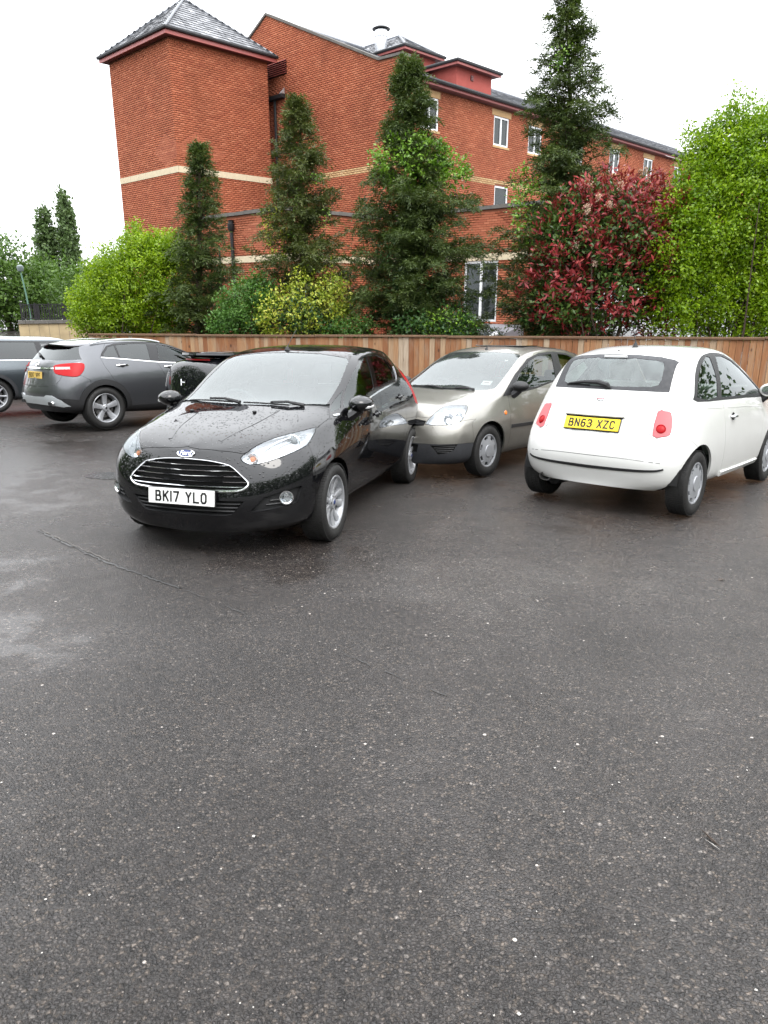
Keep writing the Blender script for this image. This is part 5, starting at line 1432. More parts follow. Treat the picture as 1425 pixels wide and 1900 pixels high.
def put_wheels(car, kind, r, rr, w, wb, yc, steer=0.0, rot=0.3):
    pr = wheel_proto(kind, r, rr, w); k = 0
    for x in (0, -wb):
        for sg in (1, -1):
            k += 1
            wh = empty('wheel'); wh.parent = car.root
            wh.matrix_local = Matrix.Translation((x, sg * yc, r - .004)) @ Matrix.Rotation((steer if x == 0 else 0), 4, 'Z') @ Matrix.Rotation(0 if sg > 0 else math.pi, 4, 'Z') @ Matrix.Rotation(rot + k * .7, 4, 'Y')
            for nm, me in pr:
                o = bpy.data.objects.new(nm, me); COL.objects.link(o); o.parent = wh
def arch_liner(car, x, r, yo, zc, width=.30, mat='dark'):
    m = MB()
    m.lathe([(r, yo), (r + .004, yo - .01), (r + .004, yo - width), (0, yo - width)], 26, 'y', (x, 0, zc), R(2), R(178))
    for sg in (1, -1):
        q = MB(); q.v = [(a, b * sg, c) for a, b, c in m.v]; q.f = m.f; q.build('arch_liner', MAT[mat], car.root, smooth=True)
def tubeline(car, pts, r, name, mat, parent=None, n=6, both=True, flat=None):
    for sg in ((1, -1) if both else (1,)):
        m = MB(); m.tube([(p[0], p[1] * sg, p[2]) for p in pts], r, n); m.build(name, MAT[mat], parent or car.root, smooth=True)
def strip_on(car, pts, w, name, mat, proj='side', lift=.004, both=True, parent=None, t=.004, mirror_join=False, n=3):
    """a flat raised strip that follows the body: pts in the projection plane"""
    pts = smooth_poly(pts, n, closed=False); P = []; Nn = []
    for p in pts:
        if proj == 'side': a = car.hit(x=p[0], z=p[1])
        elif proj == 'top': a = car.hit(x=p[0], y=p[1])
        else: a = car.hit(y=abs(p[0]), z=p[1], side=1 if proj == 'front' else -1); 
        q = a[0].copy(); nn = a[1].copy()
        if proj in ('front', 'rear') and p[0] < 0: q[1] *= -1; nn[1] *= -1
        P.append(q); Nn.append(nn)
    V = []; F = []
    for i in range(len(P)):
        tg = P[min(i + 1, len(P) - 1)] - P[max(i - 1, 0)]; s_ = unit_(np.cross(Nn[i], tg))
        ww = w[0] + (w[1] - w[0]) * i / (len(P) - 1) if isinstance(w, tuple) else w
        b = P[i] + Nn[i] * (lift - t); V += [b + s_ * ww / 2, b + s_ * ww / 2 + Nn[i] * t, b - s_ * ww / 2 + Nn[i] * t, b - s_ * ww / 2]
    for i in range(len(P) - 1): F += [[i * 4 + j, i * 4 + (j + 1) % 4, (i + 1) * 4 + (j + 1) % 4, (i + 1) * 4 + j] for j in range(4)]
    F += [[3, 2, 1, 0], [len(V) - 4 + j for j in range(4)]]
    os_ = []
    for sg in ((1, -1) if both else (1,)):
        m = MB(); m.add([(v[0], v[1] * sg, v[2]) for v in V], F); os_.append(m.build(name, MAT[mat], parent or car.root, smooth=True))
    return os_
def seat(car, x, y, z, mat, w=.5, h=.62, head=True, parent=None):
    s = obj('seat', None, None, car.root); s.location = (x, y, z)
    def cush(name, c, d, ry):
        bm = bmesh.new(); bmesh.ops.create_cube(bm, size=1); bmesh.ops.scale(bm, vec=d, verts=bm.verts[:])
        bmesh.ops.bevel(bm, geom=bm.edges[:], offset=min(d) * .35, segments=3, affect='EDGES', profile=.6)
        bmesh.ops.rotate(bm, cent=(0, 0, 0), matrix=Matrix.Rotation(ry, 3, 'Y'), verts=bm.verts[:]); bmesh.ops.translate(bm, vec=c, verts=bm.verts[:])
        me = bpy.data.meshes.new(name); bm.to_mesh(me); bm.free(); me.polygons.foreach_set('use_smooth', np.ones(len(me.polygons), bool)); obj(name, me, MAT[mat], s)
    cush('cushion', (0, 0, 0), (.5, w, .16), -.1)
    cush('backrest', (-.30, 0, h * .5), (.14, w * .96, h), -.28)
    if head: cush('headrest', (-.44, 0, h + .10), (.09, .25, .17), -.15)
def steering_wheel(car, x, y, z):
    m = MB(); c = np.array([x, y, z]); ax = unit_(np.array([-.85, 0, .5])); u = np.array([0, 1., 0]); v = np.cross(ax, u)
    pts = [c + .18 * (math.cos(t) * u + math.sin(t) * v) for t in np.linspace(0, 2 * math.pi, 25)]
    m.tube(pts, .016, 6, cap=False); m.tube([pts[0], c, pts[12]], .02, 6); m.tube([c, pts[18]], .02, 6); m.tube([c, c - ax * .35], .03, 6)
    m.build('steering_wheel', MAT['dash'], car.root, smooth=True)
def interior(car, x_dash, x_f, x_r, zf, half, mat='seat', zd=.92, rear=True, wheel=True):
    m = MB(); m.prism([(x_dash + .25, zd - .02), (x_dash, zd), (x_dash - .28, zd - .03), (x_dash - .34, zd - .14), (x_dash - .2, zd - .5), (x_dash + .25, zd - .5)], -half, half, 'y'); m.build('dashboard', MAT['dash'], car.root, smooth=True)
    for y in (.36, -.36): seat(car, x_f, y, zf, mat)
    if rear: seat(car, x_r, 0, zf, mat, w=half * 1.75, h=.52, head=False); 
    if rear:
        for y in (.36, -.36):
            mm = MB(); mm.box((x_r - .40, y, zf + .58), (.08, .24, .13), bev=.03); mm.build('headrest', MAT[mat], car.root, smooth=True)
    if wheel: steering_wheel(car, x_dash - .42, -.36, zd - .02)
    m = MB(); m.box(((x_dash + x_r) / 2 - .3, 0, .27), (abs(x_dash - x_r) + 1.2, half * 2 - .04, .04)); m.build('floor_pan', MAT['dark'], car.root)
def mirror(car, p, mat_body, size=(.17, .2, .125), foot=None, ind=False, glass=False, mat_foot='trim', fwd=1):
    """wing mirror on both sides, p = inner foot on the left side"""
    for sg in (1, -1):
        e = obj('wing_mirror', None, None, car.root)
        bm = bmesh.new(); bmesh.ops.create_icosphere(bm, subdivisions=4, radius=.5)
        for v in bm.verts:
            x, y, z = v.co
            if x < -.18: x = -.18 + (x + .18) * .08
            z *= 1 - .28 * max(0, y + .1); x *= 1 - .35 * max(0, y)
            v.co = (x * size[0] * 1.35, y * size[1], z * size[2])
        c = Vector((p[0] - .02, (p[1] + size[1] * .44) * 1, p[2] + .03))
        for v in bm.verts: v.co += c; v.co.y *= sg
        bmesh.ops.recalc_face_normals(bm, faces=bm.faces[:])
        me = bpy.data.meshes.new('mirror_cap'); bm.to_mesh(me); bm.free(); me.polygons.foreach_set('use_smooth', np.ones(len(me.polygons), bool)); obj('mirror_cap', me, MAT[mat_body], e)
        m = MB(); m.tube([(p[0] + .02, (p[1] - .03) * sg, p[2] - .09), (p[0] - .005, (p[1] + .02) * sg, p[2] - .06), (p[0] - .02, (p[1] + size[1] * .4) * sg, p[2] - .01)], [.05, .045, .04], 8); m.build('mirror_foot', MAT[mat_foot], e, smooth=True)
        mg = MB(); xx = c.x - .18 * size[0] * 1.35 - .0075; mg.lathe([(0, 0), (.36, 0)], 24, 'x'); mg.v = [(xx, (c.y + b * size[1]) * sg, c.z + d * size[2] * .94) for a, b, d in mg.v]; mg.build('mirror_glass', MAT['chrome'], e)
        if ind:
            m = MB(); q = np.array([c.x, c.y, c.z]); m.tube([q + np.array([.08, size[1] * .1, -.03]), q + np.array([.055, size[1] * .34, -.022]), q + np.array([.0, size[1] * .475, -.014])], [.006, .016, .012], 8)
            m.v = [(a, b * sg, d) for a, b, d in m.v]; m.build('indicator', MAT['clear_lens'], e, smooth=True)
def wiper(car, a, b, side='front', arm=None):
    """a: pivot, b: blade end in (x, y) top view or (y, z) rear view"""
    e = obj('wiper', None, None, car.root)
    def pt(q, l):
        if side == 'front': h = car.hit(x=q[0], y=abs(q[1]))
        else: h = car.hit(y=abs(q[0]), z=q[1], side=-1)
        p, n = h[0].copy(), h[1].copy()
        if (q[1] if side == 'front' else q[0]) < 0: p[1] *= -1; n[1] *= -1
        return p + n * l
    q = [np.array(a) + (np.array(b) - np.array(a)) * t for t in np.linspace(0, 1, 6)]
    m = MB(); m.tube([pt(k, .010) for k in q], .007, 5); m.build('wiper_blade', MAT['trim'], e, smooth=True)
    arm = arm if arm is not None else (a, (np.array(a) + np.array(b)) / 2)
    m = MB(); m.tube([pt(arm[0], .012), pt((np.array(arm[0]) + np.array(arm[1])) / 2, .030), pt(arm[1], .022)], [.016, .011, .009], 6); m.build('wiper_arm', MAT['trim'], e, smooth=True)
def handle(car, x, z, mat, L=.17, both=True):
    for sg in ((1, -1) if both else (1,)):
        p, n = car.hit(x=x, z=z); e = obj('door_handle', None, None, car.root)
        pts = []
        for t in np.linspace(-.5, .5, 7):
            q, nn = car.hit(x=x - t * L, z=z); pts.append(q + nn * (.006 + .026 * math.cos(math.pi * t) ** .7))
        m = MB(); m.tube([(a, b * sg, c) for a, b, c in pts], [.009, .013, .015, .015, .015, .013, .009], 8); m.build('grip', MAT[mat], e, smooth=True)
        m = MB(); M_ = frame(p, n); m.lathe([(0, .001), (.034, .001), (.038, .003)], 18, 'z'); m.v = [tuple(M_ @ Vector((a * 1.25, b * .95, c))) for a, b, c in m.v]; m.v = [(a, b * sg, c) for a, b, c in m.v]; m.build('handle_recess', MAT['dark'], e, smooth=True)
def underbody(car, x0, x1, half, z=.22):
    m = MB(); m.box(((x0 + x1) / 2, 0, z + .02), (abs(x0 - x1), half * 2, .05), bev=.015); m.build('underbody', MAT['dark'], car.root)

# ------------------------------------------------------------------ black five-door hatchback, nearest car
def arch_poly(x, z, r, n=22, bottom=.1):
    return [(x + r * math.cos(R(t)), z + r * math.sin(R(t))) for t in np.linspace(0, 180, n)] + [(x - r, bottom), (x + r, bottom)]
def lamp_bucket(car, cls, depth, name, mat, lens, parent_name='headlight', extra=None, bmat=None):
    """lens flush with the body, a reflector behind it"""
    out = []
    for mode in ('left', 'right'):
        e = obj(parent_name, None, None, car.root)
        car.panel(cls, 'lens', MAT[lens], e, mode=mode, flange=0, gap=.003)
        car.panel(cls, 'reflector', MAT[mat], e, mode=mode, offset=-depth, flange=-depth, gap=.004)
        if extra: extra(e, 1 if mode == 'left' else -1)
        out.append(e)
    return out
def lathe_at(p, n, prof, name, mat, parent, sg=1, seg=20, up=(0, 0, 1), sx=1.0, sy=1.0):
    m = MB(); m.lathe(prof, seg, 'z'); M_ = frame(p, n, up)
    m.v = [tuple(M_ @ Vector((a * sx, b * sy, c))) for a, b, c in m.v]; m.v = [(a, b * sg, c) for a, b, c in m.v]
    return m.build(name, MAT[mat], parent, smooth=True)

def build_fiesta():
    c = Car('hatchback_car', FIESTA, (-1.193, 5.73, -106.0, 0), 'black five door hatchback with chrome barred grille, nearest car')
    ra = .348
    c.cut(arch_poly(0, .30, ra), 'side', '_arch'); c.cut(arch_poly(-2.489, .30, ra), 'side', '_arch')
    HL = [(0.673, 0.394, 0.725), (0.679, 0.418, 0.696), (0.67, 0.466, 0.680), (0.642, 0.525, 0.685), (0.566, 0.618, 0.712), (0.475, 0.685, 0.741), (0.365, 0.728, 0.766), (0.289, 0.742, 0.782), (0.187, 0.737, 0.820), (0.063, 0.72, 0.879), (0.175, 0.682, 0.872), (0.336, 0.618, 0.860), (0.48, 0.552, 0.837), (0.578, 0.479, 0.801), (0.64, 0.43, 0.760)]
    c.cut(smooth_poly(c_proj(HL, 'diag'), 2), 'diag', 'headlight')
    GR = [(0, .712), (.17, .703), (.30, .682), (.345, .664), (.40, .625), (.468, .560), (.452, .528), (.40, .504), (.27, .498), (0, .496)]
    c.cut(GR[:5] + smooth_poly(GR[4:9], 3, False)[1:] + GR[9:] + [(-.02, .496), (-.02, .712)], 'front', 'grille')
    c.cut([(0, .43), (.44, .43), (.35, .332), (.31, .322), (0, .322), (-.02, .322), (-.02, .43)], 'front', 'intake')
    FG = [(0.722, 0.475, 0.355), (0.683, 0.567, 0.455), (0.609, 0.669, 0.487), (0.493, 0.766, 0.516), (0.484, 0.772, 0.503), (0.52, 0.746, 0.399), (0.609, 0.666, 0.378), (0.693, 0.539, 0.357)]
    c.cut(c_proj(FG, 'diag'), 'diag', 'fog')
    BN = [(.705, -.02), (.704, .11), (.690, .236), (.656, .40), (.632, .44), (.57, .486), (.475, .557), (.33, .626), (.17, .690), (.05, .726), (-.17, .742), (-.30, .69), (-.262, .45), (-.205, .2), (-.192, -.02)]
    c.cut(BN, 'top', 'bonnet')
    WS = [(-.205, -.02), (-.218, .2), (-.28, .43), (-.375, .64), (-.72, .637), (-1.07, .598), (-1.11, .56), (-1.13, .3), (-1.135, -.02)]
    c.cut(WS, 'top', 'windscreen')
    c.cut([(-.19, -.02), (-.205, .2), (-.262, .45), (-.33, .68), (-.40, .662), (-.375, .64), (-.28, .43), (-.218, .2), (-.205, -.02)], 'top', 'cowl')
    FGL = [(-.46, .985), (-.69, 1.128), (-.93, 1.255), (-1.18, 1.352), (-1.385, 1.382), (-1.262, 1.112), (-1.20, 1.088)]
    QGL = [(-.275, .966), (-.655, 1.118), (-.425, .988)]
    RGL = [(-1.50, 1.388), (-1.75, 1.385), (-1.985, 1.348), (-2.07, 1.22), (-2.03, 1.158), (-1.375, 1.105)]
    TGL = [(-2.015, 1.343), (-2.185, 1.252), (-2.06, 1.165), (-2.085, 1.22)]
    for p, n in ((FGL, 'front_pane'), (QGL, 'quarter_pane'), (RGL, 'rear_pane'), (TGL, 'tail_pane')): c.cut(p, 'side', n)
    DLO = [(-.17, .940), (-.60, 1.142), (-.89, 1.288), (-1.18, 1.385), (-1.42, 1.409), (-1.65, 1.412), (-2.03, 1.374), (-2.235, 1.265), (-2.10, 1.125), (-1.32, 1.068), (-.5, .960)]
    c.cut(DLO, 'side', 'pillar')
    c.cut([(-1.135, -.02), (-1.13, .3), (-1.112, .53), (-1.3, .578), (-1.8, .565), (-2.3, .54), (-2.7, .47), (-2.86, .40), (-2.9, .2), (-2.91, -.02)], 'top', 'roof')
    c.cut([(-.41, .30), (-.405, .75), (-.36, .93), (-.20, .95), (-.64, 1.142), (-1.2, 1.40), (-1.47, 1.43), (-1.36, 1.06), (-1.372, .72), (-1.372, .30)], 'side', 'front_door')
    c.cut([(-1.372, .30), (-1.372, .72), (-1.36, 1.06), (-1.47, 1.43), (-2.05, 1.40), (-2.12, 1.1), (-2.20, .95), (-2.15, .72), (-2.08, .55), (-2.02, .40), (-2.0, .30)], 'side', 'rear_door')
    c.cut([(.285, .785), (.345, .62), (.345, .05), (1.2, .05), (1.2, .9), (.6, .9), (.5, .80)], 'side', 'front_bumper', sel=lambda n, k: True)
    c.cut([(-2.6, .66), (-3.5, .70), (-3.5, 0), (-2.6, 0)], 'side', 'rear_bumper', sel=lambda n, k: True)
    TL = [(-2.54, 1.19), (-2.60, 1.10), (-2.68, .98), (-2.70, .86), (-2.9, .84), (-2.88, 1.0), (-2.76, 1.14), (-2.64, 1.22)]
    c.cut(smooth_poly(TL, 2), 'side', 'tail_light')
    c.cut([(-.02, 1.29), (.46, 1.26), (.60, 1.03), (-.02, 1.02)], 'rear', 'rear_glass')
    c.cut([(-.02, 1.38), (.56, 1.33), (.66, .70), (-.02, .69)], 'rear', 'tailgate')
    P = MAT['p_black']
    c.panel('bonnet', 'bonnet', P); c.panel('roof', 'roof', P, gap=.001); c.panel('front_bumper', 'front_bumper', P); c.panel('rear_bumper', 'rear_bumper', P)
    c.panel('tailgate', 'tailgate', P); c.panel('_rest', 'body_side', P, mode='sides', gap=.001)
    c.panel('windscreen', 'windscreen', MAT['glass_ws'], offset=-.002, flange=0, gap=-.001); c.panel('cowl', 'scuttle_panel', MAT['trim'], offset=-.012, flange=.0)
    c.panel('rear_glass', 'rear_window', MAT['glass_pv'], flange=0)
    c.panel('pillar', 'window_pillar', MAT['gloss'], mode='sides', gap=0, flange=.012)
    c.panel('tail_light', 'tail_light', MAT['red_lens'], mode='sides')
    for cl, nm in (('front_door', 'front_door'), ('rear_door', 'rear_door')):
        d = c.panel(cl, nm, P, mode='sides')
        for i, o in enumerate(d):
            for g in ({'front_door': ('front_pane', 'quarter_pane'), 'rear_door': ('rear_pane', 'tail_pane')}[cl]):
                c.panel(g, 'window', MAT['glass_sd' if cl == 'front_door' else 'glass_pv'], o, mode='left' if i == 0 else 'right', offset=-.004, flange=0, gap=-.002)
    # headlights
    def hl(e, sg):
        p, n = c.hit(x=.34, y=.655); p = p - n * .03
        lathe_at(p - n * .02, unit_(n * .3 + np.array([.9, .2, 0])), [(0, .012), (.03, .006), (.043, -.01), (.05, -.01), (.055, .0), (.062, -.006), (.064, -.05)], 'projector', 'chrome', e, sg, 28)
        lathe_at(p - n * .012, unit_(n * .3 + np.array([.9, .2, 0])), [(0, .024), (.022, .019), (.040, .0)], 'projector_lens', 'glass_pv', e, sg, 28)
        p, n = c.hit(y=.47, z=.722, side=1); p = p - n * .028
        lathe_at(p, unit_(n * .5 + np.array([.9, .1, 0])), [(0, .008), (.018, .004), (.02, -.02)], 'indicator', 'amber', e, sg, 16)
        lathe_at(p - n * .004, unit_(n * .5 + np.array([.9, .1, 0])), [(.024, .0), (.04, .008), (.043, 0), (.043, -.03)], 'indicator_bowl', 'chrome', e, sg, 16)
        for (a, b, w) in (((.62, .50), (.18, .70), .008), ((.56, .575), (.22, .705), .006)):
            q = [c.hit(x=a[0] + (b[0] - a[0]) * t, y=a[1] + (b[1] - a[1]) * t) for t in np.linspace(0, 1, 6)]
            m = MB(); m.tube([k[0] - k[1] * .022 for k in q], w, 6); m.v = [(x, y * sg, z) for x, y, z in m.v]; m.build('light_bar', MAT['chrome'], e, smooth=True)
    lamp_bucket(c, 'headlight', .04, 'headlight', 'reflector', 'lens', extra=hl)
    # grille: dark mesh set back, chrome surround and five bars
    gr = c.panel('grille', 'grille', MAT['dark'], offset=-.045, flange=-.045, gap=0)[0]
    ol = smooth_poly([(0, .712), (.17, .703), (.30, .682), (.35, .662), (.41, .615), (.466, .560), (.452, .528), (.40, .505), (.27, .499), (0, .497)], 4, False)
    for sg in (1, -1):
        pts = [c.hit(y=max(a, 0), z=b, side=1) for a, b in ol]
        m = MB(); wv = [.0035 + .0055 * max(0, min(1, (.60 - b) / .06)) for a, b in ol]
        m.tube([(p[0] + .004, p[1] * sg, p[2]) for p, n in pts], wv, 7); m.build('grille_surround', MAT['chrome'], gr, smooth=True)
    for k, z in enumerate((.672, .636, .600, .563, .530)):
        yl = float(np.interp(z, [.50, .528, .56, .615, .662, .682, .70], [.40, .44, .457, .40, .345, .29, .17]))
        q = [c.hit(y=abs(y), z=z, side=1)[0] * np.array([1, np.sign(y) or 1, 1]) for y in np.linspace(-yl, yl, 21)]
        V = []; F = []
        for p in q: V += [(p[0] - .004, p[1], z + .005), (p[0] + .003, p[1], z + .0015), (p[0], p[1], z - .0045), (p[0] - .03, p[1], z - .003), (p[0] - .03, p[1], z + .003)]
        for i in range(20): F += [[i * 5 + j, i * 5 + (j + 1) % 5, (i + 1) * 5 + (j + 1) % 5, (i + 1) * 5 + j] for j in range(5)]
        m = MB(); m.add(V, F); m.build('grille_bar', MAT['chrome'], gr, smooth=True, sharp=25)
    it = c.panel('intake', 'lower_intake', MAT['trim'], offset=-.05, flange=-.05, gap=0)[0]
    for z in (.405, .378, .352):
        q = [c.hit(y=abs(y), z=z, side=1)[0] * np.array([1, np.sign(y) or 1, 1]) for y in np.linspace(-.41 + (.41 - z) * .5, .41 - (.41 - z) * .5, 15)]
        m = MB(); m.tube([(p[0] - .022, p[1], z) for p in q], .007, 6); m.build('intake_bar', MAT['trim'], it, smooth=True)
    # fog lamp pods
    fl = c.panel('fog', 'fog_lamp_pod', MAT['trim'], mode='sides', offset=-.03, flange=-.03, gap=0)
    for o, sg in zip(fl, (1, -1)):
        p, n = c.hit(x=.585, z=.442); lathe_at(p - n * .012, unit_(n + np.array([.5, 0, 0])), [(0, .0), (.036, .004), (.043, .012), (.050, .012), (.052, -.02)], 'fog_lamp', 'chrome', o, sg, 26)
        lathe_at(p - n * .004, unit_(n + np.array([.5, 0, 0])), [(0, .004), (.03, .0), (.036, -.006)], 'fog_lens', 'lens', o, sg, 22)
        for (a, b, dz) in ((.66, .52, -.025), (.675, .54, -.055)):
            q = [c.hit(x=a + (b - a) * t, z=.452 + dz + .012 * t) for t in np.linspace(0, .55, 5)]
            m = MB(); m.tube([k[0] - k[1] * .02 for k in q], .006, 5); m.v = [(x, y * sg, z) for x, y, z in m.v]; m.build('pod_rib', MAT['trim'], o, smooth=True)
    # plates, badge
    p, n = c.hit(y=0, z=.455, side=1); number_plate(c, frame((p[0] + .022, 0, .452), (1, 0, .10)), 'BK17 YLO')
    p, n = c.hit(y=0, z=.746, side=1); bd = obj('badge', None, None, c.root)
    lathe_at(p + n * .002, n, [(0, .004), (.058, .004), (.066, .006), (.072, .0)], 'badge_rim', 'chrome', bd, 1, 32, sy=.42)
    lathe_at(p + n * .0075, n, [(0, .001), (.055, .0)], 'badge_face', 'badge_blue', bd, 1, 32, sy=.42)
    txt = bpy.data.curves.new('badge_script', 'FONT'); txt.body = 'Ford'; txt.size = .046; txt.align_x = 'CENTER'; txt.align_y = 'CENTER'; txt.shear = .35; txt.extrude = .0006; txt.offset = .0008
    tmp = bpy.data.objects.new('tmp', txt); COL.objects.link(tmp); dg = bpy.context.evaluated_depsgraph_get(); me = bpy.data.meshes.new_from_object(tmp.evaluated_get(dg)); bpy.data.objects.remove(tmp)
    obj('badge_script', me, MAT['chrome'], bd, matrix=frame(p + n * .0095, n))
    # small trim
    strip_on(c, [(-.24, .942), (-.5, .954), (-.9, 1.008), (-1.32, 1.060), (-1.8, 1.100), (-2.09, 1.124), (-2.19, 1.19), (-2.24, 1.262)], .016, 'chrome_strip', 'chrome', lift=.007, n=4)
    mirror(c, (-.50, .80, .99), 'p_black', (.175, .21, .14), ind=True, mat_foot='gloss')
    handle(c, -1.17, .875, 'p_black'); handle(c, -2.04, .965, 'p_black')
    wiper(c, (-.225, -.12), (-.31, -.56), arm=((-.215, -.05), (-.29, -.36))); wiper(c, (-.215, .38), (-.22, -.02), arm=((-.245, .50), (-.225, .22)))
    for y in (-.37, .18):
        p, n = c.hit(x=.0, y=abs(y)); p = p * np.array([1, np.sign(y), 1]); m = MB(); m.box(p + np.array([0, 0, .007]), (.035, .028, .016), bev=.006); m.build('washer_jet', MAT['trim'], c.root, smooth=True)
    p, n = c.hit(x=-1.22, y=.0); ae = obj('aerial', None, None, c.root)
    m = MB(); m.lathe([(.026, 0), (.02, .02), (.008, .034)], 14, 'z', (p[0], -.06, p[2] - .002)); m.build('aerial_base', MAT['trim'], ae, smooth=True)
    m = MB(); m.tube([(p[0], -.06, p[2] + .03), (p[0] - .22, -.06, p[2] + .19)], [.004, .0022], 6); m.build('aerial_rod', MAT['trim'], ae, smooth=True)
    # bonnet creases
    strip_on(c, [(.60, .20), (.3, .28), (-.1, .33)], (.03, .05), 'bonnet_crease', 'p_black', 'top', lift=.0025, t=.006)
    put_wheels(c, 'a_twin5', .302, .212, .195, 2.489, .760, rot=.25)
    arch_liner(c, 0, ra + .004, .775, .30); arch_liner(c, -2.489, ra + .004, .775, .30)
    interior(c, -.42, -1.15, -2.05, .50, .66, 'seat', zd=.95)
    underbody(c, .36, -2.75, .62)
    m = MB(); m.box((-.43, -.25, .962), (.12, .2, .004)); m.build('paper_on_dash', MAT['paper'], c.root)
    m = MB(); m.box((-.45, -.27, .9655), (.05, .08, .003)); m.build('red_card_on_dash', MAT['red_lens'], c.root)
    return c
def c_proj(pts, proj):
    A, Bv = PROJ[proj]; return [(sum(a * b for a, b in zip(p, A)), sum(a * b for a, b in zip(p, Bv))) for p in pts]
build_fiesta()

# ------------------------------------------------------------------ white three-door city car, rear view
def build_fiat():
    c = Car('city_car', FIAT, (3.709, 8.565, 48.5, .018), 'small rounded white car seen from behind with yellow number plate')
    ra = .345; WB = 2.30
    c.cut(arch_poly(0, .292, ra), 'side', '_arch'); c.cut(arch_poly(-WB, .292, ra), 'side', '_arch')
    GO = [(-.02, 1.402), (.20, 1.398), (.385, 1.384), (.49, 1.362), (.525, 1.34), (.548, 1.088), (.3, 1.092), (-.02, 1.095)]
    GI = [(-.02, 1.362), (.12, 1.362), (.17, 1.37), (.38, 1.352), (.432, 1.335), (.45, 1.30), (.462, 1.19), (.448, 1.145), (.40, 1.130), (.2, 1.124), (-.02, 1.122)]
    up = lambda n, k: n[0] < .1 and k[0] < -2.05
    c.cut(GI, 'rear', 'rear_glass', sel=up); c.cut(GO, 'rear', 'frit', sel=up)
    LH = [(-2.738, .435, .716), (-2.646, .482, .892), (-2.6, .531, .941), (-2.56, .60, .945), (-2.543, .625, .935), (-2.594, .645, .802), (-2.637, .632, .722), (-2.706, .523, .708)]
    TLR = [(-2.705, .505, .727), (-2.62, .512, .924), (-2.59, .565, .932), (-2.568, .612, .918), (-2.602, .632, .81), (-2.632, .626, .740), (-2.669, .579, .722)]
    c.cut(smooth_poly(c_proj(TLR, 'rdiag'), 2), 'rdiag', 'tail_red'); c.cut(smooth_poly(c_proj(LH, 'rdiag'), 2), 'rdiag', 'lamp_house')
    GT = [(-.02, 1.43), (.50, 1.40), (.56, 1.36), (.572, 1.08), (.52, .955), (.475, .88), (.445, .735), (.43, .705), (.40, .682), (.36, .675), (-.02, .672)]
    c.cut(GT, 'rear', 'tailgate', sel=lambda n, k: n[0] < .1 and k[0] < -2.22)
    c.cut([(-2.395, .63), (-2.48, .68), (-2.57, .714), (-2.64, .737), (-3.0, .742), (-3.0, .05), (-2.64, .05), (-2.64, .40), (-2.60, .5)], 'side', 'rear_bumper', sel=lambda n, k: True)
    c.cut([(-2.645, .3), (-2.60, .52), (-2.50, .62), (-2.395, .63), (-2.64, .737), (-3.0, .72), (-3, .05), (-2.6, .05)], 'side', 'rear_bumper', sel=lambda n, k: True)
    FGL = [(-.40, 1.0), (-.60, 1.135), (-.80, 1.25), (-1.02, 1.335), (-1.25, 1.382), (-1.44, 1.385), (-1.70, 1.045), (-1.705, 1.018)]
    RGL = [(-1.60, 1.375), (-1.80, 1.345), (-1.98, 1.27), (-2.14, 1.17), (-2.255, 1.065), (-2.24, 1.035), (-1.815, 1.028)]
    c.cut(FGL, 'side', 'front_pane'); c.cut(smooth_poly(RGL, 2), 'side', 'rear_pane')
    DLO = [(-.24, .962), (-.45, 1.09), (-.70, 1.235), (-.92, 1.335), (-1.15, 1.395), (-1.4, 1.418), (-1.62, 1.41), (-1.82, 1.38), (-2.02, 1.295), (-2.19, 1.185), (-2.315, 1.06), (-2.30, 1.005), (-1.7, .992), (-1.0, .978)]
    c.cut(smooth_poly(DLO, 2), 'side', 'pillar')
    c.cut([(-.10, -.02), (-.13, .3), (-.22, .58), (-.5, .55), (-.80, .50), (-.83, .3), (-.84, -.02)], 'top', 'windscreen')
    c.cut([(-.84, -.02), (-.83, .3), (-.80, .52), (-1.2, .49), (-1.8, .475), (-2.1, .47), (-2.28, .455), (-2.285, .2), (-2.29, -.02)], 'top', 'roof')
    c.cut([(.60, -.02), (.58, .3), (.45, .5), (.2, .60), (-.10, .64), (-.10, .3), (-.08, -.02)], 'top', 'bonnet')
    c.cut([(-.36, .30), (-.40, .6), (-.38, .96), (-.3, 1.0), (-.92, 1.36), (-1.4, 1.44), (-1.56, 1.42), (-1.735, 1.0), (-1.72, .93), (-1.672, .72), (-1.64, .5), (-1.60, .30)], 'side', 'door')
    c.cut([(.30, .75), (.34, .6), (.34, .05), (1, .05), (1, .85)], 'side', 'front_bumper', sel=lambda n, k: True)
    W = MAT['p_white']
    c.panel('bonnet', 'bonnet', W); c.panel('roof', 'roof', W, gap=.0018); c.panel('front_bumper', 'front_bumper', W); bp = c.panel('rear_bumper', 'rear_bumper', W, gap=.0016)[0]
    tg = c.panel('tailgate', 'tailgate', W, gap=.0016)[0]; c.panel('_rest', 'body_side', W, mode='sides', gap=.0012)
    fr = c.panel('frit', 'window_border', MAT['trim_g'], tg, gap=0, flange=.004)
    c.panel('rear_glass', 'rear_window', MAT['glass_rr'], tg, offset=-.002, flange=0, gap=-.001)
    c.panel('windscreen', 'windscreen', MAT['glass_ws'], flange=0, gap=0)
    c.panel('pillar', 'window_pillar', MAT['trim'], mode='sides', gap=0, flange=.01)
    for i, o in enumerate(c.panel('door', 'door', W, mode='sides', gap=.0018)):
        c.panel('front_pane', 'window', MAT['glass_sd'], o, mode=('left', 'right')[i], offset=-.004, flange=0, gap=-.001)
    c.panel('rear_pane', 'quarter_window', MAT['glass_sd'], mode='sides', offset=-.004, flange=0, gap=-.001)
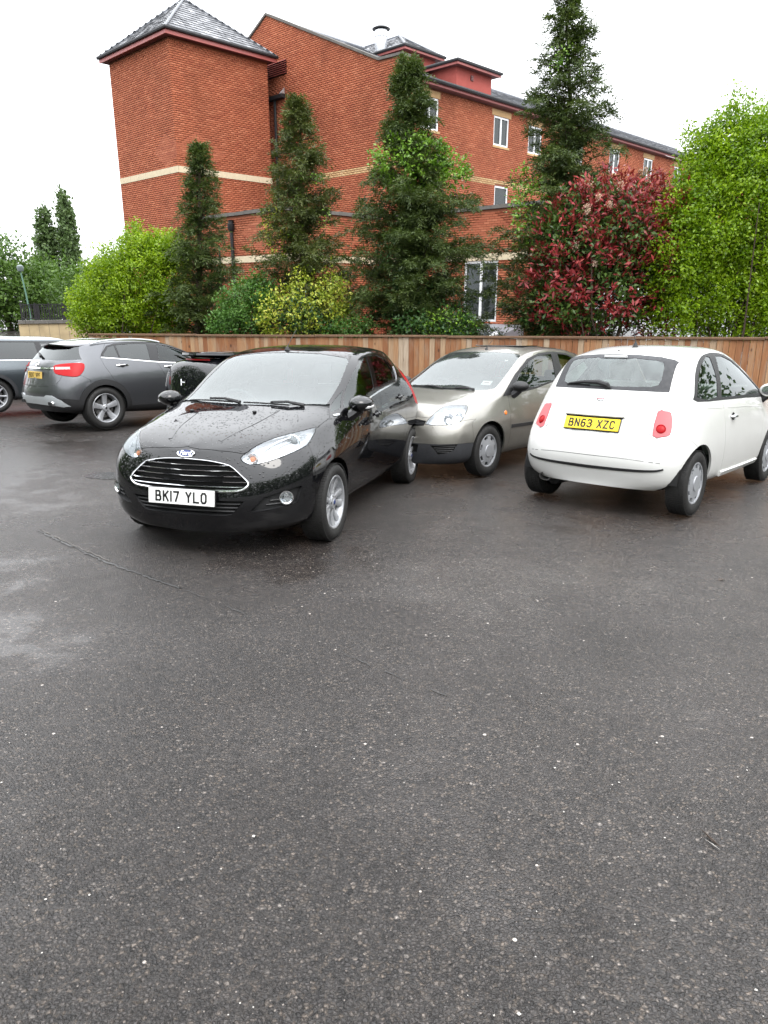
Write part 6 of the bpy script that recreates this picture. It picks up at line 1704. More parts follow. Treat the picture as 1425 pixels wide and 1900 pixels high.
    for i, mode in enumerate(('left', 'right')):
        sg = 1 - 2 * i; e = obj('tail_light', None, None, c.root)
        c.panel('lamp_house', 'lamp_surround', MAT['clear_lens'], e, mode=mode, gap=.0015, offset=.001); c.panel('tail_red', 'red_lens', MAT['pink_lens'], e, mode=mode, gap=.002, offset=.006, flange=.01)
        p, n = c.hit(y=.570, z=.785, side=-1); lathe_at(p + n * .005, n, [(0, .009), (.026, .008), (.034, .004), (.037, .009), (.041, .003)], 'brake_bulb', 'red_lens', e, sg, 22)
        p, n = c.hit(y=.488, z=.762, side=-1); lathe_at(p, n, [(0, .007), (.024, .006), (.03, .0)], 'reversing_lens', 'lampwhite', e, sg, 20)
        strip_on(c, [(-2.70, .742), (-2.645, .742)], .006, 'lens_seam', 'pink_lens', both=False, parent=e) if sg > 0 else None
    # plate with its chrome-white lip, badge
    p, n = c.hit(y=0, z=.80, side=-1); number_plate(c, frame((p[0] - .012, .018, .797), (-1, 0, .42)), 'BN63 XZC', True)
    hd = obj('boot_handle', None, None, tg)
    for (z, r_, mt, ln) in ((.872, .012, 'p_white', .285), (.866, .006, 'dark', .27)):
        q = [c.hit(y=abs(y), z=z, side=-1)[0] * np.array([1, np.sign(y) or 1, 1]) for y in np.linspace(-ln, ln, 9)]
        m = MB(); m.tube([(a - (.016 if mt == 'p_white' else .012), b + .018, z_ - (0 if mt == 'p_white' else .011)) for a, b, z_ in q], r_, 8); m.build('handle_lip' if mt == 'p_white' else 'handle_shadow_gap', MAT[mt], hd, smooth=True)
    m = MB(); m.box((c.hit(y=0, z=.742, side=-1)[0][0] - .008, .02, .741), (.01, .37, .008)); m.build('plate_lip', MAT['trim'], tg)
    p, n = c.hit(y=0, z=1.03, side=-1); bd = obj('badge', None, None, c.root)
    lathe_at(p, n, [(0, .005), (.038, .005), (.043, .003), (.046, 0)], 'badge_rim', 'chrome', bd, 1, 24)
    M_ = frame(p + n * .0065, n)
    for (w, h, dz, mt, nm) in ((.062, .056, 0, 'badge_red', 'badge_shield'), (.048, .043, .0022, 'chrome', 'badge_face')):
        m = MB(); m.box((0, 0, dz), (w, h, .003), bev=.004); m.build(nm, MAT[mt], bd, matrix=M_)
    for k, x in enumerate((-.016, -.0055, .0055, .016)): m = MB(); m.box((x, 0, .0045), (.003, .026, .001)); m.build('badge_bar', MAT['badge_red'], bd, matrix=M_)
    # bumper mouldings
    for sg in (1, -1):
        strip_on(c, [(0, .42), (sg * .35, .424), (sg * .52, .430), (sg * .60, .438), (sg * .645, .452)], (.026, .012), 'bumper_strip', 'trim', 'rear', lift=.008, t=.012, both=False, parent=bp)
        strip_on(c, [(0, .524), (sg * .35, .521), (sg * .62, .502)], .004, 'bumper_groove_shade', 'trim_g', 'rear', lift=.0015, t=.003, both=False, parent=bp)  # thin dark strip painting the shade of the bumper step line
    strip_on(c, [(-2.46, .945), (-2.2, .942), (-1.75, .925)], .004, 'waist_crease', 'p_white', lift=.003, t=.004); strip_on(c, [(-1.70, .922), (-1.0, .895), (-.42, .86)], .004, 'waist_crease', 'p_white', lift=.003, t=.004)
    strip_on(c, [(-1.60, .285), (-1.0, .28), (-.40, .28)], .05, 'sill_ledge', 'p_white', lift=.016, t=.03)
    p, n = c.hit(x=-2.45, z=.818)
    for sg in (-1,): lathe_at(p, n, [(0, .0), (.070, .0), (.072, .0015), (.075, .0015), (.077, 0)], 'fuel_flap', 'p_white', c.root, sg, 30)
    # high brake light, aerial, wiper, exhaust
    q, n = c.hit(y=0.0, z=1.381, side=-1); m = MB(); m.box((q[0] - .006, .0, 1.381), (.012, .22, .022), bev=.004); m.build('high_brake_light', MAT['clear_lens'], c.root)
    q, n = c.hit(x=-1.95, y=0.0); ae = obj('aerial', None, None, c.root)
    m = MB(); m.lathe([(.03, -.004), (.024, .012), (.008, .05), (.005, .06)], 14, 'z', (q[0], .02, q[2])); m.build('aerial_base', MAT['trim'], ae, smooth=True)
    m = MB(); m.tube([(q[0], .02, q[2] + .05), (q[0] - .14, .02, q[2] + .25)], [.0045, .003], 6); m.build('aerial_rod', MAT['trim'], ae, smooth=True)
    q, n = c.hit(x=-2.2, y=0.05); m = MB(); m.box(q + np.array([0, .02, .003]), (.014, .014, .008)); m.build('washer_jet', MAT['trim'], c.root)
    wp = obj('wiper', None, None, tg)
    def rp(y, z, l):
        h = c.hit(y=abs(y), z=z, side=-1); a = h[0] + h[1] * l; return (a[0], a[1] * (1 if y >= 0 else -1), a[2])
    m = MB(); m.tube([rp(.37, 1.125, .014), rp(.2, 1.137, .03), rp(.06, 1.135, .035), rp(-.03, 1.118, .03), rp(-.05, 1.105, .012)], [.008, .016, .022, .024, .016], 8); m.build('wiper_arm', MAT['trim'], wp, smooth=True)
    m = MB(); m.tube([rp(.40, 1.122, .008), rp(.15, 1.120, .008)], .008, 5); m.build('wiper_blade', MAT['trim'], wp, smooth=True)
    ex = obj('exhaust', None, None, c.root); m = MB(); m.lathe([(.030, -.18), (.042, -.16), (.042, .0), (.036, .0), (.034, -.1)], 18, 'x', (0, 0, 0)); m.v = [(-2.74 - a, .47 + b * 1.5, .255 + z) for a, b, z in m.v]; m.build('tail_pipe', MAT['disc'], ex, smooth=True)
    m = MB(); m.tube([(-2.3, .42, .25), (-2.6, .45, .25)], .09, 10); m.build('silencer', MAT['trim'], ex, smooth=True)
    m = MB(); m.box((-2.62, .1, .262), (.12, .7, .05), bev=.015); m.build('rear_valance', MAT['trim'], c.root)
    mirror(c, (-.40, .745, 1.0), 'p_white', (.15, .20, .14), mat_foot='trim')
    handle(c, -1.46, .828, 'chrome', .15)
    put_wheels(c, 'c_nine', .292, .19, .175, WB, .705, rot=.15)
    arch_liner(c, 0, ra + .004, .73, .292); arch_liner(c, -WB, ra + .004, .745, .292)
    interior(c, -.30, -1.0, -1.75, .50, .62, 'seat_l', zd=.95)
    underbody(c, .3, -2.55, .60, .24)
    return c
build_fiat()

# ------------------------------------------------------------------ champagne three-door hatchback between the black and the white car
def build_mk6():
    c = Car('hatchback_car', MK6, (.568, 8.725, -129, .02), 'champagne silver three door hatchback with plain grey bumper, behind the black car')
    ra = .338; WB = 2.487
    c.cut(arch_poly(0, .292, ra), 'side', '_arch'); c.cut(arch_poly(-WB, .292, ra), 'side', '_arch')
    HL = [(.668, .384, .615), (.591, .439, .718), (.506, .479, .781), (.429, .526, .809), (.34, .59, .815), (.254, .651, .809), (.285, .685, .775), (.36, .70, .72), (.43, .711, .667), (.508, .685, .625), (.609, .555, .612)]
    c.cut(smooth_poly(c_proj(HL, 'diag'), 2), 'diag', 'headlight')
    c.cut([(-.02, .665), (.30, .66), (.385, .648), (.372, .60), (.30, .592), (-.02, .59)], 'front', 'grille')
    c.cut([(.675, .46, .388), (.523, .723, .407), (.556, .687, .336), (.596, .636, .31), (.644, .548, .29)], 'diag', 'fog')
    c.cut([(-.02, .395), (.34, .392), (.31, .30), (-.02, .295)], 'front', 'intake')
    c.cut([(-.02, .40), (.6, .405), (.9, .42), (.9, .1), (-.02, .1)], 'front', 'lower_bumper', sel=lambda n, k: k[0] > .30 and k[2] < .425)
    c.cut([(.655, -.02), (.65, .3), (.628, .40), (.585, .455), (.50, .50), (.42, .545), (.33, .61), (.245, .662), (.04, .69), (-.21, .72), (-.33, .70), (-.25, .58), (-.165, .40), (-.14, .2), (-.132, -.02)], 'top', 'bonnet')
    c.cut([(-.142, -.02), (-.15, .2), (-.178, .40), (-.265, .59), (-.335, .655), (-.72, .612), (-1.10, .555), (-1.125, .52), (-1.10, .3), (-1.09, -.02)], 'top', 'windscreen')
    FGL = [(-.62, .96), (-.78, 1.10), (-1.13, 1.265), (-1.45, 1.338), (-1.80, 1.352), (-1.70, 1.035), (-1.155, .965)]
    MTR = [(-.34, .89), (-.76, 1.10), (-.60, .95), (-.58, .905)]
    RGL = [(-2.0, 1.355), (-2.3, 1.335), (-2.52, 1.27), (-2.42, 1.16), (-1.92, 1.075)]
    c.cut(FGL, 'side', 'front_pane'); c.cut(RGL, 'side', 'rear_pane'); c.cut(MTR, 'side', 'mirror_patch')
    c.cut([(-.33, .885), (-.76, 1.13), (-1.13, 1.298), (-1.48, 1.368), (-1.9, 1.384), (-2.3, 1.362), (-2.56, 1.29), (-2.46, 1.14), (-1.9, 1.04), (-1.155, .945), (-.56, .90)], 'side', 'pillar')
    c.cut([(-1.09, -.02), (-1.10, .3), (-1.125, .55), (-1.5, .565), (-2.2, .545), (-2.7, .47), (-2.9, .3), (-2.92, -.02)], 'top', 'roof')
    c.cut([(-.43, .28), (-.43, .66), (-.435, .88), (-.36, .91), (-1.13, 1.32), (-1.9, 1.40), (-1.82, 1.04), (-1.80, .7), (-1.78, .28)], 'side', 'door')
    c.cut([(.24, .668), (.30, .645), (.33, .60), (.33, .05), (1.2, .05), (1.2, .63), (.6, .612), (.5, .622), (.43, .66)], 'side', 'front_bumper', sel=lambda n, k: True)
    c.cut([(-2.62, .62), (-3.5, .66), (-3.5, 0), (-2.62, 0)], 'side', 'rear_bumper', sel=lambda n, k: True)
    c.cut([(-.02, 1.28), (.45, 1.25), (.58, 1.02), (-.02, 1.0)], 'rear', 'rear_glass'); c.cut([(-2.60, 1.24), (-2.8, 1.22), (-2.86, .9), (-2.7, .85)], 'side', 'tail_light')
    P = MAT['p_gold']
    for cl, nm in (('bonnet', 'bonnet'), ('roof', 'roof'), ('front_bumper', 'front_bumper'), ('rear_bumper', 'rear_bumper')): c.panel(cl, nm, P)
    c.panel('_rest', 'body_side', P, mode='sides', gap=.001)
    lb = c.panel('lower_bumper', 'lower_bumper', MAT['trim_g'], gap=.001)[0]
    gr = c.panel('grille', 'grille', MAT['trim'], offset=-.03, flange=-.03, gap=0)[0]
    for z in (.612, .63, .648):
        q = [c.hit(y=abs(y), z=z, side=1)[0] * np.array([1, np.sign(y) or 1, 1]) for y in np.linspace(-.37, .37, 13)]; m = MB(); m.tube([(p[0] - .008, p[1], z) for p in q], .005, 5); m.build('grille_bar', MAT['trim_g'], gr, smooth=True)
    c.panel('intake', 'lower_intake', MAT['dark'], lb, offset=-.03, flange=-.03, gap=0)
    for o, sg in zip(c.panel('fog', 'fog_recess', MAT['dark'], lb, mode='sides', offset=-.025, flange=-.025, gap=0), (1, -1)):
        for z in (.385, .362, .339, .318):
            q = [c.hit(y=y, z=z, side=1)[0] for y in np.linspace(.48 + (.40 - z) * .7, .71 - (.40 - z) * .5, 6)]; m = MB(); m.tube([(p[0] - .012, p[1] * sg, z) for p in q], .006, 5); m.build('recess_bar', MAT['trim'], o, smooth=True)
    c.panel('windscreen', 'windscreen', MAT['glass_ws'], offset=-.002, flange=0, gap=-.001)
    c.panel('pillar', 'window_pillar', MAT['trim'], mode='sides', gap=0, flange=.01); c.panel('mirror_patch', 'mirror_panel', MAT['trim'], mode='sides', gap=0, offset=.003)
    c.panel('rear_glass', 'rear_window', MAT['glass_sd'], flange=0); c.panel('tail_light', 'tail_light', MAT['red_lens'], mode='sides')
    for i, o in enumerate(c.panel('door', 'door', P, mode='sides')): c.panel('front_pane', 'window', MAT['glass_sd'], o, mode=('left', 'right')[i], offset=-.004, flange=0, gap=-.001)
    c.panel('rear_pane', 'quarter_window', MAT['glass_sd'], mode='sides', offset=-.004, flange=0, gap=-.001)
    def hl(e, sg):
        for (x, z, r_) in ((.52, .69, .055), (.40, .72, .045)):
            p, n = c.hit(x=x, z=z); lathe_at(p - n * .045, unit_(n * .4 + np.array([.9, .1, 0])), [(0, -.01), (.012, -.01), (r_ * .6, .0), (r_, .03), (r_ + .006, .03)], 'bowl', 'chrome', e, sg, 22)
    lamp_bucket(c, 'headlight', .05, 'headlight', 'reflector', 'lens', extra=hl)
    # side repeater, moulding, mirrors, wipers, stickers
    p, n = c.hit(x=-.325, z=.70)
    for sg in (1, -1): lathe_at(p, n, [(0, .012), (.02, .009), (.027, 0)], 'side_repeater', 'amber', c.root, sg, 18)
    strip_on(c, [(-.45, .535), (-1.0, .53), (-1.76, .53)], .04, 'rubbing_strip', 'trim', lift=.010, t=.012)
    mirror(c, (-.56, .775, .965), 'trim', (.15, .20, .125), mat_foot='trim')
    handle(c, -1.62, .80, 'trim')
    wiper(c, (-.16, .05), (-.24, -.46), arm=((-.15, .05), (-.2, -.25))); wiper(c, (-.20, .46), (-.165, .02), arm=((-.20, .46), (-.17, .22)))
    for (x, y, w, h, nm) in ((-.42, .49, .12, .10, 'tax_disc'), (-.92, .46, .035, .03, 'screen_sticker')):
        p, n = c.hit(x=x, y=y); m = MB(); m.box((0, 0, 0), (w, h, .002), bev=.0009); m.build(nm, MAT['paper'], c.root, matrix=frame(p - n * .006, n))
        if nm == 'tax_disc': m = MB(); m.box((0, 0, 0), (w * .5, h * .16, .001)); m.build('disc_print', MAT['badge_red'], c.root, matrix=frame(p - n * .004, n))
    p, n = c.hit(x=-1.20, y=.0); ae = obj('aerial', None, None, c.root)
    m = MB(); m.lathe([(.022, 0), (.016, .015), (.007, .03)], 12, 'z', (p[0], 0, p[2] - .002)); m.build('aerial_base', MAT['trim'], ae, smooth=True); m = MB(); m.tube([(p[0], 0, p[2] + .02), (p[0] - .14, 0, p[2] + .12)], [.004, .003], 5); m.build('aerial_rod', MAT['trim'], ae, smooth=True)
    p, n = c.hit(x=-1.55, y=.0); m = MB(); m.box((p[0] - .15, 0, p[2] + .004), (.42, .72, .01), bev=.004); m.build('sunroof', MAT['glass_pv'], c.root)
    p, n = c.hit(y=0, z=.46, side=1); number_plate(c, frame((p[0] + .016, 0, .47), (1, 0, .05)), '')
    put_wheels(c, 'c_seven', .292, .19, .175, WB, .722, rot=.3)
    arch_liner(c, 0, ra + .004, .755, .292); arch_liner(c, -WB, ra + .004, .765, .292)
    interior(c, -.36, -1.12, -2.0, .48, .66, 'seat', zd=.90)
    underbody(c, .3, -2.7, .6, .22)
    return c
build_mk6()

# ------------------------------------------------------------------ dark grey crossover, rear three-quarter view
def build_gla():
    c = Car('crossover_car', GLA, (-3.585, 14.867, 49.0, .05), 'dark grey crossover with red tail lights and silver rear skid plate')
    ra = .385; WB = 2.699
    c.cut(arch_poly(0, .345, ra), 'side', '_arch'); c.cut(arch_poly(-WB, .345, ra), 'side', '_arch')
    TL = [(-3.369, .503, 1.015), (-3.345, .529, 1.052), (-3.241, .692, 1.08), (-3.035, .790, 1.088), (-2.992, .81, 1.05), (-3.022, .835, .973), (-3.105, .847, .892), (-3.209, .821, .870), (-3.37, .619, .906), (-3.382, .55, .945)]
    c.cut(smooth_poly(c_proj(TL, 'rdiag'), 2), 'rdiag', 'tail_light')
    c.cut([(-.02, 1.375), (.45, 1.365), (.585, 1.34), (.74, 1.145), (.5, 1.13), (-.02, 1.14)], 'rear', 'rear_glass', sel=lambda n, k: n[0] < .05 and k[0] < -2.72)
    c.cut([(-.02, 1.46), (.60, 1.42), (.64, 1.34), (.76, 1.125), (.70, 1.10), (.685, .93), (.665, .82), (.60, .73), (.45, .715), (-.02, .70)], 'rear', 'tailgate', sel=lambda n, k: n[0] < .05 and k[0] < -3.0)
    c.cut([(-2.94, .815), (-3.06, .888), (-3.7, .90), (-3.7, .1), (-2.95, .1)], 'side', 'rear_bumper', sel=lambda n, k: True)
    FGL = [(-.72, 1.065), (-.86, 1.16), (-1.05, 1.26), (-1.28, 1.345), (-1.55, 1.392), (-1.60, 1.11)]
    RGL = [(-1.74, 1.398), (-2.0, 1.40), (-2.33, 1.378), (-2.325, 1.17), (-1.77, 1.125)]
    TGL = [(-2.36, 1.372), (-2.47, 1.345), (-2.60, 1.225), (-2.62, 1.19), (-2.35, 1.172)]
    for p, n in ((FGL, 'front_pane'), (RGL, 'rear_pane'), (TGL, 'tail_pane')): c.cut(p, 'side', n)
    DLO = [(-.58, 1.035), (-.80, 1.165), (-1.02, 1.28), (-1.28, 1.372), (-1.6, 1.418), (-2.0, 1.425), (-2.35, 1.40), (-2.50, 1.36), (-2.645, 1.225), (-2.665, 1.175), (-1.63, 1.09), (-.9, 1.045)]
    c.cut(DLO, 'side', 'pillar')
    c.cut([(-.40, -.02), (-.42, .3), (-.52, .66), (-.9, .63), (-1.18, .59), (-1.2, .3), (-1.2, -.02)], 'top', 'windscreen')
    c.cut([(-1.2, -.02), (-1.2, .3), (-1.18, .60), (-1.6, .60), (-2.2, .59), (-2.8, .565), (-2.93, .54), (-2.97, .3), (-2.98, -.02)], 'top', 'roof')
    c.cut([(.72, -.02), (.68, .4), (.5, .6), (.2, .72), (-.35, .75), (-.42, .3), (-.38, -.02)], 'top', 'bonnet')
    c.cut([(-.55, .35), (-.60, .7), (-.56, 1.03), (-1.28, 1.40), (-1.68, 1.44), (-1.66, 1.09), (-1.57, .92), (-1.52, .79), (-1.535, .58), (-1.56, .35)], 'side', 'front_door')
    c.cut([(-1.56, .35), (-1.535, .58), (-1.52, .79), (-1.57, .92), (-1.66, 1.09), (-1.68, 1.44), (-2.5, 1.40), (-2.68, 1.18), (-2.65, 1.04), (-2.59, .924), (-2.53, .81), (-2.42, .72), (-2.33, .58), (-2.29, .45), (-2.27, .35)], 'side', 'rear_door')
    CLO = ['_rest', 'front_door', 'rear_door', 'rear_bumper']
    c.cut(arch_poly(-WB, .345, .475, bottom=.28), 'side', 'cladding', only=CLO); c.cut(arch_poly(0, .345, .46, bottom=.28), 'side', 'cladding', only=CLO)
    c.cut([(-.3, .365), (-2.5, .365), (-2.5, .1), (-.3, .1)], 'side', 'cladding', only=['_rest', 'front_door', 'rear_door'])
    c.cut([(-3.0, .47), (-3.30, .52), (-3.7, .55), (-3.7, .1), (-2.9, .1)], 'side', 'cladding', only='rear_bumper', sel=lambda n, k: True)
    c.cut([(-.02, .535), (.36, .545), (.43, .575), (.55, .57), (.70, .50), (.78, .40), (.70, .385), (.6, .40), (-.02, .41)], 'rear', 'skid', only=['cladding', 'rear_bumper'], sel=lambda n, k: n[0] < -.1)
    P = MAT['p_grey']
    for cl, nm in (('bonnet', 'bonnet'), ('roof', 'roof')): c.panel(cl, nm, P)
    tg = c.panel('tailgate', 'tailgate', P)[0]; bp = c.panel('rear_bumper', 'rear_bumper', P)[0]; c.panel('_rest', 'body_side', P, mode='sides', gap=.001)
    c.panel('rear_glass', 'rear_window', MAT['glass_pv'], tg, flange=0, gap=-.001); c.panel('windscreen', 'windscreen', MAT['glass_ws'], flange=0)
    c.panel('cladding', 'cladding', MAT['trim'], mode='sides', gap=.001, offset=.006); c.panel('skid', 'skid_plate', MAT['p_silver'], bp, offset=.012)
    c.panel('pillar', 'window_pillar', MAT['gloss'], mode='sides', gap=0, flange=.01)
    for cl in ('front_door', 'rear_door'):
        for i, o in enumerate(c.panel(cl, cl, P, mode='sides')):
            for g in ({'front_door': ('front_pane',), 'rear_door': ('rear_pane', 'tail_pane')}[cl]): c.panel(g, 'window', MAT['glass_sd' if cl == 'front_door' else 'glass_pv'], o, mode=('left', 'right')[i], offset=-.004, flange=0, gap=-.001)
    for i, mode in enumerate(('left', 'right')):
        e = obj('tail_light', None, None, c.root); c.panel('tail_light', 'red_lens', MAT['red_lens'], e, mode=mode, offset=.012, flange=.03)
        sg = 1 - 2 * i; q = [c.hit(y=y, z=.985 + .02 * (y - .55), side=-1) for y in np.linspace(.535, .735, 6)]
        V = []; 
        for p, n in q: V += [p + n * .0145 + np.array([0, 0, .036]), p + n * .0145 + np.array([0, 0, -.030])]
        m = MB(); m.add([(a, b * sg, d) for a, b, d in V], [[2 * k, 2 * k + 1, 2 * k + 3, 2 * k + 2] for k in range(5)]); m.build('white_lens', MAT['clear_lens'], e)
    strip_on(c, [(0, .995), (.25, .995), (.50, .998)], .028, 'chrome_bar', 'chrome', 'rear', lift=.014, t=.016, parent=tg); strip_on(c, [(-.62, 1.04), (-1.2, 1.062), (-1.63, 1.085), (-2.2, 1.135), (-2.665, 1.172)], .018, 'chrome_strip', 'chrome', lift=.008)
    p, n = c.hit(y=0, z=.88, side=-1); number_plate(c, frame((p[0] - .006, -.0, .885), (-1, 0, .08)), 'BD17 VPF', True, mat='plate_a')
    p, n = c.hit(y=0, z=1.055, side=-1); st = obj('badge', None, None, c.root); lathe_at(p, n, [(.034, .006), (.04, .010), (.045, .006), (.04, .0)], 'badge_ring', 'chrome', st, 1, 26)
    for k in range(3): m = MB(); a = math.pi / 2 + k * 2 * math.pi / 3; m.tube([(0, 0, .006), (.038 * math.cos(a), .038 * math.sin(a), .006)], [.005, .002], 5); m.build('badge_spoke', MAT['chrome'], st, matrix=frame(p, n))
    # spoiler, roof rails, handles, mirrors, exhaust, wiper
    m = MB(); q = [c.hit(y=abs(y), z=1.372, side=-1)[0] * np.array([1, np.sign(y) or 1, 1]) for y in np.linspace(-.58, .58, 15)]
    V = []
    for p in q: V += [(p[0] + .10, p[1], 1.415 - .05 * abs(p[1])), (p[0] - .09, p[1], 1.392 - .05 * abs(p[1])), (p[0] - .095, p[1], 1.372 - .05 * abs(p[1])), (p[0] + .02, p[1], 1.345 - .05 * abs(p[1]))]
    F = [[i * 4 + j, i * 4 + (j + 1) % 4, (i + 1) * 4 + (j + 1) % 4, (i + 1) * 4 + j] for i in range(14) for j in range(4)] + [[0, 1, 2, 3], [59, 58, 57, 56]]
    m.add(V, F); m.build('roof_spoiler', MAT['gloss'], tg, smooth=True)
    q = [c.hit(x=x, y=.585) for x in np.linspace(-1.45, -2.75, 9)]; tubeline(c, [k[0] + np.array([0, .02, .012 + .022 * math.sin(math.pi * i / 8) ** .4]) for i, k in enumerate(q)], .015, 'roof_rail', 'p_silver')
    handle(c, -2.33, 1.04, 'chrome', .22); handle(c, -1.42, 1.005, 'chrome', .22)
    mirror(c, (-.78, .86, 1.05), 'p_grey', (.18, .22, .15), mat_foot='gloss')
    for y in (.50, -.50):
        e = obj('exhaust_trim', None, None, bp); q, n = c.hit(y=abs(y), z=.43, side=-1); m = MB(); m.box((q[0] - .012, y, .435), (.04, .17, .075), bev=.02); m.build('exhaust_surround', MAT['chrome'], e, smooth=True); m = MB(); m.box((q[0] - .034, y, .435), (.004, .14, .05), bev=.0018); m.build('exhaust_mouth', MAT['dark'], e)
    q = [c.hit(y=abs(y), z=z, side=-1) for y, z in ((.0, 1.16), (.15, 1.20), (.34, 1.24))]; m = MB(); m.tube([k[0] + k[1] * l for k, l in zip(q, (.03, .03, .012))], [.025, .014, .008], 7); m.build('rear_wiper', MAT['trim'], tg, smooth=True)
    put_wheels(c, 'a_five', .347, .245, .235, WB, .775, rot=.1)
    arch_liner(c, 0, ra + .004, .84, .345); arch_liner(c, -WB, ra + .004, .84, .345)
    interior(c, -.62, -1.35, -2.2, .58, .72, 'seat', zd=.98); underbody(c, .4, -3.0, .66, .27)
    return c
build_gla()

# ------------------------------------------------------------------ cars that show only in part
def remap(sp, xm, sy, zm):
    """new spec from an old one by piecewise maps of length and height"""
    fx = lambda v: float(np.interp(-v, [-a for a, b in xm], [b for a, b in xm])); fz = lambda v: float(np.interp(v, [a for a, b in zm], [b for a, b in zm]))
    o = dict(sp); o['xF'] = fx(sp['xF']); o['xR'] = fx(sp['xR'])
    o['c'] = [(fx(a), fz(b)) for a, b in sp['c']]
    for k in KEYS[1:]: o[k] = [(fx(a), b * sy, fz(z)) for a, b, z in sp[k]]
    for e in ('nose', 'tail'): o[e] = {k: (fx(v[0]), fz(v[1]), *v[2:]) for k, v in sp[e].items()}
    return o
xid = [(1.2, 1.2), (-4.0, -4.0)]; zid = [(0, 0), (2, 2)]
def simple_car(name, label, spec, pose, paint, wheel, WB, r, rr, tw, yc, ra, roof_paint=None, dlo=None, panes=(), arch_clad=False, glass='glass_pv', group=None, lamps='red_lens'):
    c = Car(name, spec, pose, label, group, dx=.06)
    c.cut(arch_poly(0, r, ra), 'side', '_arch'); c.cut(arch_poly(-WB, r, ra), 'side', '_arch')
    for i, p in enumerate(panes): c.cut(p, 'side', 'pane%d' % i)
    if dlo: c.cut(dlo, 'side', 'pillar')
    x = spec['c']; c.cut([(-.28, -.02), (-.4, .62), (-1.05, .54), (-1.1, -.02)], 'top', 'windscreen')
    c.cut([(-1.1, -.02), (-1.05, .60), (-1.4, .62), (-2.9, .60), (-3.2, .4), (-3.25, -.02)], 'top', 'roof')
    c.cut([(.72, -.02), (.65, .4), (.4, .6), (-.35, .7), (-.27, -.02)], 'top', 'bonnet')
    zb = spec['tail']['belt'][1]; ze = spec['tail']['edge'][1]
    c.cut([(-.02, ze - .02), (.45, ze - .03), (.58, zb + .02), (-.02, zb)], 'rear', 'rear_glass', sel=lambda n, k: n[0] < .05 and k[0] < -2.4)
    zm_ = spec['tail']['max'][1]; c.cut([(spec['xR'] - .10, zm_ - .05), (spec['xR'] - .12, zb - .03), (spec['xR'] - .9, zb - .03), (spec['xR'] - .9, zm_ - .05)], 'side', 'tail_light', sel=lambda n, k: k[1] > .62)
    c.cut([(-.45, .32), (-.45, .95), (-1.4, .98), (-1.42, .32)], 'side', 'door')
    if arch_clad: [c.cut(arch_poly(k, r, ra + .07, bottom=.2), 'side', 'cladding%d' % (k < 0), only=['_rest', 'door']) for k in (0, -WB)]
    P = MAT[paint]
    c.panel('_rest', 'body', P, gap=0); c.panel('bonnet', 'bonnet', P); c.panel('roof', 'roof', MAT[roof_paint or paint]); c.panel('door', 'door', P, mode='sides')
    c.panel('windscreen', 'windscreen', MAT['glass_ws'], flange=0); c.panel('rear_glass', 'rear_window', MAT[glass], flange=0); c.panel('tail_light', 'tail_light', MAT[lamps], mode='sides', offset=.004)
    c.panel('pillar', 'window_pillar', MAT['gloss'], mode='sides', gap=0, flange=.01); [c.panel('cladding%d' % k, 'arch_cladding', MAT['trim_g'], mode='sides', offset=.005) for k in (0, 1)]
    for i in range(len(panes)): c.panel('pane%d' % i, 'window', MAT[glass], mode='sides', offset=-.004, flange=0, gap=-.001)
    put_wheels(c, wheel, r, rr, tw, WB, yc); arch_liner(c, 0, ra + .004, yc + .02, r); arch_liner(c, -WB, ra + .004, yc + .02, r)
    interior(c, -.5, -1.2, -2.1, .5, .64, 'seat', zd=.93); underbody(c, .3, -2.7, .58, .23)
    return c
# pale-roofed estate at the left edge
MINI = remap(FIESTA, [(1.2, 1.2), (.8, .82), (0, 0), (-.30, -.42), (-1.15, -1.0), (-2.489, -2.55), (-3.18, -3.32), (-4, -4.2)], 1.02, [(0, 0), (.9, .95), (1.02, 1.08), (1.30, 1.37), (1.485, 1.47), (2, 2)])
MINI['c'] = [(a, (1.47 if a < -1.2 else b)) for a, b in MINI['c']]
MINI['edge'] = [(a, y if a > -1.2 else .63, z if a > -1.2 else 1.405) for a, y, z in MINI['edge']]
MINI['tail'] = dict(MINI['tail'], c=(-3.25, 1.46, 2), edge=(-3.27, 1.40, 3.0), belt=(-3.31, 1.05, 3.2), max=(-3.34, .8, 3.2))
MINI['belt'] = [(a, y if a > -2.3 else .80, z if a > -.4 else 1.0) for a, y, z in MINI['belt']]
mn = simple_car('estate_car', 'grey blue estate car with pale roof cut off by the left edge', MINI, (-6.44, 16.66, 46, .10), 'p_blue', 'a_eight', 2.55, .325, .235, .215, .735, .37, 'p_silver',
    dlo=[(-.50, 1.01), (-.95, 1.30), (-1.2, 1.375), (-3.05, 1.375), (-3.12, 1.02)], panes=[[(-.65, 1.03), (-.98, 1.28), (-1.2, 1.355), (-1.55, 1.355), (-1.55, 1.03)], [(-1.65, 1.03), (-1.65, 1.355), (-2.45, 1.355), (-2.45, 1.03)], [(-2.52, 1.03), (-2.52, 1.355), (-3.02, 1.355), (-3.08, 1.03)]], arch_clad=True)
strip_on(mn, [(-.55, 1.0), (-1.8, 1.005), (-3.1, 1.005)], .018, 'chrome_strip', 'chrome', lift=.006)
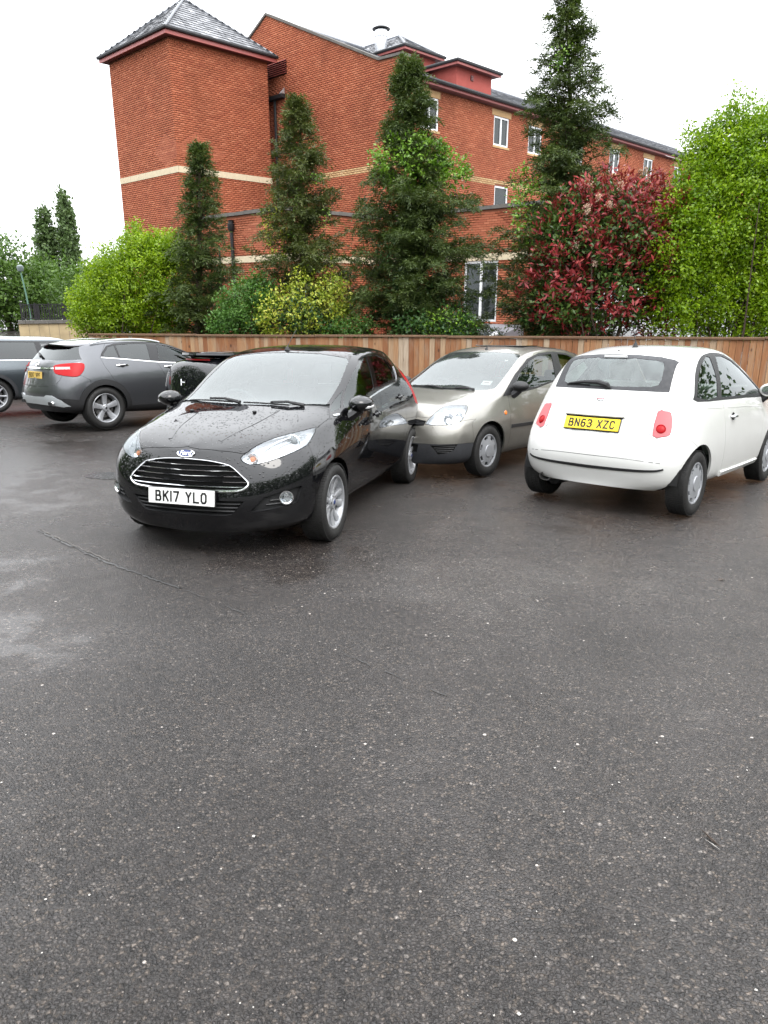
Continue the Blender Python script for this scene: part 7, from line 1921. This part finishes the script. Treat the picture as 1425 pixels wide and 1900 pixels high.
# black hatchback with a boot spoiler, glimpsed behind the windscreen of the nearest car
CIV = remap(FIESTA, [(1.2, 1.2), (0, 0), (-.30, -.25), (-1.15, -1.1), (-2.489, -2.6), (-3.18, -3.42), (-4, -4.3)], 1.025, [(0, 0), (1.2, 1.15), (1.485, 1.32), (2, 2)])
CIV['tail'] = dict(CIV['tail'], c=(-2.90, 1.285, 2), edge=(-2.98, 1.265, 2.8), belt=(-3.35, 1.16, 3.0), max=(-3.42, .85, 3.0))
cv = simple_car('hatchback_car', 'black hatchback with a spoiler across its tail, mostly hidden behind the nearest car', CIV, (-.60, 13.06, 48, .04), 'p_black2', 'a_five', 2.6, .31, .22, .205, .74, .35,
    dlo=[(-.22, .93), (-.64, 1.12), (-1.15, 1.35), (-1.6, 1.39), (-2.2, 1.35), (-2.6, 1.22), (-2.4, 1.1), (-.5, .95)], panes=[[(-.5, .98), (-.7, 1.1), (-1.15, 1.32), (-1.4, 1.36), (-1.4, 1.03)], [(-1.5, 1.04), (-1.5, 1.365), (-2.1, 1.33), (-2.4, 1.2), (-2.3, 1.11)]], lamps='clear_lens')
def rear_pt(c, y, z, l):
    h = c.hit(y=abs(y), z=z, side=-1); p = h[0] + h[1] * l; return np.array([p[0], p[1] * (1 if y >= 0 else -1), p[2]])
sp_ = obj('boot_spoiler', None, None, cv.root)
m = MB(); V = []
for y in np.linspace(-.70, .70, 17):
    p = rear_pt(cv, y, 1.21, 0); V += [(p[0] + .08, y, 1.285), (p[0] - .10, y, 1.30), (p[0] - .11, y, 1.27), (p[0] + .05, y, 1.225)]
m.add(V, [[i * 4 + j, i * 4 + (j + 1) % 4, (i + 1) * 4 + (j + 1) % 4, (i + 1) * 4 + j] for i in range(16) for j in range(4)] + [[0, 1, 2, 3], [67, 66, 65, 64]]); m.build('spoiler_blade', MAT['p_black2'], sp_, smooth=True)
m = MB(); V = []
for y in np.linspace(-.30, .45, 9):
    p = rear_pt(cv, y, 1.20, .004); V += [(p[0], y, 1.212), (p[0] - .004, y, 1.18)]
m.add(V, [[2 * k, 2 * k + 1, 2 * k + 3, 2 * k + 2] for k in range(8)]); m.build('high_brake_light', MAT['red_lens'], sp_)
bz = obj('badge', None, None, cv.root)
for a, b in (((.06, .84), (.07, .93)), ((-.04, .84), (-.05, .93)), ((.06, .885), (-.04, .885))):
    m = MB(); m.tube([rear_pt(cv, a[0], a[1], .008), rear_pt(cv, b[0], b[1], .008)], .010, 6); m.build('badge_bar', MAT['chrome'], bz, smooth=True)
# cars beyond the low wall at the far left
def far_pose(u, v, y, rz):
    p = at_y(u, v, y); g = G.T @ p; return (float(g[0]), float(g[1]), float(g[2]), rz)
RED = remap(FIESTA, xid, 1.0, [(0, 0), (1.485, 1.5), (2, 2)])
fp = far_pose(-30, 700, 19.5, 40)
simple_car('hatchback_car', 'red car of which only the roof shows at the left edge', RED, (-8.96, 19.56, 44, .14), 'p_red', 'c_seven', 2.489, .30, .2, .19, .72, .345, dlo=[(-.4, .98), (-1.15, 1.34), (-2.2, 1.35), (-2.5, 1.2), (-2.3, 1.08)])
simple_car('hatchback_car', 'white car standing beyond the low buff wall', RED, (-13.3, 25.0, 8, .70), 'p_white', 'c_nine', 2.489, .30, .2, .19, .72, .345, dlo=[(-.4, .98), (-1.15, 1.34), (-2.2, 1.35), (-2.5, 1.2), (-2.3, 1.08)], panes=[[(-.6, 1.02), (-1.15, 1.3), (-2.2, 1.32), (-2.3, 1.1)]], glass='glass_sd')

# ------------------------------------------------------------------ joints, stains and litter on the tarmac
def at_ground(u, v, lift=0.0):
    d = ray_dir(u, v); n = G @ np.array([0, 0, 1.0]); t = (lift - CAM @ n) / (d @ n); return CAM + d * t
GN = G @ np.array([0, 0, 1.0])
def ground_ribbon(name, px, w, h, mat, seed, label=None, kind='structure'):
    r = np.random.default_rng(seed); P_ = [at_ground(*p, .004) for p in px]; Q = []
    for a, b in zip(P_[:-1], P_[1:]):
        n = max(2, int(np.linalg.norm(b - a) / .035))
        for t in np.linspace(0, 1, n, endpoint=False): Q.append(a + (b - a) * t + r.standard_normal(3) * np.array([.004, .006, 0]))
    V = []; F = []
    for i, p in enumerate(Q):
        tg = Q[min(i + 1, len(Q) - 1)] - Q[max(i - 1, 0)]; s_ = np.cross(GN, tg); s_ /= np.linalg.norm(s_) + 1e-9; ww = w * (.4 + .9 * r.random()); hh = h * (.4 + .8 * r.random())
        V += [p + s_ * ww / 2, p + GN * hh + s_ * ww * .1 * r.standard_normal(), p - s_ * ww / 2]
    for i in range(len(Q) - 1):
        for j in range(2): F.append([3 * i + j, 3 * i + j + 1, 3 * i + j + 4, 3 * i + j + 3])
    o = obj(name, fast_mesh(name, V, F, True), MAT[mat]); tag(o, label, None, None, kind); return o
MAT['joint'] = plain('tar_joint', (.018, .017, .016), .4, var=.4, vscale=30, bumpy=.6, bscale=120)
MAT['joint_m'] = plain('worn_joint', (.03, .0285, .027), .5, var=.4, vscale=30, bumpy=.6, bscale=120)
MAT['joint_l'] = plain('crumbled_joint', (.10, .092, .085), .7, var=.5, vscale=40, bumpy=.6, bscale=120)
ground_ribbon('tarmac_joint', [(70, 984), (130, 1012), (205, 1046), (275, 1070), (342, 1094)], .022, .006, 'joint', 5, 'dark joint line running across the tarmac in front of the black car')
ground_ribbon('tarmac_joint', [(72, 982), (132, 1009), (207, 1043)], .010, .007, 'joint_l', 6)
for k, seg in enumerate(([(345, 1095), (392, 1114)], [(418, 1124), (462, 1142)], [(640, 1213), (700, 1240)], [(716, 1246), (762, 1264)], [(800, 1279), (846, 1296)])): ground_ribbon('tarmac_joint', seg, .007, .003, 'joint_m', 70 + k)
ground_ribbon('tarmac_joint', [(0, 790), (60, 800), (120, 812)], .03, .006, 'joint', 8)
def ground_patch(name, u, v, ru, rv, mat, seed, lift=.004, n=40, rag=.25):
    r = np.random.default_rng(seed); ph = r.random(6) * 6.28
    V = [at_ground(u, v, lift)]
    for k in range(n):
        a = 2 * math.pi * k / n; q = 1 + rag * sum(math.sin(a * (i + 1) + ph[i]) / (i + 1.5) for i in range(6)) * .6; V.append(at_ground(u + ru * q * math.cos(a), v + rv * q * math.sin(a), lift))
    o = obj(name, fast_mesh(name, V, [[0, 1 + k, 1 + (k + 1) % n] for k in range(n)]), MAT[mat]); tag(o, None, None, None, 'structure'); return o
MAT['patch'] = plain('black_repair_tar', (.012, .012, .012), .22, var=.3, vscale=8, bumpy=.5, bscale=90)
ground_patch('tarmac_patch', 192, 882, 32, 7, 'patch', 3)
MAT['leaf_b'] = plain('dead_leaf', (.035, .022, .014), .6); MAT['feather'] = plain('pale_feather', (.55, .53, .5), .8); MAT['chip'] = plain('white_stone_chip', (.42, .4, .37), .6, var=.2, vscale=60)
def litter(name, label, cat, u, v, mb, mat, rz):
    p = at_ground(u, v, .004); e = mb.build(name, MAT[mat], None); e.matrix_world = Matrix.Translation(p) @ G4 @ Matrix.Rotation(rz, 4, 'Z'); tag(e, label, cat); return e
m = MB(); m.add([(-.035, 0, 0), (-.01, .007, .004), (.03, .003, .006), (.04, 0, .002), (.02, -.005, .003), (-.012, -.006, .001)], [[0, 1, 2, 3, 4, 5]]); m.tube([(-.045, 0, .002), (.0, .001, .004), (.045, -.002, .003)], .0012, 5)
litter('twig', 'dark twig with a pale tip lying low on the right tarmac', 'twig', 1318, 1556, m, 'leaf_b', 1.9)
m = MB(); m.add([(-.03, 0, .001), (0, .0035, .006), (.03, 0, .003), (0, -.003, .002)], [[0, 1, 2, 3]]); litter('feather', 'thin white feather beside the dark twig', 'feather', 1322, 1568, m, 'feather', 2.1)
m = MB(); m.add([(-.03, 0, .001), (-.01, .012, .008), (.02, .01, .003), (.035, 0, .004), (.012, -.012, .009), (-.012, -.01, .002)], [[0, 1, 2, 3, 4, 5]]); litter('fallen_leaf', 'small dark leaf on the tarmac right of the white car', 'leaf', 1338, 1076, m, 'leaf_b', .4)
# loose white chips, too many to count
r = np.random.default_rng(91); V = []; F = []
for k in range(240):
    y = 1.2 + 6.5 * r.random() ** 1.4; x = (r.random() - .5) * 1.15 * (y + .4); s_ = .0018 + .0034 * r.random() ** 2.4; c0 = G @ np.array([x, y, .004])
    d = r.standard_normal((6, 3)); d /= np.linalg.norm(d, axis=1, keepdims=True); b = len(V)
    oc = np.array([[1, 0, 0], [-1, 0, 0], [0, 1, 0], [0, -1, 0], [0, 0, .5], [0, 0, -.4]]) * (.6 + .8 * r.random((6, 1))) * s_
    a_ = r.random() * 6.28; ca, sa = math.cos(a_), math.sin(a_); oc = oc @ np.array([[ca, sa, 0], [-sa, ca, 0], [0, 0, 1]])
    V += [c0 + G @ q for q in oc]; F += [[b + i for i in f] for f in ([0, 2, 4], [2, 1, 4], [1, 3, 4], [3, 0, 4], [2, 0, 5], [1, 2, 5], [3, 1, 5], [0, 3, 5])]
tag(obj('stone_chips', fast_mesh('stone_chips', V, F), MAT['chip']), 'scattered white stone chips on the tarmac', None, None, 'stuff')
